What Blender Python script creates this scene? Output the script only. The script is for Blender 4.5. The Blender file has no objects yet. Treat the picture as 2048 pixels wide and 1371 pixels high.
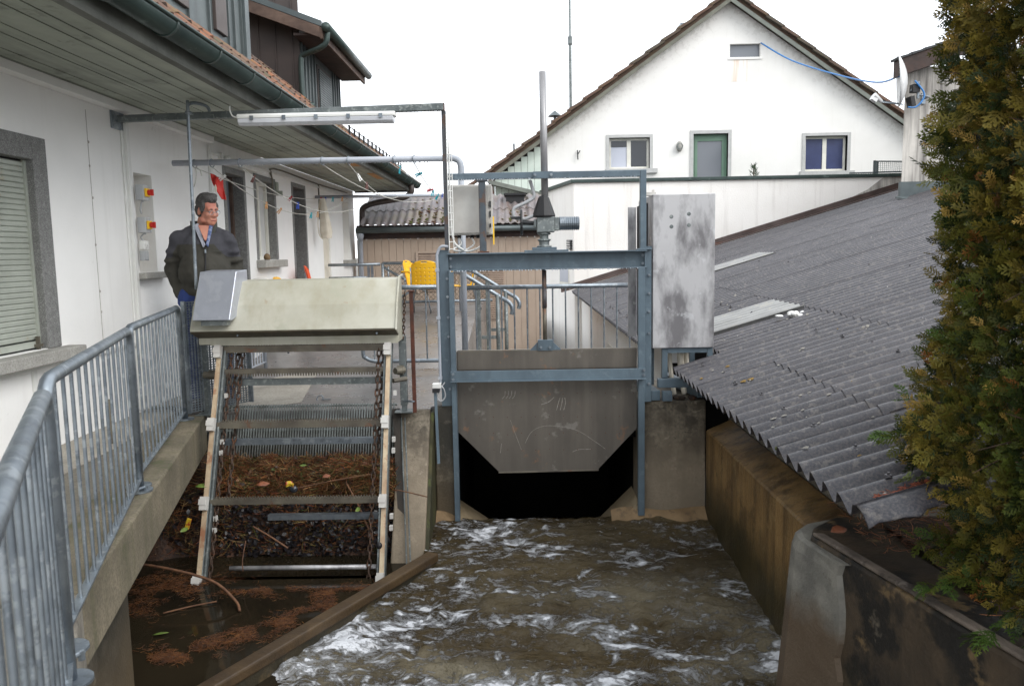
import bpy, math, random
import numpy as np
from mathutils import Vector, Matrix, noise
random.seed(7)
rng = np.random.default_rng(7)
SC = bpy.context.scene
COL = SC.collection
# ------------------------------------------------------------------ camera, sky, sun, exposure
cam_d = bpy.data.cameras.new('camera')
cam = bpy.data.objects.new('camera', cam_d); COL.objects.link(cam)
cam_d.sensor_width = 23.5; cam_d.lens = 18.0
cam_d.clip_start = 0.05; cam_d.clip_end = 2000
yaw, pitch, roll = math.radians(.84), math.radians(6.54), .018
cam.matrix_world = (Matrix.Translation((0, 0, 1.3)) @ Matrix.Rotation(yaw, 4, 'Z')
                    @ Matrix.Rotation(math.pi/2 - pitch, 4, 'X') @ Matrix.Rotation(-roll, 4, 'Z'))
cam_d.dof.use_dof = True; cam_d.dof.focus_distance = 7.0; cam_d.dof.aperture_fstop = 4.5
SC.camera = cam
SUN_EL, SUN_AZ = math.radians(38), math.radians(130)     # azimuth from +Y towards +X: behind the camera, to the right
world = bpy.data.worlds.new('World'); SC.world = world; world.use_nodes = True
wn, wl = world.node_tree.nodes, world.node_tree.links
wn.clear()
sky = wn.new('ShaderNodeTexSky'); sky.sky_type = 'NISHITA'; sky.sun_disc = False
sky.sun_elevation = SUN_EL; sky.sun_rotation = SUN_AZ; sky.dust_density = 3.0
hsv = wn.new('ShaderNodeHueSaturation'); hsv.inputs['Saturation'].default_value = .25
wl.new(sky.outputs[0], hsv.inputs['Color'])
mixs = wn.new('ShaderNodeMix'); mixs.data_type = 'RGBA'; mixs.inputs[0].default_value = .9
wl.new(hsv.outputs[0], mixs.inputs[6]); mixs.inputs[7].default_value = (14.6, 15.2, 16.0, 1)
bgn = wn.new('ShaderNodeBackground'); bgn.inputs['Strength'].default_value = .1
outw = wn.new('ShaderNodeOutputWorld')
wl.new(mixs.outputs[2], bgn.inputs[0]); wl.new(bgn.outputs[0], outw.inputs[0])
sun_d = bpy.data.lights.new('sun', 'SUN'); sun_d.energy = 1.35; sun_d.angle = math.radians(35); sun_d.color = (1, .97, .93)
sun = bpy.data.objects.new('sun', sun_d); COL.objects.link(sun)
sd = Vector((math.sin(SUN_AZ)*math.cos(SUN_EL), math.cos(SUN_AZ)*math.cos(SUN_EL), math.sin(SUN_EL)))
sun.rotation_euler = sd.to_track_quat('Z', 'Y').to_euler()
SC.view_settings.view_transform = 'Standard'; SC.view_settings.look = 'None'
SC.view_settings.exposure = 0.5; SC.view_settings.gamma = 1.0; SC.view_settings.use_curve_mapping = False
SC.cycles.max_bounces = 8; SC.cycles.transparent_max_bounces = 8

# ------------------------------------------------------------------ helpers
def S(r, g, b):
    f = lambda c: (c/255/12.92) if c/255 <= .04045 else ((c/255+.055)/1.055)**2.4
    return (f(r), f(g), f(b))
PI = math.pi
OFF = {}
def link(o, parent=None):
    COL.objects.link(o)
    if parent is not None: o.parent = parent
    return o
def tag(o, label, cat, group=None, kind=None):
    if label: o['label'] = label
    if cat: o['category'] = cat
    if group: o['group'] = group
    if kind: o['kind'] = kind
    return o
def thing(name, label, cat, loc=(0, 0, 0), group=None):
    o = bpy.data.objects.new(name, None); o.empty_display_size = .1
    o.location = loc; link(o); OFF[o.name] = Vector(loc)
    return tag(o, label, cat, group)

class MB:
    def __init__(s): s.v = []; s.f = []; s.c = None
    def add(s, vs, fs):
        b = len(s.v); s.v += [tuple(p) for p in vs]; s.f += [tuple(i+b for i in f) for f in fs]; return s
    def bx(s, x0, x1, y0, y1, z0, z1):
        return s.add([(x0,y0,z0),(x1,y0,z0),(x1,y1,z0),(x0,y1,z0),(x0,y0,z1),(x1,y0,z1),(x1,y1,z1),(x0,y1,z1)],
                     [(0,3,2,1),(4,5,6,7),(0,1,5,4),(1,2,6,5),(2,3,7,6),(3,0,4,7)])
    def ob(s, c, size, M=None):
        hx, hy, hz = size[0]/2, size[1]/2, size[2]/2
        vs = [Vector((sx*hx, sy*hy, sz*hz)) for sz in (-1,1) for sx, sy in ((-1,-1),(1,-1),(1,1),(-1,1))]
        if M is not None: vs = [M @ q for q in vs]
        return s.add([q+Vector(c) for q in vs], [(0,3,2,1),(4,5,6,7),(0,1,5,4),(1,2,6,5),(2,3,7,6),(3,0,4,7)])
    def bar(s, a, b, w, h, up=(0,0,1)):
        a, b = Vector(a), Vector(b); d = (b-a); L = d.length; d.normalize()
        u = Vector(up); sd_ = d.cross(u)
        if sd_.length < 1e-5: sd_ = d.cross(Vector((0,1,0)))
        sd_.normalize(); u = sd_.cross(d)
        M = Matrix((sd_, d, u)).transposed()
        return s.ob((a+b)/2, (w, L, h), M)
    def tube(s, pts, r, n=8, cap=True):
        pts = [Vector(p) for p in pts]; N = len(pts)
        rs = r if isinstance(r, (list, tuple)) else [r]*N
        tang = []
        for i in range(N):
            t = (pts[min(i+1,N-1)]-pts[max(i-1,0)]).normalized(); tang.append(t)
        u = tang[0].orthogonal().normalized(); b0 = len(s.v)
        for i in range(N):
            t = tang[i]; u = (u - t*u.dot(t)).normalized(); w = t.cross(u)
            for k in range(n):
                a = 2*PI*k/n; s.v.append(tuple(pts[i]+(u*math.cos(a)+w*math.sin(a))*rs[i]))
        for i in range(N-1):
            for k in range(n):
                a, b = b0+i*n+k, b0+i*n+(k+1)%n
                s.f.append((a, b, b+n, a+n))
        if cap:
            s.f.append(tuple(b0+k for k in range(n-1,-1,-1))); s.f.append(tuple(b0+(N-1)*n+k for k in range(n)))
        return s
    def prism(s, poly, ax, a, b):
        P = {'x': lambda p, t: (t, p[0], p[1]), 'y': lambda p, t: (p[0], t, p[1]), 'z': lambda p, t: (p[0], p[1], t)}[ax]
        n = len(poly)
        area = sum(poly[i][0]*poly[(i+1)%n][1]-poly[(i+1)%n][0]*poly[i][1] for i in range(n))
        flip = (area < 0) ^ (ax == 'y')
        vs = [P(p, a) for p in poly]+[P(p, b) for p in poly]
        fs = [tuple(range(n-1,-1,-1)), tuple(range(n, 2*n))]+[(i, (i+1)%n, (i+1)%n+n, i+n) for i in range(n)]
        if flip: fs = [tuple(reversed(f)) for f in fs]
        if b < a: fs = [tuple(reversed(f)) for f in fs]
        return s.add(vs, fs)
    def lathe(s, c, prof, axis='z', n=16):
        c = Vector(c); b0 = len(s.v)
        for r, h in prof:
            for k in range(n):
                a = 2*PI*k/n; p = {'z': (r*math.cos(a), r*math.sin(a), h), 'x': (h, r*math.cos(a), r*math.sin(a)),
                                   'y': (r*math.sin(a), h, r*math.cos(a))}[axis]
                s.v.append(tuple(c+Vector(p)))
        m = len(prof)
        for i in range(m-1):
            for k in range(n):
                a, b = b0+i*n+k, b0+i*n+(k+1)%n
                s.f.append((a, b, b+n, a+n))
        s.f.append(tuple(b0+k for k in range(n-1,-1,-1))); s.f.append(tuple(b0+(m-1)*n+k for k in range(n)))
        return s
    def ring(s, c, R, r, M=None, n=16, m=6, arc=2*PI, a0=0):
        full = arc > 6.28
        pts = [Vector((math.cos(a0+arc*i/n)*R, math.sin(a0+arc*i/n)*R, 0)) for i in range(n+1)]
        if M is not None: pts = [M @ p for p in pts]
        return s.tube([p+Vector(c) for p in pts], r, m, cap=not full)
    def ell(s, c, r, n=14, m=10, M=None):
        c = Vector(c); b0 = len(s.v)
        r = (r, r, r) if not isinstance(r, (tuple, list)) else r
        vs = [Vector((0,0,-r[2]))]
        for i in range(1, m):
            ph = -PI/2+PI*i/m
            for k in range(n):
                a = 2*PI*k/n; vs.append(Vector((r[0]*math.cos(ph)*math.cos(a), r[1]*math.cos(ph)*math.sin(a), r[2]*math.sin(ph))))
        vs.append(Vector((0,0,r[2])))
        if M is not None: vs = [M @ q for q in vs]
        s.v += [tuple(q+c) for q in vs]; top = b0+len(vs)-1
        for k in range(n): s.f.append((b0, b0+1+(k+1)%n, b0+1+k))
        for i in range(m-2):
            for k in range(n):
                a, b = b0+1+i*n+k, b0+1+i*n+(k+1)%n; s.f.append((a, b, b+n, a+n))
        for k in range(n): a, b = b0+1+(m-2)*n+k, b0+1+(m-2)*n+(k+1)%n; s.f.append((a, b, top))
        return s
    def caps(s, a, b, ra, rb, n=12):
        a, b = Vector(a), Vector(b); s.ell(a, ra, n, 8); s.ell(b, rb, n, 8)
        return s.tube([a, a.lerp(b,.5), b], [ra, (ra+rb)/2, rb], n)
    def rot(s, M, about=(0,0,0)):
        A = Vector(about); s.v = [tuple(M @ (Vector(p)-A)+A) for p in s.v]; return s
    def mesh(s, name, m, off=None, smooth=False):
        me = bpy.data.meshes.new(name)
        vs = s.v if off is None else [(p[0]-off.x, p[1]-off.y, p[2]-off.z) for p in s.v]
        me.from_pydata(vs, [], s.f)
        me.materials.append(m)
        if smooth: me.polygons.foreach_set('use_smooth', [True]*len(me.polygons))
        me.update(); return me
    def build(s, name, m, parent=None, smooth=False, bevel=0, label=None, kind=None, auto=None):
        # a child's verts are stored relative to its parent's base; a top-level mesh gets its own base as origin
        if parent is not None: off = OFF[parent.name]
        else:
            xs = np.array(s.v); off = Vector(((xs[:,0].min()+xs[:,0].max())/2, (xs[:,1].min()+xs[:,1].max())/2, xs[:,2].min()))
        o = bpy.data.objects.new(name, s.mesh(name, m, off, smooth)); link(o, parent)
        if parent is None: o.location = off
        OFF[o.name] = off
        if bevel:
            b = o.modifiers.new('bevel', 'BEVEL'); b.width = bevel; b.segments = 2; b.limit_method = 'ANGLE'; b.angle_limit = math.radians(40)
        if auto:
            w = o.modifiers.new('wn', 'WEIGHTED_NORMAL')
        if label: o['label'] = label
        if kind: o['kind'] = kind
        return o
def piece(me, name, parent, M, label=None):
    # one of many alike pieces sharing mesh data; M is its world matrix
    o = bpy.data.objects.new(name, me); link(o, parent)
    o.matrix_local = Matrix.Translation(-OFF[parent.name]) @ M if parent is not None else M
    OFF[o.name] = OFF[parent.name] if parent is not None else Vector((0,0,0))
    if label: o['label'] = label
    return o
def T(x, y, z): return Matrix.Translation((x, y, z))
def rotz(a): return Matrix.Rotation(a, 4, 'Z')
def smooth_path(pts, n=6):
    P = [Vector(p) for p in pts]; out = []
    for i in range(len(P)-1):
        p0, p1, p2, p3 = P[max(i-1,0)], P[i], P[i+1], P[min(i+2,len(P)-1)]
        for k in range(n):
            t = k/n
            out.append(.5*((2*p1)+(p2-p0)*t+(2*p0-5*p1+4*p2-p3)*t*t+(3*p1-p0-3*p2+p3)*t**3))
    out.append(P[-1]); return out

# ------------------------------------------------------------------ materials
def surf(name, col, col2=None, scale=2.0, rough=.6, metal=0, bump=.15, bscale=60, spots=(), streak=None, streak_dir='z',
         obj_rand=None, wet=None, edge=None, spec=.5, contrast=(.35, .65), grain=None, rvar=.12, detail=6, stretch=None):
    m = bpy.data.materials.new(name); m.use_nodes = True
    nt = m.node_tree; N, L = nt.nodes, nt.links
    bs = N['Principled BSDF']; geo = N.new('ShaderNodeNewGeometry')
    pos = geo.outputs['Position']
    if stretch:
        mp = N.new('ShaderNodeVectorMath'); mp.operation = 'MULTIPLY'; mp.inputs[1].default_value = stretch
        L.new(pos, mp.inputs[0]); posm = mp.outputs[0]
    else: posm = pos
    def nz(sc, det=6, p=None, rg=.6):
        n = N.new('ShaderNodeTexNoise'); n.inputs['Scale'].default_value = sc; n.inputs['Detail'].default_value = det
        n.inputs['Roughness'].default_value = rg; L.new(p if p is not None else pos, n.inputs['Vector']); return n.outputs['Fac']
    def ramp(fac, a, b):
        r = N.new('ShaderNodeMapRange'); r.inputs[1].default_value = a; r.inputs[2].default_value = b
        L.new(fac, r.inputs[0]); return r.outputs[0]
    def mix(fac, a, b):
        x = N.new('ShaderNodeMix'); x.data_type = 'RGBA'
        for sock, val in ((x.inputs[0], fac), (x.inputs[6], a), (x.inputs[7], b)):
            if isinstance(val, tuple): sock.default_value = val if len(val) == 4 else (*val, 1)
            elif isinstance(val, (int, float)): sock.default_value = val
            else: L.new(val, sock)
        return x.outputs[2]
    def mul(a, b):
        x = N.new('ShaderNodeMath'); x.operation = 'MULTIPLY'
        for sock, val in ((x.inputs[0], a), (x.inputs[1], b)):
            if isinstance(val, (int, float)): sock.default_value = val
            else: L.new(val, sock)
        return x.outputs[0]
    col2 = col2 or tuple(c*.75 for c in col)
    c = mix(ramp(nz(scale, detail, posm), *contrast), col, col2)
    if grain:
        c = mix(mul(ramp(nz(grain[0], 3), .42, .62), grain[2]), c, grain[1])
    if streak:      # runs of dirt or rust
        mp = N.new('ShaderNodeVectorMath'); mp.operation = 'MULTIPLY'
        mp.inputs[1].default_value = {'z': (9, 9, .5), 'y': (9, .5, 9), 'x': (.5, 9, 9)}[streak_dir]
        L.new(pos, mp.inputs[0])
        c = mix(mul(ramp(nz(1.0, 5, mp.outputs[0]), (streak[2] if len(streak) > 2 else .48)-.03, .68), streak[1]), c, streak[0])
    for sp in spots:    # patches with a shape of their own: (colour, scale, threshold, amount)
        c = mix(mul(ramp(nz(sp[1], 5, None, .65), sp[2]-.045, sp[2]+.015), sp[3]), c, sp[0])
    if wet:     # stain band up to a height: (z, softness, colour, amount)
        sx = N.new('ShaderNodeSeparateXYZ'); L.new(pos, sx.inputs[0])
        ad = N.new('ShaderNodeMath'); ad.operation = 'ADD'; L.new(sx.outputs[2], ad.inputs[0]); L.new(mul(nz(3, 5), -.35), ad.inputs[1])
        c = mix(mul(ramp(ad.outputs[0], wet[0]+wet[1]-.17, wet[0]-.17), wet[3]), c, wet[2])
    if edge:    # mould specks gathering under a gable verge: (apex x, apex z, slope, width, colour, amount)
        sx2 = N.new('ShaderNodeSeparateXYZ'); L.new(pos, sx2.inputs[0])
        def m2(op, a, b):
            q = N.new('ShaderNodeMath'); q.operation = op
            for s_, v_ in ((q.inputs[0], a), (q.inputs[1], b)):
                if isinstance(v_, (int, float)): s_.default_value = v_
                else: L.new(v_, s_)
            return q.outputs[0]
        dd = m2('SUBTRACT', m2('SUBTRACT', edge[1], m2('MULTIPLY', m2('ABSOLUTE', m2('SUBTRACT', sx2.outputs[0], edge[0]), 0), edge[2])), sx2.outputs[2])
        near = ramp(dd, edge[3], 0.0)
        sp_ = ramp(m2('ADD', nz(8.5, 5), mul(near, .11)), .60, .66)
        c = mix(mul(mul(sp_, near), edge[5]), c, edge[4])
        c = mix(mul(ramp(dd, .22, .0), mul(ramp(nz(2.5, 5), .35, .6), .12)), c, edge[4])
    if obj_rand:
        oi = N.new('ShaderNodeObjectInfo')
        cr = N.new('ShaderNodeValToRGB'); cr.color_ramp.interpolation = 'LINEAR'
        els = cr.color_ramp.elements
        for i, (p_, cc) in enumerate(obj_rand[0]):
            e = els[i] if i < 2 else els.new(p_)
            e.position = p_; e.color = (*cc, 1)
        L.new(oi.outputs['Random'], cr.inputs[0])
        c = mix(obj_rand[1], c, cr.outputs[0])
    L.new(c, bs.inputs['Base Color'])
    rr = N.new('ShaderNodeMapRange'); rr.inputs[3].default_value = max(rough-rvar, .02); rr.inputs[4].default_value = min(rough+rvar, 1)
    L.new(nz(scale*3, 4), rr.inputs[0]); L.new(rr.outputs[0], bs.inputs['Roughness'])
    bs.inputs['Metallic'].default_value = metal; bs.inputs['Specular IOR Level'].default_value = spec
    if bump:
        bp = N.new('ShaderNodeBump'); bp.inputs['Strength'].default_value = bump; bp.inputs['Distance'].default_value = .01
        L.new(nz(bscale, 5), bp.inputs['Height']); L.new(bp.outputs[0], bs.inputs['Normal'])
    return m
def vcol_mat(name, rough=.6, spec=.4, trans=0):
    m = bpy.data.materials.new(name); m.use_nodes = True; N, L = m.node_tree.nodes, m.node_tree.links
    a = N.new('ShaderNodeAttribute'); a.attribute_name = 'tint'
    bs = N['Principled BSDF']; L.new(a.outputs['Color'], bs.inputs['Base Color'])
    bs.inputs['Roughness'].default_value = rough; bs.inputs['Specular IOR Level'].default_value = spec
    if trans:
        tr = N.new('ShaderNodeBsdfTranslucent'); L.new(a.outputs['Color'], tr.inputs[0])
        mx = N.new('ShaderNodeMixShader'); mx.inputs[0].default_value = trans
        L.new(bs.outputs[0], mx.inputs[1]); L.new(tr.outputs[0], mx.inputs[2]); L.new(mx.outputs[0], N['Material Output'].inputs[0])
    return m
def glassy(name, col, rough=.08, spec=.6):
    m = bpy.data.materials.new(name); m.use_nodes = True; bs = m.node_tree.nodes['Principled BSDF']
    bs.inputs['Base Color'].default_value = (*col, 1); bs.inputs['Roughness'].default_value = rough
    bs.inputs['Specular IOR Level'].default_value = spec; return m
M = {}
M['stucco'] = surf('stucco', S(238,237,234), S(230,229,226), 1.0, .85, bump=.25, bscale=90, spots=[(S(170,168,160), 5, .74, .3)], streak=(S(196,194,188), .14, .58))
M['stucco_gable'] = surf('stucco_gable', S(236,234,230), S(226,224,219), .6, .9, bump=.3, bscale=40, streak=(S(205,200,190), .12, .6), edge=(6.2, 8.52, .70, .8, S(150,143,132), .26))
M['stucco_far'] = surf('stucco_far', S(240,238,234), S(232,230,225), .6, .9, bump=.3, bscale=40, spots=[(S(190,186,178), 2.2, .70, .3)], streak=(S(195,190,180), .15, .6))
M['stucco_rough'] = surf('stucco_rough', S(244,241,236), S(236,232,226), .8, .9, bump=.7, bscale=30, streak=(S(180,172,165), .2, .58))
M['stucco_stain'] = surf('stucco_stain', S(205,200,192), S(170,165,158), 1.2, .9, bump=.4, bscale=40, streak=(S(70,66,64), .85, .42))
M['soffit'] = surf('soffit', S(168,173,160), S(142,147,136), 2, .7, bump=.1, streak=(S(100,102,95), .35, .5), streak_dir='y', spots=[(S(96,98,90), 4, .64, .4)])
M['fascia'] = surf('fascia', S(120,122,114), S(88,90,84), 3, .7, streak=(S(60,60,55), .5), streak_dir='y')
M['gutter'] = surf('gutter', S(60,74,70), S(46,58,56), 3, .42, .3, bump=.06, spots=[(S(110,125,118), 7, .66, .4), (S(58,52,44), 9, .67, .5)])
M['tile'] = surf('tile', S(112,80,62), S(74,60,52), 7, .85, bump=.5, bscale=50, spots=[(S(92,96,46), 9, .58, .85), (S(60,56,54), 14, .6, .7)],
                 obj_rand=([(0, S(158,98,60)), (.35, S(106,76,62)), (.65, S(80,72,66)), (1, S(136,102,76))], .55))
M['tile_dark'] = surf('tile_dark', S(92,82,70), S(70,60,54), 5, .85, bump=.5, spots=[(S(96,94,62), 9, .58, .6)], obj_rand=([(0, S(110,74,58)), (1, S(74,70,62))], .5))
M['zinc'] = surf('zinc', S(98,106,106), S(80,88,90), 2, .45, .35, bump=.04)
M['dormer_grey'] = surf('dormer_grey', S(92,100,100), S(74,82,84), 2, .5, .2, bump=.05, streak=(S(54,56,54), .4))
M['dormer_brown'] = surf('dormer_brown', S(78,68,64), S(62,55,53), 2, .5, .15, bump=.05, spots=[(S(96,78,60), 6, .70, .4)])
M['brown_wood'] = surf('brown_wood', S(104,84,72), S(70,54,46), 5, .75, streak=(S(50,38,32), .5), streak_dir='x')
M['dark_wood'] = surf('dark_wood', S(66,46,38), S(44,32,28), 5, .7, streak=(S(30,22,20), .5), streak_dir='x')
M['granite'] = surf('granite', S(140,140,138), S(118,118,116), 30, .8, bump=.3, bscale=160, grain=(190, S(70,70,68), .8), spots=[(S(176,176,172), 150, .6, .6)])
M['stone_sill'] = surf('stone_sill', S(172,170,164), S(150,148,142), 6, .85, bump=.3, grain=(120, S(120,118,112), .6))
M['shutter'] = surf('shutter', S(172,176,166), S(156,160,150), 4, .5, bump=.04, spots=[(S(150,130,90), 5, .66, .3)])
M['white_plastic'] = surf('white_plastic', S(226,226,222), S(214,214,210), 3, .45, bump=.02)
M['grey_plastic'] = surf('grey_plastic', S(178,180,182), S(166,168,170), 3, .45, bump=.02)
M['pvc_grey'] = surf('pvc_grey', S(164,168,176), S(146,152,160), 3, .4, bump=.03, spots=[(S(172,176,180), 8, .64, .4)])
M['beige'] = surf('beige', S(222,214,198), S(208,200,184), 3, .8, bump=.1)
M['galv'] = surf('galv', S(150,158,164), S(112,120,128), 7, .42, .75, bump=.06, spots=[(S(182,188,192), 11, .6, .5), (S(96,102,106), 16, .62, .5)], contrast=(.3,.7))
M['galv_dull'] = surf('galv_dull', S(120,126,126), S(92,98,98), 7, .5, .5, bump=.08, spots=[(S(165,170,165), 30, .6, .5)])
M['gate_blue'] = surf('gate_blue', S(92,108,118), S(78,92,102), 4, .45, .1, bump=.04, spots=[(S(110,124,132), 12, .62, .4)], streak=(S(62,70,74), .3, .55))
M['gate_post_rusty'] = surf('gate_post_rusty', S(74,84,92), S(60,66,72), 4, .5, .1, spots=[(S(92,64,44), 9, .58, .7)], streak=(S(84,62,48), .4))
M['gate_steel'] = surf('gate_steel', S(100,94,86), S(82,77,71), 3, .5, .35, bump=.05, spots=[(S(150,104,70), 7, .67, .35), (S(150,146,140), 5, .66, .35)], streak=(S(122,114,104), .3, .5), stretch=(1,1,.5), contrast=(.3,.7))
M['stainless'] = surf('stainless', S(190,189,190), S(122,120,122), 3.4, .42, .4, bump=.05, contrast=(.42,.62), stretch=(1.8,1.8,.7), spots=[(S(205,206,208), 6, .64, .6)], rvar=.15)
M['box_grey'] = surf('box_grey', S(200,198,192), S(184,180,174), 5, .6, bump=.05, spots=[(S(150,140,124), 8, .67, .4)])
M['tube'] = surf('tube', S(158,157,158), S(132,131,132), 6, .38, .3, bump=.02, stretch=(1,1,.3))
M['hood'] = surf('hood', S(186,184,170), S(166,163,146), 2.2, .5, .08, bump=.03, spots=[(S(160,160,142), 3, .62, .5), (S(150,120,88), 9, .71, .4)], streak=(S(150,140,112), .35, .5))
M['alu'] = surf('alu', S(186,190,200), S(172,176,186), 4, .34, .55, bump=.03, spots=[(S(205,208,214), 4, .6, .4)])
M['hood_shade'] = surf('hood_shade', S(96,86,68), S(78,70,56), 5, .5, .3, streak=(S(40,36,30), .6))  # darker copy of the hood cream: underside shade in its colour, plus dirt runs
M['rail_cream'] = surf('rail_cream', S(206,190,160), S(176,150,122), 5, .5, .2, spots=[(S(150,84,52), 7, .6, .6)], streak=(S(140,92,64), .5, .5))
M['rake_steel'] = surf('rake_steel', S(126,120,106), S(92,86,78), 5, .5, .4, spots=[(S(122,74,48), 9, .64, .5)], streak_dir='x', streak=(S(70,62,54), .4))
M['chain'] = surf('chain', S(84,66,54), S(58,48,42), 20, .6, .5, spots=[(S(120,76,50), 30, .6, .6)])
M['rust'] = surf('rust', S(92,52,38), S(66,40,32), 12, .8, .1, bump=.3)
M['rack'] = surf('rack', S(152,158,156), S(118,122,118), 8, .4, .3, wet=(-.45, .3, S(60,50,38), .8))
M['concrete'] = surf('concrete', S(150,144,132), S(120,114,104), 3, .8, bump=.3, bscale=70, grain=(60, S(96,90,82), .5), spots=[(S(84,80,72), 2.4, .6, .5), (S(70,66,60), 18, .66, .6)], streak=(S(92,86,74), .4, .5), wet=(-.75, .5, S(150,128,90), .55))
M['concrete_wet'] = surf('concrete_wet', S(92,86,74), S(58,54,46), 2.4, .55, bump=.35, bscale=60, grain=(50, S(58,54,46), .6), spots=[(S(46,44,36), 2.0, .58, .7), (S(130,122,106), 3, .66, .6)], streak=(S(52,48,38), .5, .5), wet=(-.8, .4, S(92,76,52), .6))
M['pier'] = surf('pier', S(132,122,106), S(84,76,64), 4.2, .8, bump=.5, bscale=50, contrast=(.4,.6), grain=(40, S(74,68,58), .55), spots=[(S(58,52,44), 3.4, .585, .75), (S(40,37,32), 19, .665, .9), (S(156,146,130), 7, .66, .6)], streak=(S(66,60,48), .6, .5), wet=(-.6, .5, S(146,132,112), .6))
M['mossy'] = surf('mossy', S(70,66,36), S(42,42,22), 4, .75, bump=.4, streak=(S(44,42,24), .6, .45), spots=[(S(76,84,36), 5, .6, .6)])
M['canal'] = surf('canal', S(152,121,76), S(106,80,48), 2.2, .5, bump=.6, bscale=40, streak=(S(48,36,22), .75, .46), spots=[(S(150,124,82), 6, .60, .5), (S(66,50,32), 3, .60, .5)], wet=(-.80, .3, S(40,40,20), .85))
M['sandy'] = surf('sandy', S(140,116,84), S(108,86,58), 4, .75, bump=.5, bscale=50, spots=[(S(84,70,52), 12, .62, .7)])
M['near_wall'] = surf('near_wall', S(84,70,53), S(54,46,37), 2.2, .6, bump=.5, bscale=45, spots=[(S(24,23,21), 1.6, .545, .92), (S(126,104,72), 4, .62, .7), (S(130,120,104), 3.2, .67, .6)], streak=(S(38,34,28), .6, .5), wet=(-.85, .3, S(50,46,30), .6))
M['patch'] = surf('patch', S(130,127,118), S(98,96,90), 5, .75, bump=.5, contrast=(.4,.6), wet=(-.52, .12, S(84,66,46), .85), spots=[(S(80,74,66), 8, .68, .6)])
M['soil'] = surf('soil', S(58,46,36), S(36,30,25), 9, .9, bump=.8, bscale=40, spots=[(S(96,62,42), 20, .6, .6)])
M['path'] = surf('path', S(176,170,158), S(150,144,134), 2, .75, bump=.25, bscale=80, grain=(60, S(120,114,104), .5), spots=[(S(110,106,98), 1.6, .62, .4)], streak_dir='x')
M['path_dark'] = surf('path_dark', S(128,122,110), S(104,100,90), 3, .7, bump=.3, bscale=80, grain=(60, S(80,76,68), .6))
M['deck_wet'] = surf('deck_wet', S(132,128,126), S(100,97,95), 1.1, .3, bump=.12, bscale=60, grain=(70, S(92,90,88), .4), spots=[(S(116,104,84), 1.2, .64, .4)], rvar=.18)
M['yard'] = surf('yard', S(120,116,110), S(100,96,90), 1, .8)
M['ground'] = surf('ground', S(112,108,100), S(92,90,84), .3, .9)
M['void_shade'] = surf('void_shade', S(26,25,22), S(16,16,14), 2, .9, spec=.1)  # near-black base: shade of the tunnel and hollows put into the colour
M['kerb'] = surf('kerb', S(128,118,98), S(90,84,68), 3, .8, bump=.35, bscale=70, grain=(60, S(80,74,64), .6), spots=[(S(74,78,46), 3, .62, .6)], streak=(S(80,80,54), .5, .5))
M['fibre'] = surf('fibre', S(67,66,71), S(46,46,52), 3.0, .42, bump=.25, bscale=110, spec=.5, grain=(95, S(92,86,84), .5), spots=[(S(116,110,104), 22, .60, .4), (S(190,186,180), 26, .73, .8), (S(160,142,118), 1.0, .71, .5), (S(140,112,56), 15, .77, .8), (S(62,66,32), 11, .77, .9)], contrast=(.35,.6), rvar=.2, stretch=(.3,1,1))
M['fibre_back'] = surf('fibre_back', S(120,110,106), S(88,84,88), 1.3, .45, bump=.3, spots=[(S(96,90,50), 1.4, .55, .6), (S(84,58,44), 5, .58, .8), (S(150,148,160), 7, .64, .5)], obj_rand=([(0, S(132,120,112)), (.5, S(110,106,112)), (1, S(86,84,92))], .4))
M['clear_sheet'] = surf('clear_sheet', S(146,146,144), S(128,128,126), 3, .35, bump=.05, spots=[(S(160,156,146), 5, .62, .5)])
M['flashing'] = surf('flashing', S(92,80,76), S(70,58,54), 3, .5, .3, streak=(S(120,72,52), .5, .55), streak_dir='x')
M['plank'] = surf('plank', S(172,156,140), S(160,144,128), 4, .7, bump=.1, streak=(S(150,128,112), .3), obj_rand=([(0, S(180,160,144)), (1, S(164,144,128))], .4))
M['beige_slat'] = surf('beige_slat', S(170,150,134), S(150,132,118), 4, .7)
M['green_clad'] = surf('green_clad', S(206,216,206), S(192,204,194), 3, .7)
M['sage'] = surf('sage', S(118,122,114), S(100,104,98), 3, .7)
M['green_door'] = surf('green_door', S(108,138,118), S(94,124,104), 2, .5)
M['verge'] = surf('verge', S(112,112,100), S(90,90,80), 4, .7)
M['window_white'] = surf('window_white', S(222,220,210), S(208,206,196), 5, .5)
M['surround'] = surf('surround', S(190,190,188), S(176,176,174), 8, .8, grain=(70, S(160,160,158), .4))
M['glass_dark'] = glassy('glass_dark', S(42,46,52)); M['glass_grey'] = glassy('glass_grey', S(112,116,122), .15)
M['glass_pale'] = glassy('glass_pale', S(178,182,194), .2); M['blind_blue'] = surf('blind_blue', S(56,66,104), S(48,56,92), 3, .4)
M['curtain'] = surf('curtain', S(206,204,200), S(186,186,184), 8, .7, stretch=(1,6,.5))
M['black'] = surf('black', S(36,36,38), S(28,28,30), 4, .6); M['black_metal'] = surf('black_metal', S(48,50,52), S(38,40,42), 4, .5, .2)
M['dish'] = surf('dish', S(214,214,212), S(200,200,200), 3, .4); M['blue_cable'] = glassy('blue_cable', S(52,120,184), .4)
M['yellow'] = surf('yellow', S(240,186,36), S(228,172,28), 3, .4, bump=.02); M['orange'] = surf('orange', S(228,84,30), S(214,74,26), 3, .4, bump=.02)
M['red'] = surf('red', S(206,46,32), S(180,34,26), 8, .6); M['switch_yellow'] = glassy('switch_yellow', S(240,190,20), .4)
M['rope'] = surf('rope', S(196,194,186), S(170,168,160), 30, .8); M['cloth'] = surf('cloth', S(226,220,204), S(208,200,182), 10, .9, bump=.3)
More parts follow.
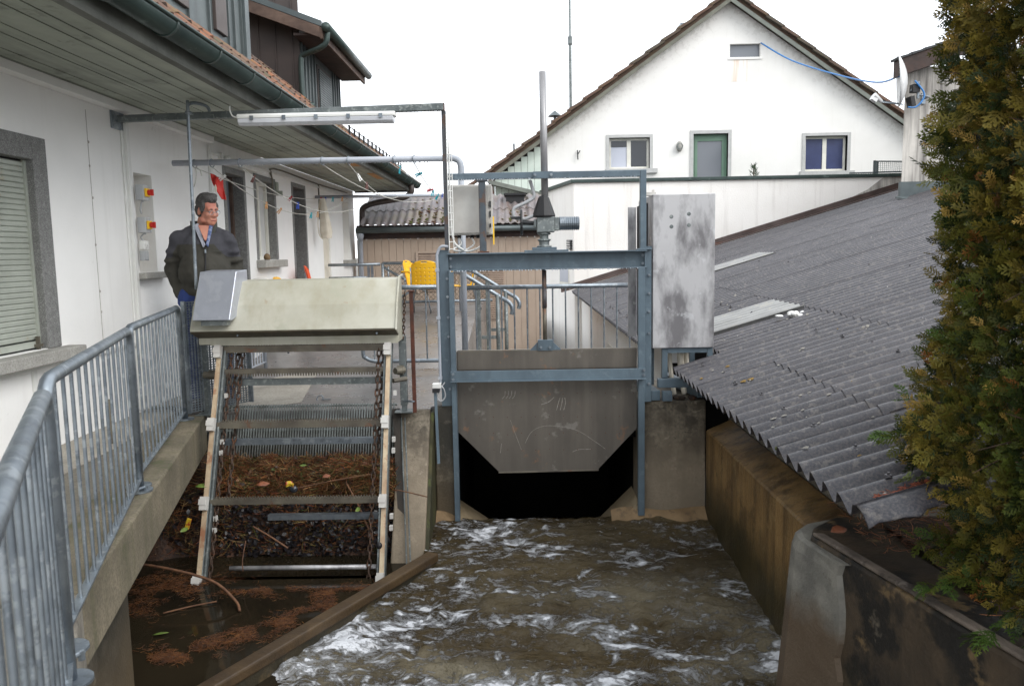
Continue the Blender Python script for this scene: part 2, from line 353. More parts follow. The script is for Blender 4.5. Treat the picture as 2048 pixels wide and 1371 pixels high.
M['peg_teal'] = glassy('peg_teal', S(30,150,164), .4); M['peg_blue'] = glassy('peg_blue', S(36,70,160), .4)
M['peg_red'] = glassy('peg_red', S(190,40,60), .4); M['peg_white'] = glassy('peg_white', S(225,225,222), .4); M['peg_wood'] = surf('peg_wood', S(206,160,110), S(180,130,84), 30, .8)
M['peg_brown'] = surf('peg_brown', S(110,76,70), S(90,60,56), 30, .8)
M['skin'] = surf('skin', S(184,128,106), S(170,110,92), 9, .5, bump=.06, spots=[(S(180,104,88), 9, .62, .3)])
M['hair'] = surf('hair', S(64,60,58), S(38,36,36), 60, .7, bump=.9, bscale=120, grain=(120, S(112,110,108), .5))
M['jacket_low'] = surf('jacket_low', S(66,66,60), S(50,50,46), 7, .9, bump=.4, bscale=70)
M['jacket_yoke'] = surf('jacket_yoke', S(78,80,92), S(60,62,74), 6, .6, bump=.3, bscale=30)
M['jeans'] = surf('jeans', S(38,60,120), S(28,44,92), 6, .85, bump=.3, bscale=200)
M['shirt'] = surf('shirt', S(64,78,118), S(120,128,152), 40, .8, contrast=(.45,.55)); M['shirt_white'] = surf('shirt_white', S(176,178,188), S(150,152,166), 20, .8)
M['shoe'] = surf('shoe', S(52,44,38), S(36,30,26), 8, .6)
M['debris'] = vcol_mat('debris', .55, .5); M['foliage'] = vcol_mat('foliage', .6, .25, .15); M['bark'] = surf('bark', S(84,62,48), S(58,44,36), 20, .9, bump=.6)
M['stick'] = surf('stick', S(120,84,58), S(80,54,40), 20, .8)
# ================================================================== THE SETTING
def struct(name, mb, m, **k):
    o = mb.build(name, m, **k); o['kind'] = 'structure'; return o
# ground with the canal cut out of it
g = MB()
for x0, x1, y0, y1, z in ((-400,-3.35,-400,600,-.62), (1.75,400,-400,600,-.62), (-3.35,.42,10.6,600,-.62), (.42,1.75,24,600,-.62), (-3.35,1.75,-400,-9,-.62), (.42,1.75,8.9,24,-1.7)):
    g.add([(x0,y0,z),(x1,y0,z),(x1,y1,z),(x0,y1,z)], [(0,1,2,3)])
g.add([(.42,8.9,-1.7),(.42,24,-1.7),(.42,24,-.62),(.42,8.9,-.62)], [(0,1,2,3)])
struct('ground', g, M['ground'])
struct('canal_bed', MB().bx(-3.35, 3.2, -9, 10.6, -2.4, -2.2), M['canal'])
# kerb line: outer edge from (-2.68,6.45) to (-1.74,2.92), then the near slab
K0, K1, K2 = Vector((-2.68, 6.45)), Vector((-1.745, 2.92)), Vector((-.36, .25))
def off2(p, q, d):  # points shifted to the left of p->q
    t = (q-p).normalized(); n = Vector((-t.y, t.x)); return p+n*d, q+n*d
ki0, ki1 = off2(K1, K0, .30)   # K1->K0 goes away from the camera: left normal is towards the house
struct('kerb', MB().prism([tuple(K1), tuple(K0), tuple(ki1), tuple(ki0)], 'z', -.30, .004), M['kerb'], bevel=.012)
kn0, kn1 = off2(K2, K1, .30)
struct('near_slab', MB().prism([tuple(K2), (K1.x, K1.y-.006), (kn1.x, kn1.y-.006), tuple(kn0)], 'z', -.34, .012), M['concrete'], bevel=.012)
struct('support_wall', MB().prism([(-1.30,0), (-1.99,3.72), (-2.9,3.72), (-2.9,0)], 'z', -2.2, -.305), M['concrete_wet'], bevel=.015)
walk = [(-3.3,-1), (kn0.x,-1), tuple(kn0), tuple(kn1), tuple(ki0), tuple(ki1), (-2.97,6.55), (-3.3,6.55)]
struct('walkway', MB().prism([(p[0], p[1]) for p in walk], 'z', -.22, -.004), M['path_dark'])
struct('path_strip', MB().prism([(-3.298,-1), (-2.72,-1), (-2.72,2.6), (-2.80,3.7), (-2.86,5.3), (-2.97,6.55), (-3.298,6.55)], 'z', -.003, .003), M['path'])
# deck behind the rake, with a ramp up to the terrace
dk = MB()
dk.prism([(-3.3,6.555), (-.80,6.555), (-.80,6.66), (.96,6.66), (.96,8.9), (-3.3,8.9)], 'z', -.24, 0.0)
struct('deck', dk, M['deck_wet'], bevel=.01)
rp = MB(); rp.prism([(8.9,-.62), (8.9,0.0), (12.0,.36), (15.1,.40), (15.1,-.62)], 'x', -3.3, -.72)
struct('ramp', rp, M['deck_wet'])
struct('landing', MB().bx(-.72, .415, 8.905, 10.6, -.62, -.002), M['path'])
struct('path_slab', MB().prism([(-3.29,7.5), (-2.35,8.9), (-2.0,6.9), (-2.35,6.62), (-3.29,6.62)], 'z', .001, .005), M['path'])
st = MB()
for k in range(4): st.bx(-.70+.0, .4, 10.6+.28*k, 10.6+.28*(k+1), -.62, -.12-.13*k)
struct('stairs', st, M['concrete'], bevel=.008)
# tunnel behind the gate, and the void beneath the deck
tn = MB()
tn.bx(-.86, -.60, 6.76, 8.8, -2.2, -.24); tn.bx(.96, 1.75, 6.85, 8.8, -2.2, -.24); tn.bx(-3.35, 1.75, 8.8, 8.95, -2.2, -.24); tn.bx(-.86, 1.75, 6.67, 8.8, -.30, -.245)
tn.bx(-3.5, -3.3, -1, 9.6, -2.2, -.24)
struct('tunnel_wall', tn, M['void_shade'])
struct('pit_wall', MB().bx(-3.3, -1.06, 6.85, 7.05, -2.2, -.24), M['concrete_wet'])
# gate piers
pl = MB(); pl.bx(-.765, -.60, 6.50, 6.75, -2.2, .035)
struct('gate_jamb', pl, M['concrete_wet'], bevel=.012)
pa = MB(); pa.prism([(6.50,-.0), (5.72,-1.25), (5.72,-2.2), (7.1,-2.2), (7.1,-.245), (6.56,-.245), (6.56,0.0)], 'x', -1.06, -.795)
struct('batter_pier', pa, M['pier'], bevel=.015)
struct('moss_strip', MB().prism([(6.52,-.03), (5.78,-1.2), (5.78,-2.2), (6.9,-2.2), (6.9,-.03)], 'x', -.793, -.767), M['mossy'])
struct('pier', MB().bx(.96, 1.525, 6.50, 6.845, -2.2, .045).bx(.96, 1.525, 6.846, 7.6, -.235, .045), M['pier'], bevel=.015)
# fillets at the foot of the opening and sandy benching in front of the piers
fl = MB()
fl.prism([(-.60,-.93), (-.33,-1.12), (-.33,-2.2), (-.60,-2.2)], 'y', 6.48, 6.95)
fl.prism([(.96,-.82), (.66,-1.12), (.66,-2.2), (.96,-2.2)], 'y', 6.48, 6.95)
struct('opening_fillet', fl, M['concrete'])
bn = MB(); nb = 12
for (x0, x1, zt0, zt1) in ((-.765, -.34, -.86, -1.08), (.72, 1.52, -.90, -.86)):
    vs, fs = [], []
    for i in range(nb+1):
        u = i/nb; x = x0+(x1-x0)*u
        zt = zt0+(zt1-zt0)*u+.02*math.sin(5*u+x0)
        for j, (dy, dz) in enumerate(((0,0), (.07,-.05), (.17,-.16), (.26,-.32), (.26,-1.2))):
            vs.append((x, 6.495-dy*(1 if x0 < 0 else .8+.5*u), zt+dz+.012*math.sin(9*u+2*j)))
    for i in range(nb):
        for j in range(4):
            a = i*5+j; fs.append((a, a+5, a+6, a+1))
    bn.add(vs, fs)
struct('benching', bn, M['sandy'], smooth=True)
# right canal wall with its ledge
cw = MB(); cw.prism([(1.525,-2.2), (1.525,-.22), (1.535,-.205), (1.73,-.12), (1.73,-2.2)], 'y', 3.7, 6.498)
struct('canal_wall', cw, M['canal'], bevel=.01)
# near wall on the right with a patched corner
nw = MB()
nw.prism([(1.395,3.74), (1.665,2.52), (2.02,1.0), (2.6,-1.5), (4.5,-1.5), (4.5,4.02), (1.62,4.02), (1.45,3.86)], 'z', -2.2, -.105)
struct('near_wall', nw, M['near_wall'], bevel=.02)
M['coping'] = surf('coping', S(128,116,104), S(70,62,56), 4, .7, bump=.5, spots=[(S(40,36,32), 3, .58, .9), (S(150,140,130), 7, .62, .7)])
struct('wall_coping', MB().prism([(1.402,3.735), (1.668,2.53), (2.022,1.0), (2.6,-1.5), (2.66,-1.5), (2.08,1.0), (1.715,2.55), (1.455,3.72)], 'z', -.104, -.085), M['coping'], bevel=.008)
pv, pf = [], []
zs = [-.13, -.145, -.20, -.28, -.36, -.44, -.52, -.60, -.70, -.80, -.92, -1.1, -1.5, -2.2]
for i, z in enumerate(zs):
    b_ = .075*min(1, (-.13-z)/.9); rr = .035 if i == 0 else .012 if i == 1 else 0     # leans out a little towards its foot
    jt = (.045*noise.noise((0, z*6.0, 4.2))+.02*noise.noise((0, z*17.0, 1.2)))*(1 if z > -.9 else 0)
    t_ = .30+jt+.04*(i == 0)
    fx, fy = 1.385+.2155*t_*.97, 3.755-t_*.97
    for (x, y) in ((1.64,4.05), (1.47-b_+rr,4.03-rr), (1.365-b_+rr,3.90-rr*.3), (1.350-b_*.9+rr,3.80), (1.372-b_*.5+rr*.4,3.70), (fx-.020,fy+.002), (fx+.03,fy), (1.66,3.7)): pv.append((x, y, z))
nn = 8
for i in range(len(zs)-1):
    for k in range(nn): a_, b2 = i*nn+k, i*nn+(k+1)%nn; pf.append((a_, b2, b2+nn, a_+nn))
pf.append(tuple(range(nn-1,-1,-1)))
struct('wall_patch', MB().add(pv, pf), M['patch'])
vs, fs, n1, n2 = [], [], 26, 30
for i in range(n1+1):
    for j in range(n2+1):
        x = 1.80+2.6*i/n1-(.26 if j > 20 else 0)*0; y = -.5+4.4*j/n2
        x = max(x, 2.12-(y-1.0)*.235+.02) if i == 0 else x + (max(0, 2.12-(y-1.0)*.235+.04-1.80)*(1-i/n1))
        vs.append((x, y, -.10+.07*abs(noise.noise((x*3, y*3, 0)))+.04*noise.noise((x*11, y*11, 3))+.03*min(i,4)/4))
for i in range(n1):
    for j in range(n2):
        a = i*(n2+1)+j; fs.append((a, a+n2+1, a+n2+2, a+1))
struct('soil_bed', MB().add(vs, fs), M['soil'], smooth=True)

# ------------------------------------------------------------------ water
def wave_sheet(name, inside, x0, x1, y0, y1, dx, z, amp, m):
    nx, ny = int((x1-x0)/dx), int((y1-y0)/dx); vs, fs = [], []
    for j in range(ny+1):
        for i in range(nx+1):
            x, y = x0+i*dx, y0+j*dx
            h = 0
            if amp:
                k = amp*(1.0+.9*max(0, (5.6-y))/2.0); k = min(k, amp*2.2)
                w = noise.noise((x*2.0, y*3.1, 1.7)); w2 = noise.noise((x*5+3*w, y*7.5+2*w, 5.1)); w3 = noise.noise((x*13+2*w2, y*17, 9.3))
                h = k*(.9*w+.75*w2+.45*w3) - .05*max(0, 5.6-y)
                h += .05*math.exp(-((y-6.35)/.25)**2) - .30*min(1, max(0, (y-6.55)/.5))**1.3 - .25*max(0, y-7.0)
            vs.append((x, y, z+h))
    for j in range(ny):
        for i in range(nx):
            x, y = x0+(i+.5)*dx, y0+(j+.5)*dx
            if inside(x, y):
                a = j*(nx+1)+i; fs.append((a, a+1, a+nx+2, a+nx+1))
    return struct(name, MB().add(vs, fs), m, smooth=True)
def weir_x(y): return -.70+(5.6-y)*-.545
def water_mat(name, turbulent):
    m = bpy.data.materials.new(name); m.use_nodes = True; nt = m.node_tree; N, L = nt.nodes, nt.links
    bs = N['Principled BSDF']; geo = N.new('ShaderNodeNewGeometry')
    def vm(v, p=geo.outputs['Position']):
        q = N.new('ShaderNodeVectorMath'); q.operation = 'MULTIPLY'; q.inputs[1].default_value = v; L.new(p, q.inputs[0]); return q.outputs[0]
    def nz(p, sc, det=6, dist=0, rg=.6):
        n = N.new('ShaderNodeTexNoise'); n.inputs['Scale'].default_value = sc; n.inputs['Detail'].default_value = det
        n.inputs['Distortion'].default_value = dist; n.inputs['Roughness'].default_value = rg; L.new(p, n.inputs['Vector']); return n.outputs['Fac']
    def mr(f, a, b, c=0, d=1):
        r = N.new('ShaderNodeMapRange'); r.inputs[1].default_value = a; r.inputs[2].default_value = b
        r.inputs[3].default_value = c; r.inputs[4].default_value = d; L.new(f, r.inputs[0]); return r.outputs[0]
    def mt(op, a, b):
        x = N.new('ShaderNodeMath'); x.operation = op
        for s_, v_ in ((x.inputs[0], a), (x.inputs[1], b)):
            if isinstance(v_, (int, float)): s_.default_value = v_
            else: L.new(v_, s_)
        return x.outputs[0]
    def mix(f, a, b):
        x = N.new('ShaderNodeMix'); x.data_type = 'RGBA'
        for s_, v_ in ((x.inputs[0], f), (x.inputs[6], a), (x.inputs[7], b)):
            if isinstance(v_, tuple): s_.default_value = (*v_, 1)
            elif isinstance(v_, (int, float)): s_.default_value = v_
            else: L.new(v_, s_)
        return x.outputs[2]
    if turbulent:
        p = vm((.75, 1.35, 1))
        body = mix(mr(nz(p, 1.6, 4), .35, .65), S(70,58,34), S(48,39,22))
        # foam: broken lacy patches where the flow churns, thin filaments between
        big = mr(nz(p, 1.3, 3, .5), .40, .66)
        lace = mr(nz(p, 4.6, 10, .7, .68), .545, .615)
        fil = mt('SUBTRACT', nz(p, 3.4, 8, 2.2, .62), .5); fil = mt('ABSOLUTE', fil, 0); fil = mr(fil, .022, .0)
        sx = N.new('ShaderNodeSeparateXYZ'); L.new(geo.outputs['Position'], sx.inputs[0])
        churn = mr(sx.outputs[1], 6.3, 4.3, .30, 1.0)
        spot = mr(nz(p, 10, 5, .5), .615, .655)
        # the flow runs white along the plank weir and towards the foreground
        wd = mt('ADD', mt('ADD', sx.outputs[0], .70), mt('MULTIPLY', mt('SUBTRACT', 5.6, sx.outputs[1]), .545))
        board = mr(wd, .75, .05)
        dens = mt('ADD', mt('ADD', mt('MULTIPLY', big, .62), mt('MULTIPLY', board, .42)), mt('MULTIPLY', mr(sx.outputs[1], 5.6, 4.0), .30))
        thr = mr(dens, 0.0, 1.2, .60, .44)
        tex = nz(vm((.62, 1.25, 1)), 5.2, 12, .35, .72)
        foam = mr(mt('SUBTRACT', tex, thr), 0.0, .08)
        mid = mr(mt('SUBTRACT', nz(vm((.8, 1.2, 1)), 9.5, 9, .5, .7), mr(dens, 0, 1.2, .585, .455)), 0, .09)
        fine = mr(mt('SUBTRACT', nz(p, 24, 5, .3, .7), mr(dens, 0, 1.2, .66, .50)), 0, .10)
        foam = mt('MAXIMUM', foam, mt('MULTIPLY', mid, .8))
        foam = mt('MAXIMUM', foam, mt('MULTIPLY', fine, .55))
        foam = mt('MAXIMUM', foam, mt('MULTIPLY', mt('MULTIPLY', fil, mr(nz(p, 2.2, 3), .46, .62)), mt('MULTIPLY', churn, .3)))
        # aerated, paler water where it churns
        body = mix(mt('MULTIPLY', mr(nz(p, .9, 3), .40, .66), mr(sx.outputs[1], 5.5, 4.2, .1, .85)), body, S(150,142,120))
        col = mix(foam, body, S(212,214,218))
        L.new(col, bs.inputs['Base Color']); L.new(mr(foam, 0, 1, .09, .8), bs.inputs['Roughness'])
        bp = N.new('ShaderNodeBump'); bp.inputs['Strength'].default_value = 1.0; bp.inputs['Distance'].default_value = .04
        L.new(mt('ADD', mt('ADD', nz(p, 7, 6, .8), mt('MULTIPLY', nz(p, 26, 5, .5), .5)), mt('MULTIPLY', foam, .5)), bp.inputs['Height'])
        L.new(bp.outputs[0], bs.inputs['Normal'])
    else:
        body = mix(mr(nz(geo.outputs['Position'], 1.5, 4), .4, .65), S(42,36,26), S(28,25,19))
        L.new(body, bs.inputs['Base Color']); bs.inputs['Roughness'].default_value = .07
        bp = N.new('ShaderNodeBump'); bp.inputs['Strength'].default_value = .05; bp.inputs['Distance'].default_value = .02
        L.new(nz(geo.outputs['Position'], 5, 3), bp.inputs['Height']); L.new(bp.outputs[0], bs.inputs['Normal'])
    bs.inputs['IOR'].default_value = 1.33
    return m
wave_sheet('canal_water', lambda x, y: y < 8.78 and ( (x > weir_x(y)-.04 or y > 5.62) and x > (weir_x(y)-.04 if y < 5.62 else -.80) and (x < 1.56)), -3.2, 1.6, .3, 9.5, .025, -1.0, .034, water_mat('river_water', True))
struct('pool_water', MB().add([(-3.3,0,-1.07),(-.70,5.62,-1.07),(-.80,6.9,-1.07),(-3.3,6.9,-1.07)], [(0,1,2,3)]).add([(-3.3,0,-1.07),(2.4,0,-1.07),(-.70,5.62,-1.07)], []), water_mat('pool_water', False))
# plank weir between the still pool and the race
wb = thing('weir_board', 'wet brown plank weir running diagonally between the dark pool and the foaming water', 'weir', (-1.4, 4.3, -2.0))
a, b = Vector((-.66, 5.66)), Vector((weir_x(1.5), 1.5)); t = (b-a).normalized(); nrm = Vector((t.y, -t.x))
if nrm.x < 0: nrm = -nrm
def pl2(p, s): q = p - nrm*s; return (q.x, q.y)
M['weir'] = surf('weir', S(84,66,42), S(58,44,28), 3, .5, bump=.4, bscale=50, spots=[(S(54,42,28), 4, .6, .6)])
MB().prism([pl2(a,0), pl2(b,0), pl2(b,.10), pl2(a,.10)], 'z', -.99, -.925).build('capping', M['weir'], wb, bevel=.012)
MB().prism([pl2(a,.02), pl2(b,.02), pl2(b,.085), pl2(a,.085)], 'z', -2.2, -.995).build('board', M['near_wall'], wb)
# ================================================================== HOUSE ON THE LEFT
hs = thing('house', 'long low white house with boarded eaves and tiled roof along the left walkway', 'house', (-3.3, 7, 0))
WX = -3.3
OPEN = [(3.72,5.36,.70,1.985), (6.76,7.09,1.19,2.04), (8.86,9.42,.02,2.25), (9.86,10.58,1.27,2.27), (11.46,12.06,.02,2.31), (13.1,13.58,.3,2.02), (14.6,15.14,1.23,2.31)]
def wall_with_holes(mb, x, ya, yb, za, zb, holes, t):
    ys = sorted({ya, yb, *[h[0] for h in holes], *[h[1] for h in holes]})
    for y0, y1 in zip(ys[:-1], ys[1:]):
        hz = sorted([(h[2], h[3]) for h in holes if h[0] <= y0 and h[1] >= y1]); z = za
        for a_, b_ in hz:
            if a_ > z: mb.bx(x-t, x, y0, y1, z, a_)
            z = b_
        if z < zb: mb.bx(x-t, x, y0, y1, z, zb)
w = MB(); wall_with_holes(w, WX, -2, 15.6, -.6, 2.56, OPEN, .30)
w.bx(-9, WX-.301, 15.3, 15.6, -.6, 2.56); w.bx(-9, WX-.301, -2, -1.7, -.6, 2.56)
wall_o = w.build('wall', M['stucco'], hs)
MB().bx(-9, -3.7, -1.69, 15.29, 2.3, 2.5).build('ceiling', M['soffit'], hs)
# soffit boards along the eaves
sb = MB().bx(0, .142, -2.0, 15.75, 0, .02)
sme = MB().bx(0, .104, 0, 5.9, 0, .018).mesh('soffit_board', M['soffit'])
for i in range(10):
    for k in range(3):
        piece(sme, 'soffit_board', hs, T(-3.30+.109*i, -2.0+5.915*k+(.0 if i % 2 else -.02), 2.562+.004*((i*7+k*3) % 3)))
M['new_board'] = surf('new_board', S(186,140,84), S(170,122,70), 5, .7, streak_dir='y', streak=(S(150,104,60), .4))
for y in (10.4, 12.3): MB().bx(-2.375, -2.235, y, y+.9, 2.555, 2.561).build('board_patch', M['new_board'], hs, label='fresh yellow repair board in the soffit')
MB().bx(-2.225, -2.165, -2.0, 15.78, 2.535, 2.69).build('fascia', M['fascia'], hs)
MB().bx(-3.297, -3.20, -2.0, 8.35, 2.50, 2.558).build('moulding', M['stucco'], hs)
MB().bx(-3.30, -2.17, 15.752, 15.79, 2.535, 2.60).build('end_board', M['dormer_brown'], hs)
# gutter, half round, with brackets
gp = MB(); R_ = .082; gc = (-2.075, 2.685); n = 12
prof = [(gc[0]+R_*math.cos(PI+PI*i/n), gc[1]+R_*math.sin(PI+PI*i/n)) for i in range(n+1)]
prof_in = [(gc[0]+(R_-.006)*math.cos(PI+PI*i/n), gc[1]+(R_-.006)*math.sin(PI+PI*i/n)) for i in range(n+1)]
vs = [(p[0], y, p[1]) for y in (-2.0, 15.85) for p in prof] + [(p[0], y, p[1]) for y in (-2.0, 15.85) for p in prof_in]
fs = []; m1 = n+1
for i in range(n):
    fs += [(i+1, i, i+m1, i+1+m1), (2*m1+i, 2*m1+i+1, 3*m1+i+1, 3*m1+i)]
fs += [tuple(range(m1, 2*m1)), (n, n+m1, 3*m1+n, 2*m1+n)]
gp.add(vs, fs); gp.tube([(gc[0]+R_+.004, -2.0, gc[1]+.002), (gc[0]+R_+.004, 15.85, gc[1]+.002)], .011, 8)
gut = gp.build('gutter', M['gutter'], hs, smooth=True); OFF[gut.name] = OFF[hs.name]
br = MB()
for k in range(n):
    a0, a1 = PI+PI*k/n, PI+PI*(k+1)/n
    for r0 in (R_+.001,):
        br.add([(r0*math.cos(a0), 0, r0*math.sin(a0)), (r0*math.cos(a1), 0, r0*math.sin(a1)), (r0*math.cos(a1), .024, r0*math.sin(a1)), (r0*math.cos(a0), .024, r0*math.sin(a0)),
                ((r0+.007)*math.cos(a0), 0, (r0+.007)*math.sin(a0)), ((r0+.007)*math.cos(a1), 0, (r0+.007)*math.sin(a1)), ((r0+.007)*math.cos(a1), .024, (r0+.007)*math.sin(a1)), ((r0+.007)*math.cos(a0), .024, (r0+.007)*math.sin(a0))],
               [(4,5,6,7), (0,1,5,4), (2,3,7,6), (1,2,6,5), (3,0,4,7)])
brm = br.mesh('gutter_bracket', M['gutter'])
for k in range(26): piece(brm, 'gutter_bracket', gut, T(gc[0], -1.2+.66*k, gc[1]))
# gutter outlet and brown downpipe turning in under the eaves to the shed
dp = smooth_path([(-2.075,15.0,2.60), (-2.075,15.0,2.47), (-2.25,15.06,2.37), (-2.8,15.25,2.30), (-3.05,15.35,2.22), (-3.10,15.4,2.08), (-3.11,15.4,1.62)], 5)
MB().tube(dp, .055, 10).build('downpipe', M['dormer_brown'], hs, smooth=True)
# roof: a deck and separate tiles near the eaves
RS = math.atan(.88); e0 = (-2.13, 2.70)
def roofpt(s, lift=0): return (e0[0]-s*math.cos(RS)-lift*math.sin(RS)*-1*0, e0[1]+s*math.sin(RS)+lift)
rf = MB().prism([(e0[0], e0[1]-.03), (-7.2, e0[1]-.03+(-e0[0]-(-7.2)+0)*0+.88*(7.2+e0[0])), (-12.2, e0[1]-.6), (-12.2, e0[1]-.9), (-7.2, e0[1]-.25+.88*(7.2+e0[0])), (-2.25, 2.59)], 'y', -2.0, 15.8)
roof = rf.build('roof', M['tile_dark'], hs)
tw, tl = .215, .36
tm = MB(); ns = 6
pr_ = [(tw*i/ns, .042*math.sin(PI*min(1, i/ns*1.6))*(1 if i/ns < .63 else 0)+.004) for i in range(ns+1)]
vs = []
for u, th in ((0, .018), (tl, .0)):
    for (yy, zz) in pr_: vs.append((-u, yy, zz+.016))
    for (yy, zz) in pr_: vs.append((-u, yy, zz-.008))
fs = []; q = ns+1
for i in range(ns):
    fs += [(i, i+2*q, i+1+2*q, i+1), (i, i+1, i+1+q, i+q)]
fs += [(0, q, 3*q, 2*q), (ns, 2*q+ns, 3*q+ns, q+ns)]
tm.add(vs, fs); tme = tm.mesh('roof_tile', M['tile'])
RT = Matrix.Rotation(RS, 4, 'Y')
cnt = 0
for r in range(4):
    for k in range(56):
        y = 4.0+.213*k
        if r >= 3 and not (8.4 < y < 10.8): continue
        s = -.06+.30*r
        x, z = e0[0]-s*math.cos(RS), e0[1]+s*math.sin(RS)
        piece(tme, 'roof_tile', roof, T(x, y, z) @ RT @ Matrix.Rotation(math.radians(random.uniform(-5.5,-3)), 4, 'Y') @ rotz(random.uniform(-.02,.02)) @ T(0, 0, random.uniform(0,.008))); cnt += 1
for r in range(4, 6):
    for k in range(11):
        y = 8.5+.213*k; s = -.06+.30*r
        piece(tme, 'roof_tile', roof, T(e0[0]-s*math.cos(RS), y, e0[1]+s*math.sin(RS)) @ RT @ Matrix.Rotation(math.radians(-4.5), 4, 'Y'))
mt_ = MB()
for _ in range(260):
    s = random.uniform(0, .85); y = random.uniform(4, 15.5)
    mt_.ell((e0[0]-s*math.cos(RS), y, e0[1]+s*math.sin(RS)+.035), (random.uniform(.012,.03), random.uniform(.015,.04), random.uniform(.006,.014)), 7, 5)
M['moss'] = surf('moss', S(86,92,40), S(58,66,26), 30, .95, bump=.9, bscale=150)
mo = mt_.build('roof_moss', M['moss'], roof, smooth=True, kind='stuff')
# snow guard fence on the far roof
sg = MB(); sgx, sgz = -2.34, 2.92
for k in range(15):
    y = 11.0+.33*k; sg.bx(sgx-.012, sgx+.012, y-.012, y+.012, sgz-.06, sgz+.16)
for dz in (.02, .08, .14): sg.tube([(sgx, 10.9, sgz+dz), (sgx, 15.7, sgz+dz)], .007, 6)
sg.build('snow_guard', M['black_metal'], hs)
# dormers
DX = -2.87
def dormer(y0, y1, zt, eave_x, zb, windows, overhang, roof_z):
    d = MB(); d.bx(DX-3.2, DX, y0, y1, zb-.5, zt)
    do = d.build('dormer', M['dormer_grey'], hs); OFF[do.name] = OFF[hs.name]
    return do
d1 = dormer(2.5, 8.50, 5.3, 0, 3.33, None, 0, 0)
bme = MB().bx(0, .022, 0, .02, 3.32, 5.28).mesh('standing_seam', M['dormer_grey'])
for y in (5.2, 5.65, 6.1, 6.55, 7.05, 7.52, 8.0, 8.17, 8.38): piece(bme, 'standing_seam', d1, T(DX, y, 0))
for y in (4.3, 6.66, 7.56, 8.06-.9*3): 
    if y > 6: MB().bx(DX-.01, DX+.035, y+.08, y+.36, 3.44, 5.0).build('shutter', M['dormer_brown'], d1, bevel=.006)
MB().bx(DX, DX+.05, 2.5, 8.5, 3.27, 3.315).build('apron', M['zinc'], d1)
MB().bx(DX-.03, DX+.045, 8.42, 8.54, 3.32, 5.29).build('corner_post', M['zinc'], d1)
d2 = MB()
Y0, Y1 = 10.6, 12.85
d2.bx(DX-3.2, DX, Y0+.02, Y1, 2.9, 4.12)
d2 = d2.build('dormer', M['dormer_grey'], hs); OFF[d2.name] = OFF[hs.name]
ck = MB().bx(DX-3.0, DX+.004, Y0-.012, Y0+.018, 3.0, 4.95).build('cheek', M['dormer_brown'], d2)
cs = MB().bx(0, .014, -.016, 0, 3.2, 4.9).mesh('cheek_seam', M['dormer_brown'])
for x in (-3.06, -3.28, -3.5): piece(cs, 'cheek_seam', d2, T(x+.1, Y0-.012, 0))
MB().bar((DX-1.5, Y0-.03, 3.30+.88*1.5+.06), (DX+.05, Y0-.03, 3.30-.02), .05, .09).build('cheek_flashing', M['zinc'], d2)
b2 = MB().bx(0, .020, 0, .03, 3.32, 4.12).mesh('standing_seam', M['dormer_grey'])
for y in (10.66, 10.80, 10.97, 11.14, 11.30, 12.38, 12.52, 12.68, 12.82): piece(b2, 'standing_seam', d2, T(DX, y, 0))
shf = MB().bx(DX, DX+.012, 11.45, 12.25, 3.36, 4.0).build('shutter_frame', M['dormer_brown'], d2)
sl = MB().bx(0, .018, 0, .70, 0, .026).mesh('shutter_slat', M['dormer_grey'])
for k in range(17): piece(sl, 'shutter_slat', d2, T(DX+.014, 11.50, 3.38+.034*k))
# dormer roof with barge board, soffit and gutter
dr = MB().prism([(-2.50, 4.20), (-2.50, 4.27), (-6.0, 5.62), (-6.0, 5.53)], 'y', Y0-.28, 13.05).build('dormer_roof', M['zinc'], d2)
MB().prism([(-2.52, 4.06), (-2.52, 4.195), (-6.0, 5.53), (-6.0, 5.36)], 'y', Y0-.30, Y0-.262).build('barge_board', M['brown_wood'], d2)
MB().bx(-2.865, -2.52, Y0-.26, 13.03, 4.10, 4.13).build('eave_soffit', M['dark_wood'], d2)
MB().bx(-2.52, -2.49, Y0-.28, 13.05, 4.05, 4.19).build('eave_board', M['brown_wood'], d2)
MB().tube([(-2.44, Y0-.30, 4.19), (-2.44, 13.1, 4.19)], .058, 10).build('dormer_gutter', M['gutter'], d2, smooth=True)
MB().tube(smooth_path([(-2.44,Y0-.22,4.14), (-2.46,Y0-.22,4.02), (-2.56,Y0-.20,3.95), (-2.78,Y0-.10,3.90), (-2.83,Y0-.09,3.82), (-2.83,Y0-.09,3.40), (-2.80,Y0-.06,3.30), (-2.70,Y0-.02,3.27)], 4), .036, 8).build('dormer_downpipe', M['gutter'], d2, smooth=True)

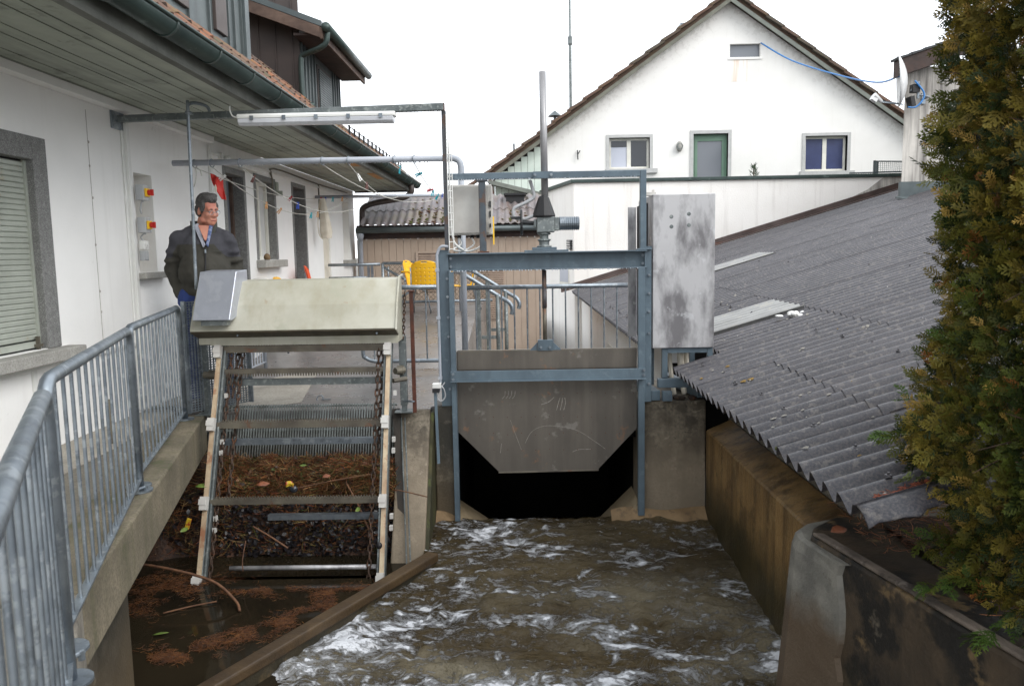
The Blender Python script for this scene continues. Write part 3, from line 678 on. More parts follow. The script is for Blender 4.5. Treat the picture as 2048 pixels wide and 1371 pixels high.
# --- windows and doors of the house
def win(name, y0, y1, z0, z1, depth, m_in, sill=None, frame=None, surround=None):
    r = MB()
    if surround:       # granite surround: jambs lining the reveal and standing proud of the wall
        sw, sm = surround
        r.bx(WX-depth, WX+.012, y1-.002, y1+sw, z0-.0, z1+sw); r.bx(WX-depth, WX+.012, y0-sw, y0+.002, z0, z1+sw)
        r.bx(WX-depth, WX+.012, y0+.0025, y1-.0025, z1-.002, z1+sw)
        r = r.build(name, sm, hs, bevel=.006)
    else:
        r.bx(WX-depth-.02, WX-depth, y0, y1, z0, z1); r = r.build(name, m_in, hs)
    OFF[r.name] = OFF[hs.name]
    if surround: MB().bx(WX-depth-.03, WX-depth-.005, y0, y1, z0, z1).build('panel', m_in, r)
    if frame:
        f = MB(); fx0, fx1 = WX-depth-.003, WX-depth+.03; t_ = .045
        f.bx(fx0, fx1, y0+.001, y0+t_, z0, z1-.003); f.bx(fx0, fx1, y1-t_-.003, y1-.003, z0, z1-.003); f.bx(fx0, fx1, y0+t_, y1-t_-.003, z1-t_, z1-.003); f.bx(fx0, fx1, y0+t_, y1-t_-.003, z0, z0+t_)
        ym = (y0+y1)/2; f.bx(fx0, fx1+.004, ym-.025, ym+.025, z0+t_, z1-t_)
        f.build('frame', frame, r)
    if sill: MB().bx(WX-depth, WX+sill[0], y0-sill[1], y1+sill[1], z0-sill[2], z0-.003).build('sill', M['stone_sill'], r, bevel=.008)
    return r
# shuttered window nearest the camera
w1 = win('window', 3.72, 5.36, .70, 1.985, .065, M['black'], (.13, .26, .085), None, (.155, M['granite']))
slat = MB().prism([(0,0), (.010,.006), (.012,.028), (.004,.036), (0,.036)], 'y', 0, 1.60).mesh('slat', M['shutter'])
for k in range(33): piece(slat, 'slat', w1, T(WX-.063, 3.74, .765+.0365*k))
MB().bx(WX-.065, WX-.04, 5.335, 5.358, .70, 1.98).bx(WX-.063, WX-.042, 3.73, 5.33, .715, .758).build('shutter_rail', M['shutter'], w1)
MB().bx(WX-.042, WX-.01, 5.28, 5.333, .72, .74).bx(WX-.042, WX-.02, 5.30, 5.32, .70, .79).build('latch', M['rake_steel'], w1)
MB().bx(WX-.02, WX-.002, 3.72, 5.36, .0, .0).v
# niche, doors, other windows
win('niche', 6.76, 7.09, 1.19, 2.04, .26, M['beige'], (.10, .10, .055))
dw1 = win('door', 8.86, 9.42, .02, 2.25, .15, M['glass_grey'], None, M['brown_wood'], (.07, M['granite']))
win('window', 9.86, 10.58, 1.27, 2.27, .12, M['curtain'], (.12, .10, .10), M['window_white'], (.065, M['granite']))
win('door', 11.46, 12.06, .02, 2.31, .28, M['glass_grey'], None, M['brown_wood'], (.06, M['granite']))
win('door', 13.1, 13.58, .3, 2.02, .03, M['beige'])
win('window', 14.6, 15.14, 1.23, 2.31, .24, M['beige'], (.10, .08, .09), None)
MB().bx(WX, WX+.03, 10.62, 10.72, 2.16, 2.30).bx(WX, WX+.10, 10.62, 10.66, 2.12, 2.18).build('shutter_box', M['soffit'], hs)
# plinth trunking below the near window, conduits up the wall
MB().bx(WX, WX+.022, 3.4, 6.60, .575, .605).bx(WX, WX+.022, 5.15, 5.185, .02, .575).build('plinth_band', M['white_plastic'], hs)
MB().bx(WX, WX+.008, 2.0, 5.14, .02, .56).build('plinth', M['stucco'], hs)

# old plaster joint with plugs where a cable once ran
pj = MB().bx(WX-.001, WX+.0015, 6.078, 6.084, .66, 2.44)
for z in (2.2, 2.02, 1.78, 1.42, 1.06, .9): pj.lathe((WX+.001, 6.085+random.uniform(-.006,.006), z), [(.012,0), (.008,.003)], 'x', 8)
M['joint'] = surf('joint', S(176,172,164), S(140,134,126), 14, .9)
pj.build('plaster_joint', M['joint'], hs)
# ================================================================== BACK SHED
sh = thing('shed', 'beige planked shed with mossy corrugated roof behind the yellow chairs', 'shed', (-1.3, 15.3, -.62))
MB().bx(-3.2, .38, 15.32, 18.4, -.62, 1.60).build('wall', M['beige_slat'], sh)
pk = MB().bx(0, .136, -.012, .006, -.60, 1.62).mesh('plank', M['plank'])
for k in range(25): 
    x = -3.14+.1415*k
    if -2.02 < x < -1.35: continue
    piece(pk, 'plank', sh, T(x, 15.31, 0))
pk2 = MB().bx(0, .136, -.012, .006, -.60, .55).mesh('plank', M['plank']); pk3 = MB().bx(0, .136, -.012, .006, 1.34, 1.62).mesh('plank', M['plank'])
for k in range(25):
    x = -3.14+.1415*k
    if -2.02 < x < -1.35: piece(pk2, 'plank', sh, T(x, 15.31, 0)); piece(pk3, 'plank', sh, T(x, 15.31, 0))
wv = MB().bx(-2.06, -1.33, 15.30, 15.318, .55, 1.34).build('window', M['beige_slat'], sh); OFF[wv.name] = OFF[sh.name]
ls = MB().prism([(0,0), (-.014,.010), (-.014,.03), (0,.034)], 'x', 0, .63).mesh('slat', M['beige_slat'])
for k in range(20): piece(ls, 'slat', wv, T(-2.01, 15.298, .57+.036*k))
MB().bx(-2.06, -2.015, 15.27, 15.30, .55, 1.36).bx(-1.375, -1.33, 15.27, 15.30, .55, 1.36).bx(-2.014, -1.376, 15.27, 15.30, 1.325, 1.36).build('window_frame', M['plank'], wv)
wv2 = MB().bx(-.95, -.35, 15.285, 15.305, .0, 1.1).build('window', M['beige_slat'], sh); OFF[wv2.name] = OFF[sh.name]
ls2 = MB().prism([(0,0), (-.014,.010), (-.014,.03), (0,.034)], 'x', 0, .56).mesh('slat', M['beige_slat'])
for k in range(29): piece(ls2, 'slat', wv2, T(-.93, 15.283, .02+.036*k))
MB().bx(-3.18, .42, 15.26, 15.40, 1.615, 1.73).build('beam', M['dark_wood'], sh)
MB().bx(-3.18, .42, 15.22, 15.25, 1.70, 1.875).build('eave_board', M['dark_wood'], sh)
g2 = MB(); g2.tube([(-3.17, 15.13, 1.775), (.42, 15.13, 1.775)], .058, 10); g2.build('gutter', M['zinc'], sh, smooth=True)
MB().tube([(-3.10,15.15,1.74), (-3.10,15.16,1.60), (-3.12,15.24,1.5), (-3.12,15.24,-.5)], .048, 10).lathe((-3.10,15.15,1.62), [(.05,-.04), (.075,.06), (.075,.1)], n=10).build('downpipe', M['pvc_grey'], sh, smooth=True)
def corr(L, W, pitch, amp, t=.006, seg=8, along='x'):
    # sheet: runs L along -local x (up the slope is +x), waves along y
    n = int(round(W/pitch*seg)); vs, fs = [], []
    for x in (0, L):
        for s_ in (0, 1):
            for i in range(n+1):
                y = W*i/n; vs.append((x, y, amp*math.cos(2*PI*y/pitch)-t*s_))
    q = n+1
    for i in range(n):
        fs += [(i, i+2*q, i+1+2*q, i+1), (q+i, q+i+1, 3*q+i+1, 3*q+i)]
    b4 = len(vs); vs += list(vs)      # the cut ends keep vertices of their own, so shading stays even along the sheet
    for i in range(n): fs += [(b4+i, b4+i+1, b4+q+i+1, b4+q+i), (b4+2*q+i, b4+3*q+i, b4+3*q+i+1, b4+2*q+i+1)]
    fs += [(b4, b4+q, b4+3*q, b4+2*q), (b4+n, b4+2*q+n, b4+3*q+n, b4+q+n)]
    return MB().add(vs, fs)
# its roof rises away from us: up-slope along +Y, corrugations spaced along X
sp = math.atan2(.62, 1.15)
cs_ = corr(.66, .885, .1475, .021).mesh('roof_sheet', M['fibre_back'])
for p_ in cs_.polygons: p_.use_smooth = True
Mr = Matrix(((0,-1,0,0),(1,0,0,0),(0,0,1,0),(0,0,0,1)))       # local x -> world y, local y -> -world x
for r in range(2):
    for k in range(4):
        s = .60*r; Mx = T(-3.08+.885*(k+1), 15.08+s*math.cos(sp), 1.872+s*math.sin(sp)+.012*r) @ Matrix.Rotation(sp, 4, 'X') @ Mr
        piece(cs_, 'roof_sheet', sh, Mx)
mo = MB()
for _ in range(240):
    s = abs(random.gauss(.2, .45)) % 1.2; x = random.choice([-2.05,-1.9,-1.7,-1.5,-1.35,-1.2,.0,-.2])+random.gauss(0,.07)
    mo.ell((x, 15.12+s*math.cos(sp), 1.885+s*math.sin(sp)+.0), (random.uniform(.015,.05), random.uniform(.015,.04), random.uniform(.008,.018)), 7, 5)
M['moss_brown'] = surf('moss_brown', S(92,64,46), S(80,84,38), 5, .95, bump=.9, bscale=120, contrast=(.45,.55))
mo.build('roof_moss', M['moss_brown'], sh, smooth=True, kind='stuff')
MB().bx(-.30, .06, 15.85, 16.1, 2.22, 2.44).bx(-.34, .10, 15.80, 16.15, 2.44, 2.48).build('roof_vent', M['black'], sh)
# ================================================================== WHITE ANNEX BEHIND THE CORRUGATED ROOF
an = thing('annex', 'white rough plastered flat roofed annex with dark metal parapet', 'building', (1.36, 20.6, -.62))
MB().prism([(1.36,20.6), (13.5,20.6), (13.5,23.9), (.66,23.9)], 'z', -1.7, 3.06).build('wall', M['stucco_rough'], an)
MB().prism([(1.29,20.54), (13.55,20.54), (13.55,24.0), (.55,24.0)], 'z', 3.062, 3.15).build('parapet_cap', M['gutter'], an, bevel=.01)
Mst = MB().bx(8.6, 9.85, 20.585, 20.597, 1.9, 3.05)
st_poly = [(6.9,1.92), (9.9,2.80), (9.9,3.05), (9.3,3.05), (8.9,2.75), (8.2,2.42)]
MB().prism(st_poly, 'y', 20.598, 20.592).build('stain', M['stucco_stain'], an)
# small windows of the annex side, seen under the railing
def side_window(t0, t1, z0, z1):
    p, q = Vector((1.36,20.6)), Vector((.66,23.9)); d = (q-p).normalized(); nn = Vector((-d.y, d.x))
    if nn.x > 0: nn = -nn
    a, b = p+d*t0+nn*.01, p+d*t1+nn*.01
    f = MB().prism([tuple(a), tuple(b), tuple(b-nn*.05), tuple(a-nn*.05)], 'z', z0, z1).build('window', M['window_white'], an); OFF[f.name] = OFF[an.name]
    d2_ = .07; a2, b2_ = a+d*d2_+nn*.006, b-d*d2_+nn*.006
    MB().prism([tuple(a2), tuple(b2_), tuple(b2_-nn*.02), tuple(a2-nn*.02)], 'z', z0+.07, z1-.07).build('pane', M['glass_pale'], f)
side_window(.5, 1.5, .42, 1.0)
MB().bx(1.0, 1.16, 20.9, 20.95, 1.4, 1.75).v
# vent grille on the annex side
vg = MB()
for k in range(6): vg.bx(1.18, 1.34, 20.75, 21.0, 1.36+.045*k, 1.385+.045*k)
vg.build('vent_grille', M['black_metal'], an)
# ================================================================== GABLED HOUSE BEHIND
gh = thing('gabled_house', 'white gabled house with green door behind the flat roofed annex', 'house', (6.2, 24.2, -.62))
gw = MB(); AX, AZ, SL = 6.2, 8.55, .70
def gz(x): return AZ-SL*abs(x-AX)
HOLES = {'d': (5.21,6.25,2.6,4.75), 'w1': (2.68,3.9,3.76,4.68), 'w2': (8.56,9.82,3.58,4.62), 'v': (6.27,7.17,6.95,7.33)}
gw = MB()
xs = sorted({.6, 12.0, AX, *[h[0] for h in HOLES.values()], *[h[1] for h in HOLES.values()]})
for x0, x1 in zip(xs[:-1], xs[1:]):
    hh = sorted([(h[2], h[3]) for h in HOLES.values() if h[0] <= x0 and h[1] >= x1]); z = -.62
    for a_, b_ in hh: gw.bx(x0, x1, 24.2, 24.5, z, a_); z = b_
    gw.prism([(x0, z), (x1, z), (x1, gz(x1)), (x0, gz(x0))], 'y', 24.2, 24.5)
gw.bx(.6, .9, 24.501, 34, -.62, 4.4)
gw.build('wall', M['stucco_gable'], gh)
gr = MB().prism([(-.9, gz(-.9)+.03), (AX, AZ+.03), (13.4, gz(13.4)+.03), (13.4, gz(13.4)+.2), (AX, AZ+.2), (-.9, gz(-.9)+.2)], 'y', 23.95, 34.2).build('roof', M['tile_dark'], gh); OFF[gr.name] = OFF[gh.name]
# verge boards, and the verge tiles stepping up both sides
for s_ in (-1, 1):
    e = -.95 if s_ < 0 else 13.4
    MB().prism([(e, gz(e)-.10), (AX, AZ-.10), (AX, AZ+.03), (e, gz(e)+.03)], 'y', 23.86, 23.90).build('verge_board', M['verge' if s_ < 0 else 'sage'], gr)
vt = MB().prism([(0,.0), (.62,.0), (.62,.07), (0,.085)], 'y', 23.80, 24.12).mesh('verge_tile', M['tile_dark'])
a_ = math.atan(SL)
for s_ in (-1, 1):
    for k in range(17):
        x = AX+s_*(.15+.46*k)
        if s_ < 0: Mx = T(x-.46, 0, gz(x-.46)+.20-.02) @ Matrix.Rotation(-a_+.06, 4, 'Y')
        else: Mx = T(x+.46, 0, gz(x+.46)+.18) @ Matrix.Rotation(a_-.06, 4, 'Y') @ T(-.62, 0, 0)
        piece(vt, 'verge_tile', gr, Mx)
# roof light and chimney cowl
MB().bx(5.0, 5.3, 25.2, 26.2, 8.0, 8.25).build('roof_light', M['galv'], gr)
MB().tube([(1.16,26.6,5.0), (1.16,26.6,5.62)], .14, 12).build('flue', M['black_metal'], gr, smooth=True)
MB().lathe((1.16,26.6,5.62), [(.05,0), (.05,.12), (.24,.13), (.01,.32)], n=12).build('flue_cowl', M['zinc'], gr)
# clad wing under the left eave
gcl = MB().bx(0, .19, 0, .03, 0, 1).mesh('cladding_board', M['green_clad'])
for k in range(9):
    x = -.98+.2*k+.0
    if x > .50: break
    h = gz(x+.1)-.12-3.05
    if h > .1: piece(gcl, 'cladding_board', gh, T(x, 24.16, 3.05) @ Matrix.Diagonal((1,1,h,1)))
MB().bx(-.75, .60, 24.20, 30, 2.2, 3.75).build('side_wing', M['sage'], gh)
MB().prism([(-1.0,3.42), (-.9,3.34), (.9,2.88), (.9,3.0), (-.9,3.46)], 'y', 23.7, 24.15).build('wing_eave', M['sage'], gh)
MB().bx(-.72, .55, 23.95, 24.155, 2.2, 2.98).build('wing_wall', M['stone_sill'], gh)
MB().tube(smooth_path([(-.92,23.8,3.55), (-.90,23.8,3.3), (-.86,23.85,3.0), (-.86,23.85,2.3)], 4), .06, 8).build('downpipe', M['rust'], gh, smooth=True)
# openings
def front_open(name, h, sw, m_frame, panes, extra=None):
    x0, x1, z0, z1 = h; Y = 24.2
    f = MB(); f.bx(x0-sw, x0, Y-.03, Y+.2, z0, z1+sw); f.bx(x1, x1+sw, Y-.03, Y+.2, z0, z1+sw); f.bx(x0+.001, x1-.001, Y-.03, Y+.2, z1, z1+sw)
    f = f.build(name, M['surround'], gh); OFF[f.name] = OFF[gh.name]
    fr = MB(); t_ = .07
    fr.bx(x0, x0+t_, Y+.14, Y+.2, z0, z1); fr.bx(x1-t_, x1, Y+.14, Y+.2, z0, z1); fr.bx(x0+t_, x1-t_, Y+.14, Y+.2, z1-t_, z1); fr.bx(x0+t_, x1-t_, Y+.14, Y+.2, z0, z0+t_)
    if len(panes) > 1: xm = (x0+x1)/2; fr.bx(xm-.06, xm+.06, Y+.135, Y+.2, z0+t_, z1-t_)
    fr.build('frame', m_frame, f)
    n = len(panes)
    for i, pm in enumerate(panes):
        MB().bx(x0+t_+(x1-x0-2*t_)*i/n+.001, x0+t_+(x1-x0-2*t_)*(i+1)/n-.001, Y+.16, Y+.18, z0+t_, z1-t_).build('pane', pm, f)
    return f
f1 = front_open('window', HOLES['w1'], .09, M['window_white'], [M['glass_pale'], M['glass_dark']])
MB().bx(2.55, 4.12, 24.08, 24.2, 3.62, 3.755).build('sill', M['surround'], f1)
MB().bx(2.75, 3.28, 24.352, 24.356, 4.42, 4.61).build('blind_gap', M['glass_dark'], f1)
f2 = front_open('window', HOLES['w2'], .09, M['window_white'], [M['blind_blue'], M['blind_blue']])
MB().bx(8.4, 10.02, 24.08, 24.2, 3.40, 3.575).build('sill', M['surround'], f2)
f3 = front_open('door', HOLES['d'], .10, M['green_door'], [M['glass_grey']])
MB().bx(5.28, 5.36, 24.33, 24.37, 2.6, 4.68).bx(6.10, 6.18, 24.33, 24.37, 2.6, 4.68).bx(5.361, 6.099, 24.33, 24.37, 4.55, 4.68).build('door_stile', M['green_door'], f3)
MB().bx(6.27, 7.17, 24.32, 24.36, 6.95, 7.33).build('attic_opening', M['glass_grey'], gh, label='long low attic opening under the gable')
MB().bx(6.22, 7.22, 24.17, 24.2, 6.88, 6.94).build('attic_sill', M['stucco_far'], gh)
# rust run below the attic opening
M['rust_run'] = surf('rust_run', S(236,234,230), S(228,225,219), .6, .9, streak=(S(206,160,110), .55, .50))
MB().bx(6.24, 6.80, 24.1965, 24.199, 6.25, 6.875).build('rust_stain', M['rust_run'], gh)
lamp_b = MB().ell((4.78,24.12,4.38), (.10,.09,.16), 12, 8).build('bulkhead_lamp', M['stone_sill'], smooth=True)
tag(lamp_b, 'small oval grey bulkhead lamp between window and green door of the gabled house', 'lamp')
MB().ring((4.78,24.06,4.38), .08, .018, Matrix.Rotation(PI/2, 3, 'X')).build('lamp_ring', M['galv_dull'], lamp_b)
hk = MB().tube([(1.72,24.15,4.33), (1.72,24.10,4.2), (1.73,24.10,4.05)], .018, 6).tube([(1.72,24.12,4.2), (1.80,24.12,4.32)], .015, 6).build('wall_hook', M['black_metal'])
tag(hk, 'small black iron hook on white gable wall left of the windows', 'hook')
# terrace railing at the far right, mesh filled
tr = thing('terrace_railing', 'low dark railing with wire mesh on the annex parapet at far right', 'railing', (9.3, 20.8, 3.15))
MB().bx(9.12, 9.17, 20.75, 20.8, 3.15, 3.50).build('post', M['zinc'], tr); MB().bx(9.27, 9.32, 20.95, 21.0, 3.15, 3.48).build('post', M['zinc'], tr)
MB().bar((9.12,20.77,3.48), (9.9,20.77,3.46), .04, .03).bar((8.5,20.75,3.19), (9.9,20.75,3.20), .04, .03).build('rail', M['zinc'], tr)
ms = MB()
for k in range(14): ms.tube([(9.2+.05*k,20.78,3.2), (9.2+.05*k,20.78,3.46)], .005, 4)
for k in range(14): ms.tube([(8.5+.045*k,20.76,3.15), (8.5+.045*k,20.76,3.2)], .006, 4)
for k in range(5): ms.tube([(9.2,20.78,3.22+.05*k), (9.9,20.78,3.22+.05*k)], .005, 4)
ms.build('mesh', M['galv_dull'], tr, kind='stuff')
# conifer twig by the green door
tp = thing('potted_conifer', 'small grey green conifer just showing beside the green door', 'plant', (6.62, 22.0, 3.15))
tpb = MB()
for _ in range(90):
    z = random.uniform(0,.42); r = .16*(1-z/.5); a = random.uniform(0, 6.28); c = Vector((6.40+r*math.cos(a)*random.random(), 22.0+r*math.sin(a), 3.15+z))
    d = Vector((math.cos(a)*.06, math.sin(a)*.06, .08)); tpb.tube([c, c+d], [.01, .002], 4, False)
M['conifer'] = surf('conifer', S(84,98,76), S(64,78,58), 10, .9)
tpb.build('foliage', M['conifer'], tp, kind='stuff'); MB().tube([(6.4,22,3.15), (6.4,22,3.5)], .012, 6).build('stem', M['bark'], tp)
# radio mast
mst = MB(); mst.tube([(1.9,30,5.5), (1.9,30,9.0)], .055, 8).tube([(1.9,30,9.0), (1.9,30,13.5)], .038, 8).lathe((1.9,30,8.85), [(.06,0), (.085,.05), (.085,.3), (.05,.35)], n=10).lathe((1.9,30,6.35), [(.06,0), (.08,.05), (.08,.12), (.05,.16)], n=10)
mst.bx(1.6, 2.2, 29.7, 30.3, -.62, 5.5)
tag(mst.build('mast', M['galv_dull'], smooth=False), 'thin grey metal mast rising behind the left slope of the gable', 'mast')
an2 = MB().tube([(-.20,25.5,4.15), (-.20,25.5,4.75)], .03, 6).tube([(-.28,25.5,4.2), (-.20,25.5,4.6)], .02, 6).tube([(-.14,25.5,4.6), (-.02,25.5,4.46)], .012, 6).build('roof_bracket', M['black_metal'])
tag(an2, 'small black bracket standing on the lowest left end of the gable roof', 'bracket')
# ================================================================== HOUSE CORNER AT THE FAR RIGHT WITH THE DISH
ch = thing('corner_house', 'stained white house corner with dark shingled eave beside the hedge', 'house', (8.1, 17, 1.5))
MB().prism([(8.06,17), (14,17), (14,23), (10.2,19.4)], 'z', -.6, 5.0).build('wall', M['stucco_stain'], ch)
MB().prism([(7.80,4.76), (7.80,5.10), (11.4,6.25), (11.4,5.9)], 'y', 16.72, 16.98).build('roof_edge', M['dark_wood'], ch)
shm = MB().prism([(0,0), (.30,0), (.30,.03), (0,.05)], 'y', 16.68, 17.02).mesh('shingle', M['black_metal'])
for k in range(13): piece(shm, 'shingle', ch, T(7.76+.27*k, 0, 5.09+.27*k*.32) @ Matrix.Rotation(-.31, 4, 'Y'))
MB().bx(8.0, 14, 16.9, 17.0, 2.30, 2.64).prism([(16.5,2.24), (16.9,2.30), (16.9,2.34), (16.5,2.27)], 'x', 7.9, 12).build('base_flashing', M['zinc'], ch)
# satellite dish seen edge-on
sdh = thing('satellite_dish', 'white satellite dish seen edge on, fixed to the stained house corner', 'satellite dish', (8.35, 16.9, 4.5))
n = 20; rings = 5; vs, fs = [], []
R0 = .50
Mx = Matrix.Rotation(math.radians(-21), 3, 'Z') @ Matrix.Rotation(math.radians(-93), 3, 'Y')
for i in range(rings+1):
    r = R0*i/rings
    for k in range(n):
        a = 2*PI*k/n; p = Mx @ Vector((r*math.cos(a)*1.04, r*math.sin(a)*.95, .16*(r/R0)**2)); vs.append(p+Vector((7.92,16.6,4.66)))
for i in range(rings):
    for k in range(n):
        a, b = i*n+k, i*n+(k+1)%n; fs.append((a, b, b+n, a+n))
dd = MB().add(vs, fs).build('reflector', M['dish'], sdh, smooth=True); so = dd.modifiers.new('sol', 'SOLIDIFY'); so.thickness = .02
MB().bar((7.98,16.6,4.32), (8.02,16.6,4.12), .22, .08).bx(8.0, 8.14, 16.52, 16.68, 4.40, 4.56).build('backing', M['black'], sdh)
MB().tube([(8.14,16.6,4.28), (8.14,16.6,4.62)], .028, 8).tube([(8.14,16.6,4.36), (8.44,16.75,4.34), (8.44,17.0,4.34)], .02, 8).bx(8.40, 8.48, 16.96, 16.998, 4.24, 4.46).bar((8.0,16.6,4.48), (8.14,16.6,4.46), .05, .10).build('wall_bracket', M['galv'], sdh)
MB().bar((7.85,16.6,4.17), (7.36,16.5,4.21), .03, .02).tube([(7.85,16.68,4.2), (7.35,16.6,4.26)], .01, 6).build('arm', M['galv'], sdh)
MB().tube([(7.36,16.5,4.22), (7.18,16.45,4.34)], [.035,.06], 10).bar((7.14,16.45,4.30), (7.24,16.47,4.24), .09, .10).build('receiver_head', M['dish'], sdh)
bc = MB().tube(smooth_path([(7.17,24.15,7.33), (7.7,23,6.55), (8.3,21.2,5.75), (8.35,19,5.10), (7.84,16.8,4.78)], 6), .022, 6).build('blue_cable', M['blue_cable'], smooth=True)
tag(bc, 'bright blue cable slung from the attic opening to the corner house eave', 'cable')
bc2 = MB().tube(smooth_path([(8.02,16.5,4.62), (8.2,16.5,4.4), (8.2,16.5,4.25), (8.06,16.5,4.1), (7.9,16.5,4.1)], 5), .018, 6).build('blue_cable', M['blue_cable'], smooth=True)
tag(bc2, 'short loop of blue cable hanging behind the satellite dish', 'cable')
# ================================================================== CORRUGATED ROOF SHED ON THE RIGHT
rs = thing('corrugated_shed', 'low shed with large grey corrugated fibre cement roof above the canal', 'shed', (1.75, 10, -.62))
MB().bx(1.74, 1.95, 3.98, 6.6, -.62, .30).build('plaster_wall', M['concrete'], rs)
MB().bx(1.54, 1.74, 8.7, 20.55, -1.7, .24).build('wall', M['stucco_far'], rs); MB().bx(11.0, 11.2, 3.4, 20.4, -.62, 2.9).build('wall', M['stucco_far'], rs)
MB().bx(1.545, 1.745, 6.61, 8.69, -.62, .05).build('low_wall', M['void_shade'], rs)
wlo = MB().bx(1.525, 1.545, 12.6, 14.2, -.92, -.35).build('window', M['window_white'], rs); OFF[wlo.name] = OFF[rs.name]
MB().bx(1.518, 1.53, 12.75, 14.05, -.8, -.45).build('pane', M['glass_pale'], wlo)
SLP = .287; al = math.atan(SLP)
def rz(x): return .30+SLP*(x-1.25)
PITCH = .149; W6 = PITCH*6
_cache = {}
def sheet(L, ncol=6, m='fibre'):
    key = (round(L, 2), ncol, m)
    if key not in _cache:
        me = corr(L, PITCH*ncol+(.03 if ncol == 6 else .002), PITCH, .033, .0065, 10).mesh('roof_sheet', M[m])
        for p_ in me.polygons: p_.use_smooth = abs(p_.normal.z) > .2
        _cache[key] = me
    return _cache[key]
Ncol = 19; ysh = 2.90
for c in range(Ncol):
    y = ysh+W6*c
    if c < 2: xs = [1.25, 1.80, 4.4, 7.0, 9.4]
    elif c == 2: xs = [1.25, 1.80, 4.4, 7.0, 9.4]
    else: xs = [1.25, 2.60+.02*c, 5.15+.03*c, 7.6, 10.0]
    for r in range(len(xs)):
        x0 = xs[r]; x1 = xs[r+1] if r+1 < len(xs) else 11.3
        if c == 0 and r > 0: continue
        yy, nc = y, 6
        if r == 0 and 3.55 <= (y-ysh)/W6 < 4.5: x0 = 1.66
        if c == 4 and r == 0: x0 = 1.66
        if c == 5 and r == 0: x0 = 1.66; 
        L = (x1-x0)/math.cos(al)+.14
        Mx = T(x0, yy, rz(x0)+.008*(r > 0)+.003*r+.002*((c*5+r) % 2)) @ Matrix.Rotation(-al-.002, 4, 'Y')
        if c == 3 and r == 0:   # the sheets beyond stop short of the cabinet here
            me_ = corr(L, W6+.002, PITCH, .033, .0065, 10).mesh('roof_sheet', M['fibre'])
            for p_ in me_.polygons: p_.use_smooth = abs(p_.normal.z) > .2
            piece(me_, 'roof_sheet', rs, Mx); continue
        piece(sheet(L), 'roof_sheet', rs, Mx)
# translucent strips and a broken corner sheet
for (x0, y0, L, nc) in ((1.72, 7.42, .98, 6), (3.0, 13.4, 1.35, 6)):
    piece(sheet(L, nc, 'clear_sheet'), 'skylight_sheet', rs, T(x0, y0, rz(x0)+.030) @ Matrix.Rotation(-al, 4, 'Y'), 'pale translucent corrugated strip in the roof')
tn_ = MB(); nt_ = 14; vs, fs = [], []
for i in range(nt_+1):
    u = i/nt_; x = 1.25+.62*u; jag = .02*math.sin(17*u)+.015*math.sin(41*u)
    for j in range(5):
        v = j/4; y = 2.90-.10*v*(1.2-.5*u)+jag*v; vs.append((x, y, rz(x)+.026-.05*v*v+.004))
for i in range(nt_):
    for j in range(4): a_ = i*5+j; fs.append((a_, a_+1, a_+6, a_+5))
to = tn_.add(vs, fs).build('broken_edge', M['fibre'], rs, smooth=True, label='torn edge of the nearest roof sheet'); to.modifiers.new('s', 'SOLIDIFY').thickness = .008
# rafters under the far eave, eave end blocks
rb = MB().bx(0, .9, 0, .07, -.10, -.03).mesh('rafter', M['dark_wood'])
for k in range(13): piece(rb, 'rafter', rs, T(1.32, 8.8+.9*k, rz(1.32)) @ Matrix.Rotation(-al, 4, 'Y'))
# flashing where the roof meets the annex
MB().prism([(1.0, rz(1.0)+.03), (10.4, rz(10.4)+.03), (10.4, rz(10.4)+.20), (1.0, rz(1.0)+.17)], 'y', 20.42, 20.50).prism([(1.0, rz(1.0)+.04), (10.4, rz(10.4)+.04), (10.4, rz(10.4)+.06), (1.0, rz(1.0)+.06)], 'y', 20.15, 20.419).build('flashing', M['flashing'], rs)
# roof bolts and lumps of moss and lichen
bolt = MB().lathe((0,0,0), [(.016,0), (.014,.008), (.006,.009), (.006,.018)], n=8).mesh('roof_bolt', M['fibre'])
for c in range(0, 14):
    for xx in (1.45, 2.35, 3.9):
        for dy in (.0, PITCH*3):
            if c == 0 and xx > 1.9: continue
            if 4 <= c <= 5 and xx < 1.7: continue
            piece(bolt, 'roof_bolt', rs, T(xx+random.uniform(-.05,.05), ysh+W6*c+PITCH+dy, rz(xx)+.036))
mo = MB()
for _ in range(120):
    x = random.choice([1.3,1.35,1.5,1.8,2.6,2.65,2.2])+random.gauss(0,.08); y = ysh+PITCH*(int(random.uniform(0,60))+.5); s_ = random.uniform(.010,.03)
    if (y < 3.8 and x > 1.75) or x < 1.29 or (6.4 < y < 8.4 and x < 1.75): continue
    mo.ell((x, y, rz(x)-.012), (s_*1.5, s_, s_*.7), 7, 5)
mo.build('roof_moss', M['moss'], rs, smooth=True, kind='stuff')
pb = MB(); 
for k in range(14): pb.ell((2.46+random.gauss(0,.06), 7.16+random.gauss(0,.05), rz(2.46)+.035+.03*random.random()), (random.uniform(.02,.05),random.uniform(.015,.04),random.uniform(.008,.03)), 7, 5)
tag(pb.build('plastic_scrap', M['white_plastic'], smooth=True), 'crumpled white plastic scrap lying on the corrugated roof below the pale strip', 'litter')

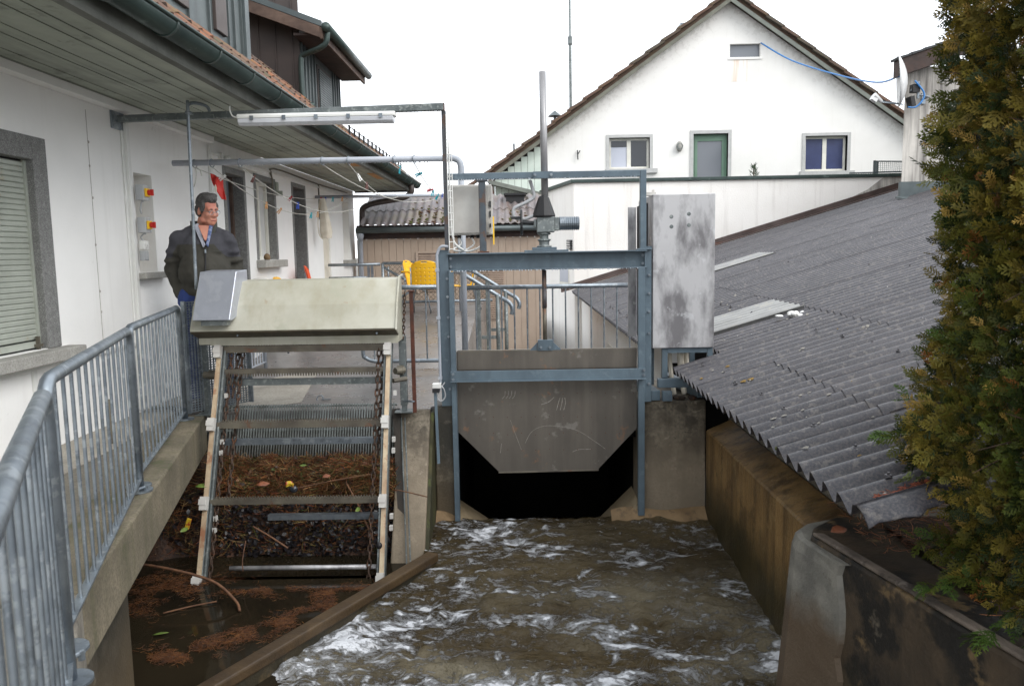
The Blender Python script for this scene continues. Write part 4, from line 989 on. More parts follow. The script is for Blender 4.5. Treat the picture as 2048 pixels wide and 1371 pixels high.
# lichen crusts on the crests of the sheets
for nm, col_, n_, lo, hi in (('pale_lichen', S(150,146,138), 260, .004, .013), ('ochre_lichen', S(132,106,54), 60, .006, .018)):
    lm = MB()
    for _ in range(n_):
        y = ysh+PITCH*(int(random.uniform(0,95)**1.0)+random.choice([0,0,0,.1,-.1])); x = 1.3+abs(random.gauss(0,1.6)); s_ = random.uniform(lo, hi)
        if (y < 3.8 and x > 1.75) or x > 8 or (6.4 < y < 8.4 and x < 1.75): continue
        if nm[0] == 'o' and y > 7: continue
        top = rz(x)+.034+.012
        k_ = random.randint(5,8); pts = [(x+s_*1.5*random.uniform(.6,1.2)*math.cos(2*PI*q/k_), y+s_*random.uniform(.6,1.1)*math.sin(2*PI*q/k_)) for q in range(k_)]
        b0 = len(lm.v); lm.v += [(px_, py_, rz(px_)+.0365*math.cos(2*PI*(py_-ysh)/PITCH)+.006) for px_, py_ in pts]+[(x, y, rz(x)+.0365*math.cos(2*PI*(y-ysh)/PITCH)+.011)]
        lm.f += [(b0+q, b0+(q+1)%k_, b0+k_) for q in range(k_)]
    M[nm] = surf(nm, col_, tuple(c*.7 for c in col_), 40, .95, bump=.5)
    lm.build(nm, M[nm], rs, kind='stuff')
# ================================================================== SLUICE GATE
sg_ = thing('sluice_gate', 'blue grey steel sluice gate with raised plate over the dark opening', 'sluice gate', (.2, 6.5, -.95))
B = M['gate_blue']; PB = lambda: MB()
# lower columns as channels, guides in front of them
def channel_col(x0, x1, y0, y1, z0, z1, open_):
    m = MB(); t = .008
    m.bx(x0, x1, y0, y0+t, z0, z1); m.bx(x0, x1, y1-t, y1, z0, z1)
    xx = (x1-t, x1) if open_ < 0 else (x0, x0+t)
    m.bx(*xx, y0+t, y1-t, z0, z1); return m
channel_col(-.690, -.606, 6.47, 6.60, .036, 1.335, -1).build('column', B, sg_)
channel_col(1.004, 1.060, 6.47, 6.60, .046, 1.335, 1).build('column', B, sg_)
MB().bx(-.604, -.562, 6.425, 6.47, -.95, 1.155).bx(-.604, -.592, 6.47, 6.53, -.95, 1.155).bx(-.572, -.562, 6.471, 6.496, -.95, .50).build('guide', B, sg_, bevel=.003)
MB().bx(.945, 1.000, 6.425, 6.47, -.92, 1.165).bx(.988, 1.000, 6.47, 6.53, -.92, 1.165).build('guide', B, sg_, bevel=.003)
# main beam: a channel lying on its side with open face towards us
bm = MB(); bm.bx(-.612, 1.018, 6.52, 6.532, 1.160, 1.305).bx(-.612, 1.018, 6.43, 6.52, 1.294, 1.305).bx(-.612, 1.018, 6.43, 6.52, 1.160, 1.171)
bm.bx(-.612, 1.018, 6.55, 6.64, 1.294, 1.305).bx(-.612, 1.018, 6.55, 6.562, 1.16, 1.293)
bm.build('beam', B, sg_, bevel=.002)
bo = MB().lathe((0,0,0), [(.012,0), (.012,-.012), (.006,-.012), (.006,-.02)], 'y', 6).mesh('bolt', M['galv'])
for x in (-.590, .995):
    for z in (1.195, 1.262): piece(bo, 'bolt', sg_, T(x, 6.518, z))
for x, z in ((-.585,.315), (-.585,.27), (.985,.325), (.985,.285)): piece(bo, 'bolt', sg_, T(x, 6.393, z))
for z in (.62, .78, .95, 1.1, .18): piece(bo, 'bolt', sg_, T(-.62, 6.47, z))
for z in (.62, .8, .95, 1.1, .2): piece(bo, 'bolt', sg_, T(1.04, 6.47, z))
# upper frame
MB().bx(-.628, -.593, 6.44, 6.475, 1.336, 2.44).build('upright', M['gate_post_rusty'], sg_, bevel=.003)
MB().bx(.965, 1.015, 6.455, 6.505, 1.306, 1.948).bx(.945, 1.06, 6.44, 6.60, 1.3052, 1.318).build('upright', B, sg_, bevel=.004)
MB().bx(-.592, .964, 6.455, 6.505, 1.895, 1.947).build('top_beam', B, sg_, bevel=.004)
MB().bx(-.345, -.290, 6.46, 6.53, 1.318, 1.88).bx(-.365, -.27, 6.45, 6.54, 1.881, 1.8945).build('mid_post', M['gate_post_rusty'], sg_, bevel=.003)
MB().bx(-.36, -.27, 6.445, 6.55, 1.3055, 1.316).build('foot_plate', M['rust'], sg_)
MB().bx(.02, .38, 6.438, 6.56, 1.3055, 1.32).bx(.085, .285, 6.442, 6.55, 1.3205, 1.342).build('base_plate', B, sg_, bevel=.003)
MB().bx(.10, .26, 6.450, 6.454, 1.897, 1.945).bx(.10, .26, 6.44, 6.449, 1.894, 1.948).build('stem_clamp', B, sg_)
for x in (.115, .245): piece(bo, 'bolt', sg_, T(x, 6.44, 1.92))
# gate plate with cut corners, its brace and lifting lug
gp_ = MB().prism([(-.562,.487), (-.562,-.195), (-.222,-.548), (.612,-.538), (.944,-.185), (.944,.494)], 'y', 6.50, 6.512).build('plate', M['gate_steel'], sg_)
MB().bx(-.55, .935, 6.494, 6.4995, .335, .490).build('top_strip', M['gate_steel'], gp_)
MB().bx(-.555, .94, 6.505, 6.53, .488, .497).build('top_edge', M['rake_steel'], gp_)
MB().prism([(-.230,-.556), (.62,-.546), (.62,-.534), (-.226,-.545)], 'y', 6.496, 6.516).build('bottom_edge', M['rake_steel'], gp_)
rvm = MB().lathe((0,0,0), [(.0042,0), (.003,-.002)], 'y', 6).mesh('rivet', M['rust'])
for z in (.12, -.08, -.22, -.36):
    for k in range(13):
        x = -.50+.118*k
        if z < -.2 and (x < -.53-(z+.2)*1.0+.03 or x > .90+(z+.2)*1.0-.03): continue
        piece(rvm, 'rivet', gp_, T(x, 6.4995, z+random.uniform(-.01,.01)))
MB().bx(-.606, 1.002, 6.394, 6.424, .253, .338).bx(-.606, 1.002, 6.35, 6.394, .253, .259).build('brace', B, sg_, bevel=.002)
MB().bx(.120, .243, 6.485, 6.53, .487, .578).prism([(.05,.487), (.119,.487), (.119,.56)], 'y', 6.50, 6.515).prism([(.244,.487), (.322,.487), (.244,.56)], 'y', 6.50, 6.515).build('lifting_lug', B, gp_, bevel=.002)
for x in (.145, .218): piece(bo, 'bolt', gp_, T(x, 6.485, .515))
# stem, protective tube and actuator
MB().tube([(.181,6.52,.57), (.181,6.52,.86)], .017, 10).build('stem', M['rake_steel'], sg_, smooth=True)
MB().tube([(.181,6.52,.86), (.181,6.52,1.16)], .019, 10).tube([(.181,6.52,.84), (.181,6.52,1.0)], .020, 10).build('stem_sleeve', M['gate_post_rusty'], sg_, smooth=True)
ac = MB().lathe((.185,6.53,1.342), [(.062,0), (.062,.012), (.042,.014), (.042,.05), (.055,.052), (.055,.066), (.036,.068), (.036,.10), (.055,.104), (.055,.118)], n=16)
ac.bx(.125, .27, 6.47, 6.59, 1.462, 1.588); ac.bx(.27, .31, 6.48, 6.58, 1.475, 1.585); ac.bx(.10, .125, 6.49, 6.57, 1.50, 1.57)
act = ac.build('actuator', M['galv_dull'], sg_, bevel=.006); OFF[act.name] = OFF[sg_.name]
mtb = MB(); pr_ = [(.052, 0.0)]
for k in range(9): pr_ += [(.058, .006+.017*k), (.058, .012+.017*k), (.051, .013+.017*k), (.051, .019+.017*k)]
pr_ += [(.058,.155), (.05,.165)]
mtb.lathe((.31,6.53,1.533), pr_, 'x', 18).build('motor', M['galv'], act)
MB().lathe((.185,6.53,1.588), [(.092,0), (.095,.012), (.045,.155), (.038,.165), (.034,.17)], n=8).build('gaiter', M['black'], act)
MB().tube([(.195,6.53,1.75), (.188,6.53,2.745)], .0285, 14).build('stem_tube', M['tube'], act, smooth=True)
MB().ring((.0,6.53,1.548), .098, .011, Matrix.Rotation(PI/2, 3, 'Y')).tube([(0.0,6.53,1.548), (.10,6.53,1.54)], .018, 8).bar((0,6.53,1.45), (0,6.53,1.645), .012, .02).bar((0,6.44,1.548), (0,6.62,1.548), .012, .02).tube([(-.085,6.49,1.585), (-.005,6.49,1.585)], .011, 8).build('handwheel', M['black_metal'], act)
MB().tube(smooth_path([(.075,6.54,1.89), (.10,6.54,1.80), (.10,6.54,1.745), (.02,6.54,1.70), (-.06,6.54,1.66), (-.055,6.54,1.59), (.02,6.54,1.575), (.10,6.53,1.60), (.13,6.53,1.62)], 5), .014, 8).build('cable', M['grey_plastic'], act, smooth=True)
# control box on the frame
cb = thing('control_box', 'pale grey switch box behind the gate frame post', 'control box', (-.43, 6.62, 1.456))
MB().bx(-.625, -.243, 6.60, 6.80, 1.456, 1.868).build('body', M['box_grey'], cb, bevel=.008)
MB().bx(-.600, -.268, 6.586, 6.599, 1.470, 1.855).build('door', M['box_grey'], cb, bevel=.004)
MB().bx(-.263, -.252, 6.575, 6.60, 1.60, 1.65).bx(-.263, -.252, 6.575, 6.60, 1.515, 1.545).bx(-.262, -.25, 6.57, 6.60, 1.68, 1.73).build('latch', M['black_metal'], cb)
for x in (-.53, -.42, -.37, -.34): MB().lathe((x,6.70,1.43), [(.014,0), (.018,.012), (.014,.026)], n=8).build('cable_gland', M['black'], cb)
yp = MB().bx(-.236, -.226, 6.52, 6.56, 1.37, 1.60); tag(yp.build('yellow_handle', M['switch_yellow']), 'thin yellow plastic handle hanging beside the pale switch box', 'handle')
cbl = MB()
for dx, e in ((-.35,0), (-.42,.02), (-.53,-.02)):
    cbl.tube(smooth_path([(dx,6.66,1.43), (dx+.02,6.62,1.38), (dx-.04,6.58,1.335+.006*abs(e)), (-.48,6.55,1.325), (-.555,6.48,1.40), (-.575,6.46,1.6), (-.578,6.46,2.2)], 5), .008, 6)
tag(cbl.build('cable_bundle', M['white_plastic'], smooth=True), 'white cables looping from the switch box down to the gate beam', 'cable')
ct = MB()
for x in (-.590, -.553): ct.tube([(x,6.425,1.33), (x,6.425,2.41)], .004, 5)
for k in range(19): ct.tube([(-.590,6.424,1.34+.058*k), (-.553,6.424,1.34+.058*k)], .0035, 5)
tag(ct.build('cable_tray', M['white_plastic']), 'white wire cable tray running up the left gate upright', 'cable tray')
# small sensor post with a white box at the left foot of the gate
sp_ = thing('sensor_post', 'small white and black sensor on a thin steel strip at the gate foot', 'sensor', (-.70, 6.38, -.45))
MB().bar((-.735,6.375,.20), (-.718,6.33,-.42), .024, .008).build('strip', B, sp_); MB().bx(-.755, -.685, 6.35, 6.42, .205, .245).build('box', M['white_plastic'], sp_, bevel=.004); MB().bx(-.755, -.70, 6.345, 6.415, .17, .204).build('bracket', M['black'], sp_)
MB().tube(smooth_path([(-.69,6.38,.22), (-.665,6.38,.20), (-.655,6.4,.13), (-.69,6.4,.09), (-.72,6.4,.12), (-.70,6.42,.18), (-.66,6.45,.24)], 5), .006, 6).build('cable', M['grey_plastic'], sp_, smooth=True)
cd = MB().tube(smooth_path([(-.60,6.44,1.36), (-.66,6.44,1.36), (-.692,6.44,1.30), (-.695,6.44,1.2), (-.695,6.44,.24)], 5), .012, 8)
for z in (1.17, .78, .28): cd.bx(-.712, -.680, 6.425, 6.455, z-.012, z+.012)
tag(cd.build('conduit', M['pvc_grey'], smooth=False), 'thin grey conduit running down the left gate column', 'conduit')
# ================================================================== STAINLESS CABINET
cn = thing('steel_cabinet', 'tall brushed steel cabinet on a blue grey stand beside the gate', 'cabinet', (1.33, 6.9, .05))
MB().bx(1.073, 1.583, 6.50, 7.28, .490, 1.752).build('body', M['stainless'], cn, bevel=.004)
MB().bx(1.078, 1.578, 6.494, 6.4995, .495, 1.747).build('front_panel', M['stainless'], cn)
MB().bx(.985, 1.06, 7.34, 7.36, .50, 1.70).build('side_door', M['stainless'], cn, bevel=.003)
MB().bx(1.060, 1.0725, 6.75, 7.30, .52, 1.70).build('door_gap_shade', M['black'], cn)  # solid black slab: shade inside the open door gap put into colour
for x, z in ((1.22,1.57), (1.37,1.59), (1.22,1.49), (1.37,1.50)):
    MB().lathe((x+random.uniform(-.01,.01), 6.4935, z), [(.017,0), (.012,-.0006), (.005,-.001)], 'y', 8).build('dent_shade', M['galv_dull'], cn)  # flat grey discs, the shade of shallow dents put into their colour
MB().bx(1.04, 1.12, 6.62, 6.70, 1.7525, 1.78).bx(1.09, 1.11, 6.64, 6.66, 1.7805, 1.80).build('top_bracket', M['box_grey'], cn)
fr = [(1.158,1.205), (1.535,1.580)]
for x0, x1 in fr: MB().bx(x0, x1, 6.52, 6.565, .235, .489).build('leg', B, cn, bevel=.003)
for x0, x1 in fr: MB().bx(x0, x1, 7.2, 7.245, .06, .489).build('leg', B, cn, bevel=.003)
MB().bx(1.206, 1.534, 6.52, 6.565, .445, .489).build('crossbar', B, cn, bevel=.003)
MB().bx(1.12, 1.60, 6.50, 6.56, .155, .232).build('base_beam', B, cn, bevel=.006)
MB().bar((1.10,6.48,.095), (1.02,7.3,.10), .075, .085).build('base_beam', B, cn, bevel=.004)
MB().bar((1.50,6.56,.10), (1.32,7.3,.12), .075, .085).build('base_beam', B, cn, bevel=.004)
MB().bx(1.15, 1.23, 6.44, 6.5, .052, .135).build('foot', B, cn, bevel=.004)
pt = MB().tube(smooth_path([(1.26,6.75,.49), (1.265,6.75,.35), (1.28,6.74,.2), (1.30,6.72,.06)], 4), .02, 8).mesh('hose', M['beige'])
for dx in (0, .085, .115, .155):
    o = bpy.data.objects.new('hose', pt); link(o, cn); o.location = Vector((dx, .05*(dx > .1), 0)) - OFF[cn.name]; OFF[o.name] = OFF[cn.name]
ltr = MB()
for k in range(7): ltr.ell((1.32+random.gauss(0,.05), 6.56+random.gauss(0,.02), .06), (.035,.03,.02), 7, 5)
tag(ltr.build('leaf_clump', M['soil'], smooth=True), 'small clump of dead brown leaves on the pier under the steel stand', 'leaf litter')
# ================================================================== SCREEN AND RAKE
def rail_y(z): return 6.20-(.62-z)*.407
rk = thing('trash_rake', 'trash rake with cream steel hood and sloping side rails over the screen', 'trash rake', (-1.74, 6.1, -1.1))
hp = [(6.44,1.122), (6.28,1.112), (6.14,.925), (6.05,.735), (6.21,.672), (6.21,.612), (6.44,.612)]
hd = MB()
hood = MB().prism(hp, 'x', -2.600, -.992).build('hood', M['hood'], rk, bevel=.006); OFF[hood.name] = OFF[rk.name]
MB().prism([(6.058,.729), (6.205,.672), (6.203,.667), (6.053,.724)], 'x', -2.598, -.994).build('hood_underside', M['hood_shade'], hood)
MB().bx(-2.50, -1.0, 6.200, 6.2085, .605, .668).build('hood_skirt', M['hood'], hood)
MB().bx(-2.4, -1.2, 6.26, 6.43, .600, .611).build('hood_floor', M['hood_shade'], hood)
MB().prism([(6.45,1.146), (6.27,1.132), (6.13,.935), (6.03,.73), (6.06,.735), (6.15,.93), (6.285,1.121), (6.45,1.134)], 'x', -.9915, -.978).build('end_lip', M['hood'], hood)
bl = MB().lathe((0,0,0), [(.009,0), (.009,-.008)], 'y', 6).mesh('bolt', M['galv'])
for x in (-2.25, -1.15): piece(bl, 'bolt', hood, T(x, 6.12, .695))
mc = MB().prism([(6.40,1.205), (6.16,1.195), (5.955,.83), (6.0,.82), (6.40,.90)], 'x', -2.535, -2.245).build('motor_cover', M['alu'], rk, bevel=.006)
MB().bx(-2.48, -2.28, 5.985, 6.06, .785, .822).build('motor_cover_lip', M['galv_dull'], rk)
for i, x in enumerate((-2.425, -1.072)):
    zt, zb = .60, -1.12
    MB().bar((x,rail_y(zt),zt), (x-.0 if i else x, rail_y(zb), zb), .034, .012, up=(0,-1,0)).build('rail_face', M['rail_cream'], rk)
    s_ = 1 if i == 0 else -1
    MB().bar((x+.0,rail_y(zt)+.045,zt), (x,rail_y(zb)+.045,zb), .046, .07, up=(0,-1,0)).bar((x+.034*s_,rail_y(zt)+.05,zt), (x+.034*s_,rail_y(zb)+.05,zb), .016, .05, up=(0,-1,0)).build('side_rail', M['galv_dull'], rk, bevel=.003)
blk = MB().bx(-.026, .026, -.03, .03, -.05, .05).bx(-.032, .022, -.036, .0, -.012, .03).mesh('slide_block', M['box_grey'])
for z in (.56, .02, -.535, -1.06):
    for x in (-2.425, -1.072): piece(blk, 'slide_block', rk, T(x-.004, rail_y(z)-.015, z) @ Matrix.Rotation(-.38, 4, 'X'))
sb_ = MB().bx(-.012, .012, -.016, .016, -.018, .018).mesh('guide_stop', M['box_grey'])
for z in (-.12, -.2, -.66, -.74, .22):
    for x in (-2.36, -1.02): piece(sb_, 'guide_stop', rk, T(x, rail_y(z)+.06, z))
def rake_bar(z, teeth, h=.05, back=0, name='rake_bar', m='rake_steel', x0=-2.40, x1=-1.09):
    y = rail_y(z)+.02+back
    o = MB().bx(x0, x1, y, y+.012, z-h/2, z+h/2).bx(x0, x1, y+.0125, y+.05, z+h/2-.012, z+h/2).build(name, M[m], rk)
    OFF[o.name] = OFF[rk.name]
    if teeth:
        t = MB(); s_ = 1 if teeth > 0 else -1
        for k in range(58):
            x = x0+.05+(x1-x0-.1)*k/57; zz = z+s_*h/2
            t.prism([(x-.007, zz), (x+.007, zz), (x+.003, zz+s_*.022), (x-.003, zz+s_*.022)] if s_ > 0 else [(x-.003, zz-.022), (x+.003, zz-.022), (x+.007, zz), (x-.007, zz)], 'y', y+.002, y+.012)
        t.build('teeth', M['rake_steel'], o, kind='stuff')
    return o
rake_bar(.572, 1, .052); rake_bar(.40, -1, .036, .02); rake_bar(.305, 0, .05, .10, 'cross_bar', 'galv_dull')
rake_bar(.005, 1, .05); rake_bar(-.145, 0, .045, .12, 'cross_bar', 'galv'); rake_bar(-.54, 1, .04); rake_bar(-.68, 0, .04, .10, 'cross_bar', 'galv', -1.98); rake_bar(-1.085, -1, .03, .03)
MB().tube([(-2.22,rail_y(-1.0)+.06,-1.0), (-1.09,rail_y(-1.0)+.06,-1.0)], .018, 10).build('pipe_bar', M['stainless'], rk, smooth=True)
# drive chains: separate links, one part for each run
def chain(a, b, n, rad=.020, thick=.006, name='chain', parent=rk):
    a, b = Vector(a), Vector(b); c = MB(); d = (b-a).normalized(); side = d.cross(Vector((0,1,0))).normalized(); oth = d.cross(side)
    for k in range(n):
        p = a.lerp(b, (k+.5)/n); L = (b-a).length/n
        u = side if k % 2 else oth
        pts = []
        for q in range(11):
            t = 2*PI*q/10; pts.append(p+d*math.cos(t)*L*.68+u*math.sin(t)*rad*.72)
        c.tube(pts, thick, 5, False)
    return c.build(name, M['chain'], parent, smooth=True, kind='stuff')
for x, dy, (z0, z1) in ((-2.345,.06,(.60,-1.08)), (-2.27,.10,(.60,-.55)), (-1.155,.04,(.60,-1.1)), (-1.125,.09,(.60,-.25)), (-2.31,.12,(.58,.20))):
    chain((x, rail_y(z0)+dy, z0), (x-.02, rail_y(z1)+dy, z1), int((z0-z1)/.050))
# posts that carry the rake, pivots
for x, zt in ((-2.655,.64), (-1.0,.64)):
    MB().bx(x-.028, x+.028, 6.40, 6.455, .06, zt).bx(x-.02, x+.02, 6.405, 6.45, .008, .06).bx(x-.075, x+.075, 6.36, 6.50, .0015, .014).build('post', M['galv_dull'], rk, bevel=.003)
MB().tube([(-2.64,6.38,.345), (-2.42,6.32,.345)], .028, 10).lathe((-2.6,6.38,.345), [(.04,0), (.04,.05)], 'x', 10).build('pivot', M['rake_steel'], rk)
MB().tube([(-1.05,6.32,.36), (-.99,6.39,.36)], .028, 10).tube([(-1.05,6.2,.30), (-.96,6.3,.30)], .02, 8).lathe((-1.04,6.38,.36), [(.04,0), (.04,.05)], 'x', 10).build('pivot', M['rake_steel'], rk)
MB().tube([(-1.0,6.39,.10), (-.93,6.36,.10)], .008, 6).ring((-.92,6.36,.10), .014, .005, None, 10, 5).build('locking_pin', M['galv'], rk)
ch2 = chain((-.955,6.35,1.0), (-.99,6.41,.60), 13, .014, .0042, 'safety_chain', None); del ch2['kind']
tag(ch2, 'thin steel chain hanging between the hood and the right rake post', 'chain')
rp_ = MB().bx(-.925, -.895, 6.38, 6.41, .0, 1.0).bx(-.935, -.885, 6.37, 6.42, 1.0, 1.012); tag(rp_.build('rusty_post', M['rust'], bevel=.003), 'slim rusty steel post standing between the rake and the gate', 'post')
# the screen itself
sc = thing('trash_screen', 'sloping screen of close steel bars half buried in debris', 'trash screen', (-1.76, 6.5, -1.3))
bar_me = MB().bar((0,6.575,.05), (0,6.05,-1.24), .0095, .014, up=(0,-1,0)).mesh('screen_bar', M['rack'])
bt = MB().bar((0,6.575,.05), (0,6.05,-1.24), .008, .05, up=(0,-1,0))
for k in range(61): piece(bar_me, 'screen_bar', sc, T(-2.45+.0223*k, random.uniform(-.004,.004), 0))
for k in range(26): piece(bar_me, 'screen_bar', sc, T(-3.2+.029*k-.0, .02, 0))
MB().tube([(-3.2,6.60,.03), (-1.09,6.60,.03)], .012, 6).tube([(-3.2,6.52,-.16), (-1.09,6.52,-.16)], .012, 6).build('tie_rod', M['rack'], sc, smooth=True)
M['tarred'] = surf('tarred', S(58,50,42), S(40,36,30), 6, .6, bump=.3)
MB().bar((-1.075,6.50,.0), (-.93,5.78,-1.3), .06, .09, up=(0,-1,0)).build('side_plank', M['tarred'], sc)
for x in (-1.03, -1.0): MB().tube([(x,6.42,-.05), (x+.11,5.75,-1.12)], .006, 6).build('wire_rope', M['galv_dull'], sc)
# ================================================================== RAILINGS
def rail_panel(name, label, a, b, zt, zb, nb, r=.024, drop=True, legs=None, m='galv', cat='railing', group=None, foot=True):
    a, b = Vector((a[0], a[1], 0)), Vector((b[0], b[1], 0)); d = (b-a).normalized()
    t = thing(name, label, cat, (a.x, a.y, 0), group)
    rr = .09; path = []
    up = lambda p, z: Vector((p.x, p.y, z))
    path.append(up(a, .012))
    path.append(up(a, zt-rr))
    for q in range(1, 5): an = PI/2*q/4; path.append(up(a+d*rr*(1-math.cos(an)), zt-rr+rr*math.sin(an)))
    for q in range(0, 5): an = PI/2*q/4; path.append(up(b-d*rr*(1-math.sin(an)), zt-rr+rr*math.cos(an)))
    path.append(up(b, .012))
    MB().tube(path, r, 12).build('frame', M[m], t, smooth=True)
    MB().bar(up(a, zb), up(b, zb), .034, .008).build('bottom_rail', M[m], t)
    L = (b-a).length; bme_ = MB().tube([(0,0,zb+.004), (0,0,zt-r*.6)], .0075, 8, False).mesh('bar', M[m])
    for p_ in bme_.polygons: p_.use_smooth = True
    for k in range(nb):
        p = a+d*(L*(k+1)/(nb+1)); piece(bme_, 'bar', t, T(p.x, p.y, 0))
    if foot:
        for p in (a, b):
            MB().lathe((p.x,p.y,.006), [(.07,0), (.07,.01), (.03,.012)], n=16).build('foot_plate', M[m], t)
    return t, d
p3, _ = rail_panel('railing', 'galvanised railing panel along the walkway kerb nearest the trash rake', (-2.225,4.36), (-2.755,6.22), .915, .075, 14, group='railing panels on the kerb')
p2, _ = rail_panel('railing', 'galvanised railing panel in the middle of the three on the kerb', (-1.545,2.47), (-2.175,4.27), .915, .075, 13, group='railing panels on the kerb')
p1, _ = rail_panel('railing', 'galvanised railing panel nearest the camera, cut off by the left edge', (-.53,.62), (-1.42,2.27), .915, .075, 13, group='railing panels on the kerb')
for (x, y, px, py) in ((-2.13,4.22,0,0), (-1.45,2.36,0,0)):
    cl = MB().tube([(x-.03,y-.03,.035), (x-.0,y+.05,.035)], .008, 8).lathe((x-.025,y-.02,.012), [(.012,0), (.012,.03)], n=6).lathe((x-.003,y+.04,.012), [(.012,0), (.012,.03)], n=6)
    tag(cl.build('bolted_clamp', M['galv']), 'galvanised bolted clamp at the foot of the %s railing joint' % ('farther' if y > 3 else 'nearer'), 'clamp')
# perforated mesh panel beside the rake
mp_ = thing('mesh_screen', 'perforated metal mesh panel closing the gap between railing and rake', 'mesh panel', (-2.6, 6.45, .03))
A_, B_ = Vector((-2.745,6.29)), Vector((-2.40,6.78)); dv = B_-A_; ma = MB()
nzr, nxr = 44, 22
def mq(u, z): q = A_+dv*u; return (q.x, q.y, z)
for k in range(nzr+1): 
    z = .05+.90*k/nzr; ma.bar(mq(0,z), mq(1,z), .003, .009)
for k in range(nxr+1):
    u = k/nxr; ma.bar(mq(u,.05), mq(u,.95), .011, .003)
ma.build('mesh', M['galv'], mp_, kind='stuff')
MB().bar(mq(0,.04), mq(0,.96), .03, .02).build('edge_strip', M['galv'], mp_); MB().bar(mq(1,.04), mq(1,.96), .03, .02).build('edge_strip', M['galv'], mp_)
MB().tube(smooth_path([(-2.655,6.395,.55), (-2.62,6.385,.53), (-2.58,6.41,.40), (-2.55,6.43,.36)], 4), .006, 6).tube([(-2.655,6.395,.50), (-2.61,6.39,.50)], .004, 6).v
# railing behind the rake
rail_panel('railing', 'low grey railing seen under the hood behind the trash rake', (-3.02,7.0), (-3.02,9.05), .93, .09, 22, r=.022, m='pvc_grey', foot=False)
# two railings on the deck edge
t1 = thing('deck_railing', 'galvanised railing with thin bars on the wet deck left of the gate', 'railing', (-1.7, 8.72, 0))
MB().tube([(-1.70,8.7,.945), (-.80,8.7,.94)], .026, 12).build('top_rail', M['galv'], t1, smooth=True)
MB().tube(smooth_path([(-1.75,8.7,.945), (-1.80,8.7,.85), (-1.80,8.7,.25), (-1.77,8.7,.16), (-1.66,8.7,.12), (-1.5,8.7,.12), (-.80,8.7,.12)], 4), .022, 12).build('bottom_rail', M['galv'], t1, smooth=True)
bb = MB().tube([(0,0,.12), (0,0,.93)], .009, 8, False).mesh('bar', M['galv'])
for k in range(8): piece(bb, 'bar', t1, T(-1.70+.148*k+.03, 8.7, 0))
t2 = thing('deck_railing', 'galvanised railing with thin bars behind the raised gate plate', 'railing', (-.6, 8.72, 0))
MB().tube([(-.64,8.7,.925), (1.235,8.7,.925)], .025, 12).build('top_rail', M['galv'], t2, smooth=True)
MB().bx(1.185, 1.215, 8.68, 8.72, .93, 1.03).build('rail_lug', M['galv'], t2)
for k in range(13): piece(bb, 'bar', t2, T(-.52+.142*k, 8.7, 0))
MB().tube([(-.64,8.7,.11), (1.235,8.7,.11)], .02, 10).build('bottom_rail', M['galv'], t2, smooth=True)
# stair rails behind
for i, (y, dx) in enumerate(((9.55,0), (10.5,.08))):
    sr = thing('stair_rail', ('nearer' if i == 0 else 'farther') + ' galvanised handrail sloping down the steps behind the gate', 'handrail', (-.5, y, -.1))
    MB().tube(smooth_path([(-.85+dx,y+.35,1.08), (-.72+dx,y,1.055), (-.45+dx,y,.885), (-.26+dx,y,.76), (-.16+dx,y-.05,.70), (-.125+dx,y-.06,.62), (-.14+dx,y-.06,.56)], 5), .026, 10).build('handrail', M['galv'], sr, smooth=True)
    MB().bx(-.575+dx, -.515+dx, y-.03, y+.03, -.02, .95).build('post', M['galv_dull'], sr, bevel=.006)
    MB().tube([(-.305+dx,y,-.3), (-.305+dx,y,.80)], .026, 10).build('post', M['galv_dull'], sr, smooth=True)
    MB().bx(-.51+dx, -.33+dx, y-.015, y+.015, .26, .30).build('cross_piece', M['galv_dull'], sr)
# chain link terrace fence behind the chairs
fz = .36
f1 = thing('mesh_fence', 'tubular fence with chain link mesh behind the yellow chairs', 'fence', (-1.8, 14.2, .4))
MB().tube([(-2.52,14.2,1.155), (-.6,14.2,1.14)], .027, 8).build('top_rail', M['galv'], f1, smooth=True); MB().tube([(-2.52,14.2,.45), (-.55,14.2,.46)], .025, 8).build('bottom_rail', M['galv'], f1, smooth=True)
MB().tube([(-2.50,14.2,1.08), (-1.72,14.2,.62)], .022, 8).tube([(-2.50,14.2,.38), (-1.78,14.2,.78)], .022, 8).build('brace', M['galv'], f1, smooth=True)
MB().tube([(-2.52,14.2,.36), (-2.52,14.2,1.16)], .027, 8).tube([(-2.42,14.2,.75), (-2.42,14.2,1.1)], .018, 8).build('post', M['galv'], f1, smooth=True)
cl_ = MB(); w_, h_ = 1.9, .66
for k in range(-8, 26):
    for s_ in (1, -1):
        x0 = -2.5+.085*k; pts = []
        za, zb = .46, 1.12; xa, xb = (x0, x0+(zb-za)) if s_ > 0 else (x0+(zb-za), x0)
        # clip to the panel
        def cl(x, z, xx, zz):
            return (x, z)
        lo, hi = -2.5, -.6; pa_, pb_ = [xa, za], [xb, zb]
        for (P, Q) in ((pa_, pb_), (pb_, pa_)):
            if P[0] < lo and Q[0] > lo: t = (lo-P[0])/(Q[0]-P[0]); P[1] += (Q[1]-P[1])*t; P[0] = lo
            if P[0] > hi and Q[0] < hi: t = (hi-P[0])/(Q[0]-P[0]); P[1] += (Q[1]-P[1])*t; P[0] = hi
        if lo <= pa_[0] <= hi and lo <= pb_[0] <= hi and abs(pa_[0]-pb_[0]) > .01: cl_.tube([(pa_[0],14.2,pa_[1]), (pb_[0],14.2,pb_[1])], .0045, 4, False)
cl_.build('chain_link', M['rake_steel'], f1, kind='stuff')
f2 = thing('gate_rail', 'short tubular barrier reaching from the house wall to the mesh fence', 'barrier', (-3, 13.4, .4))
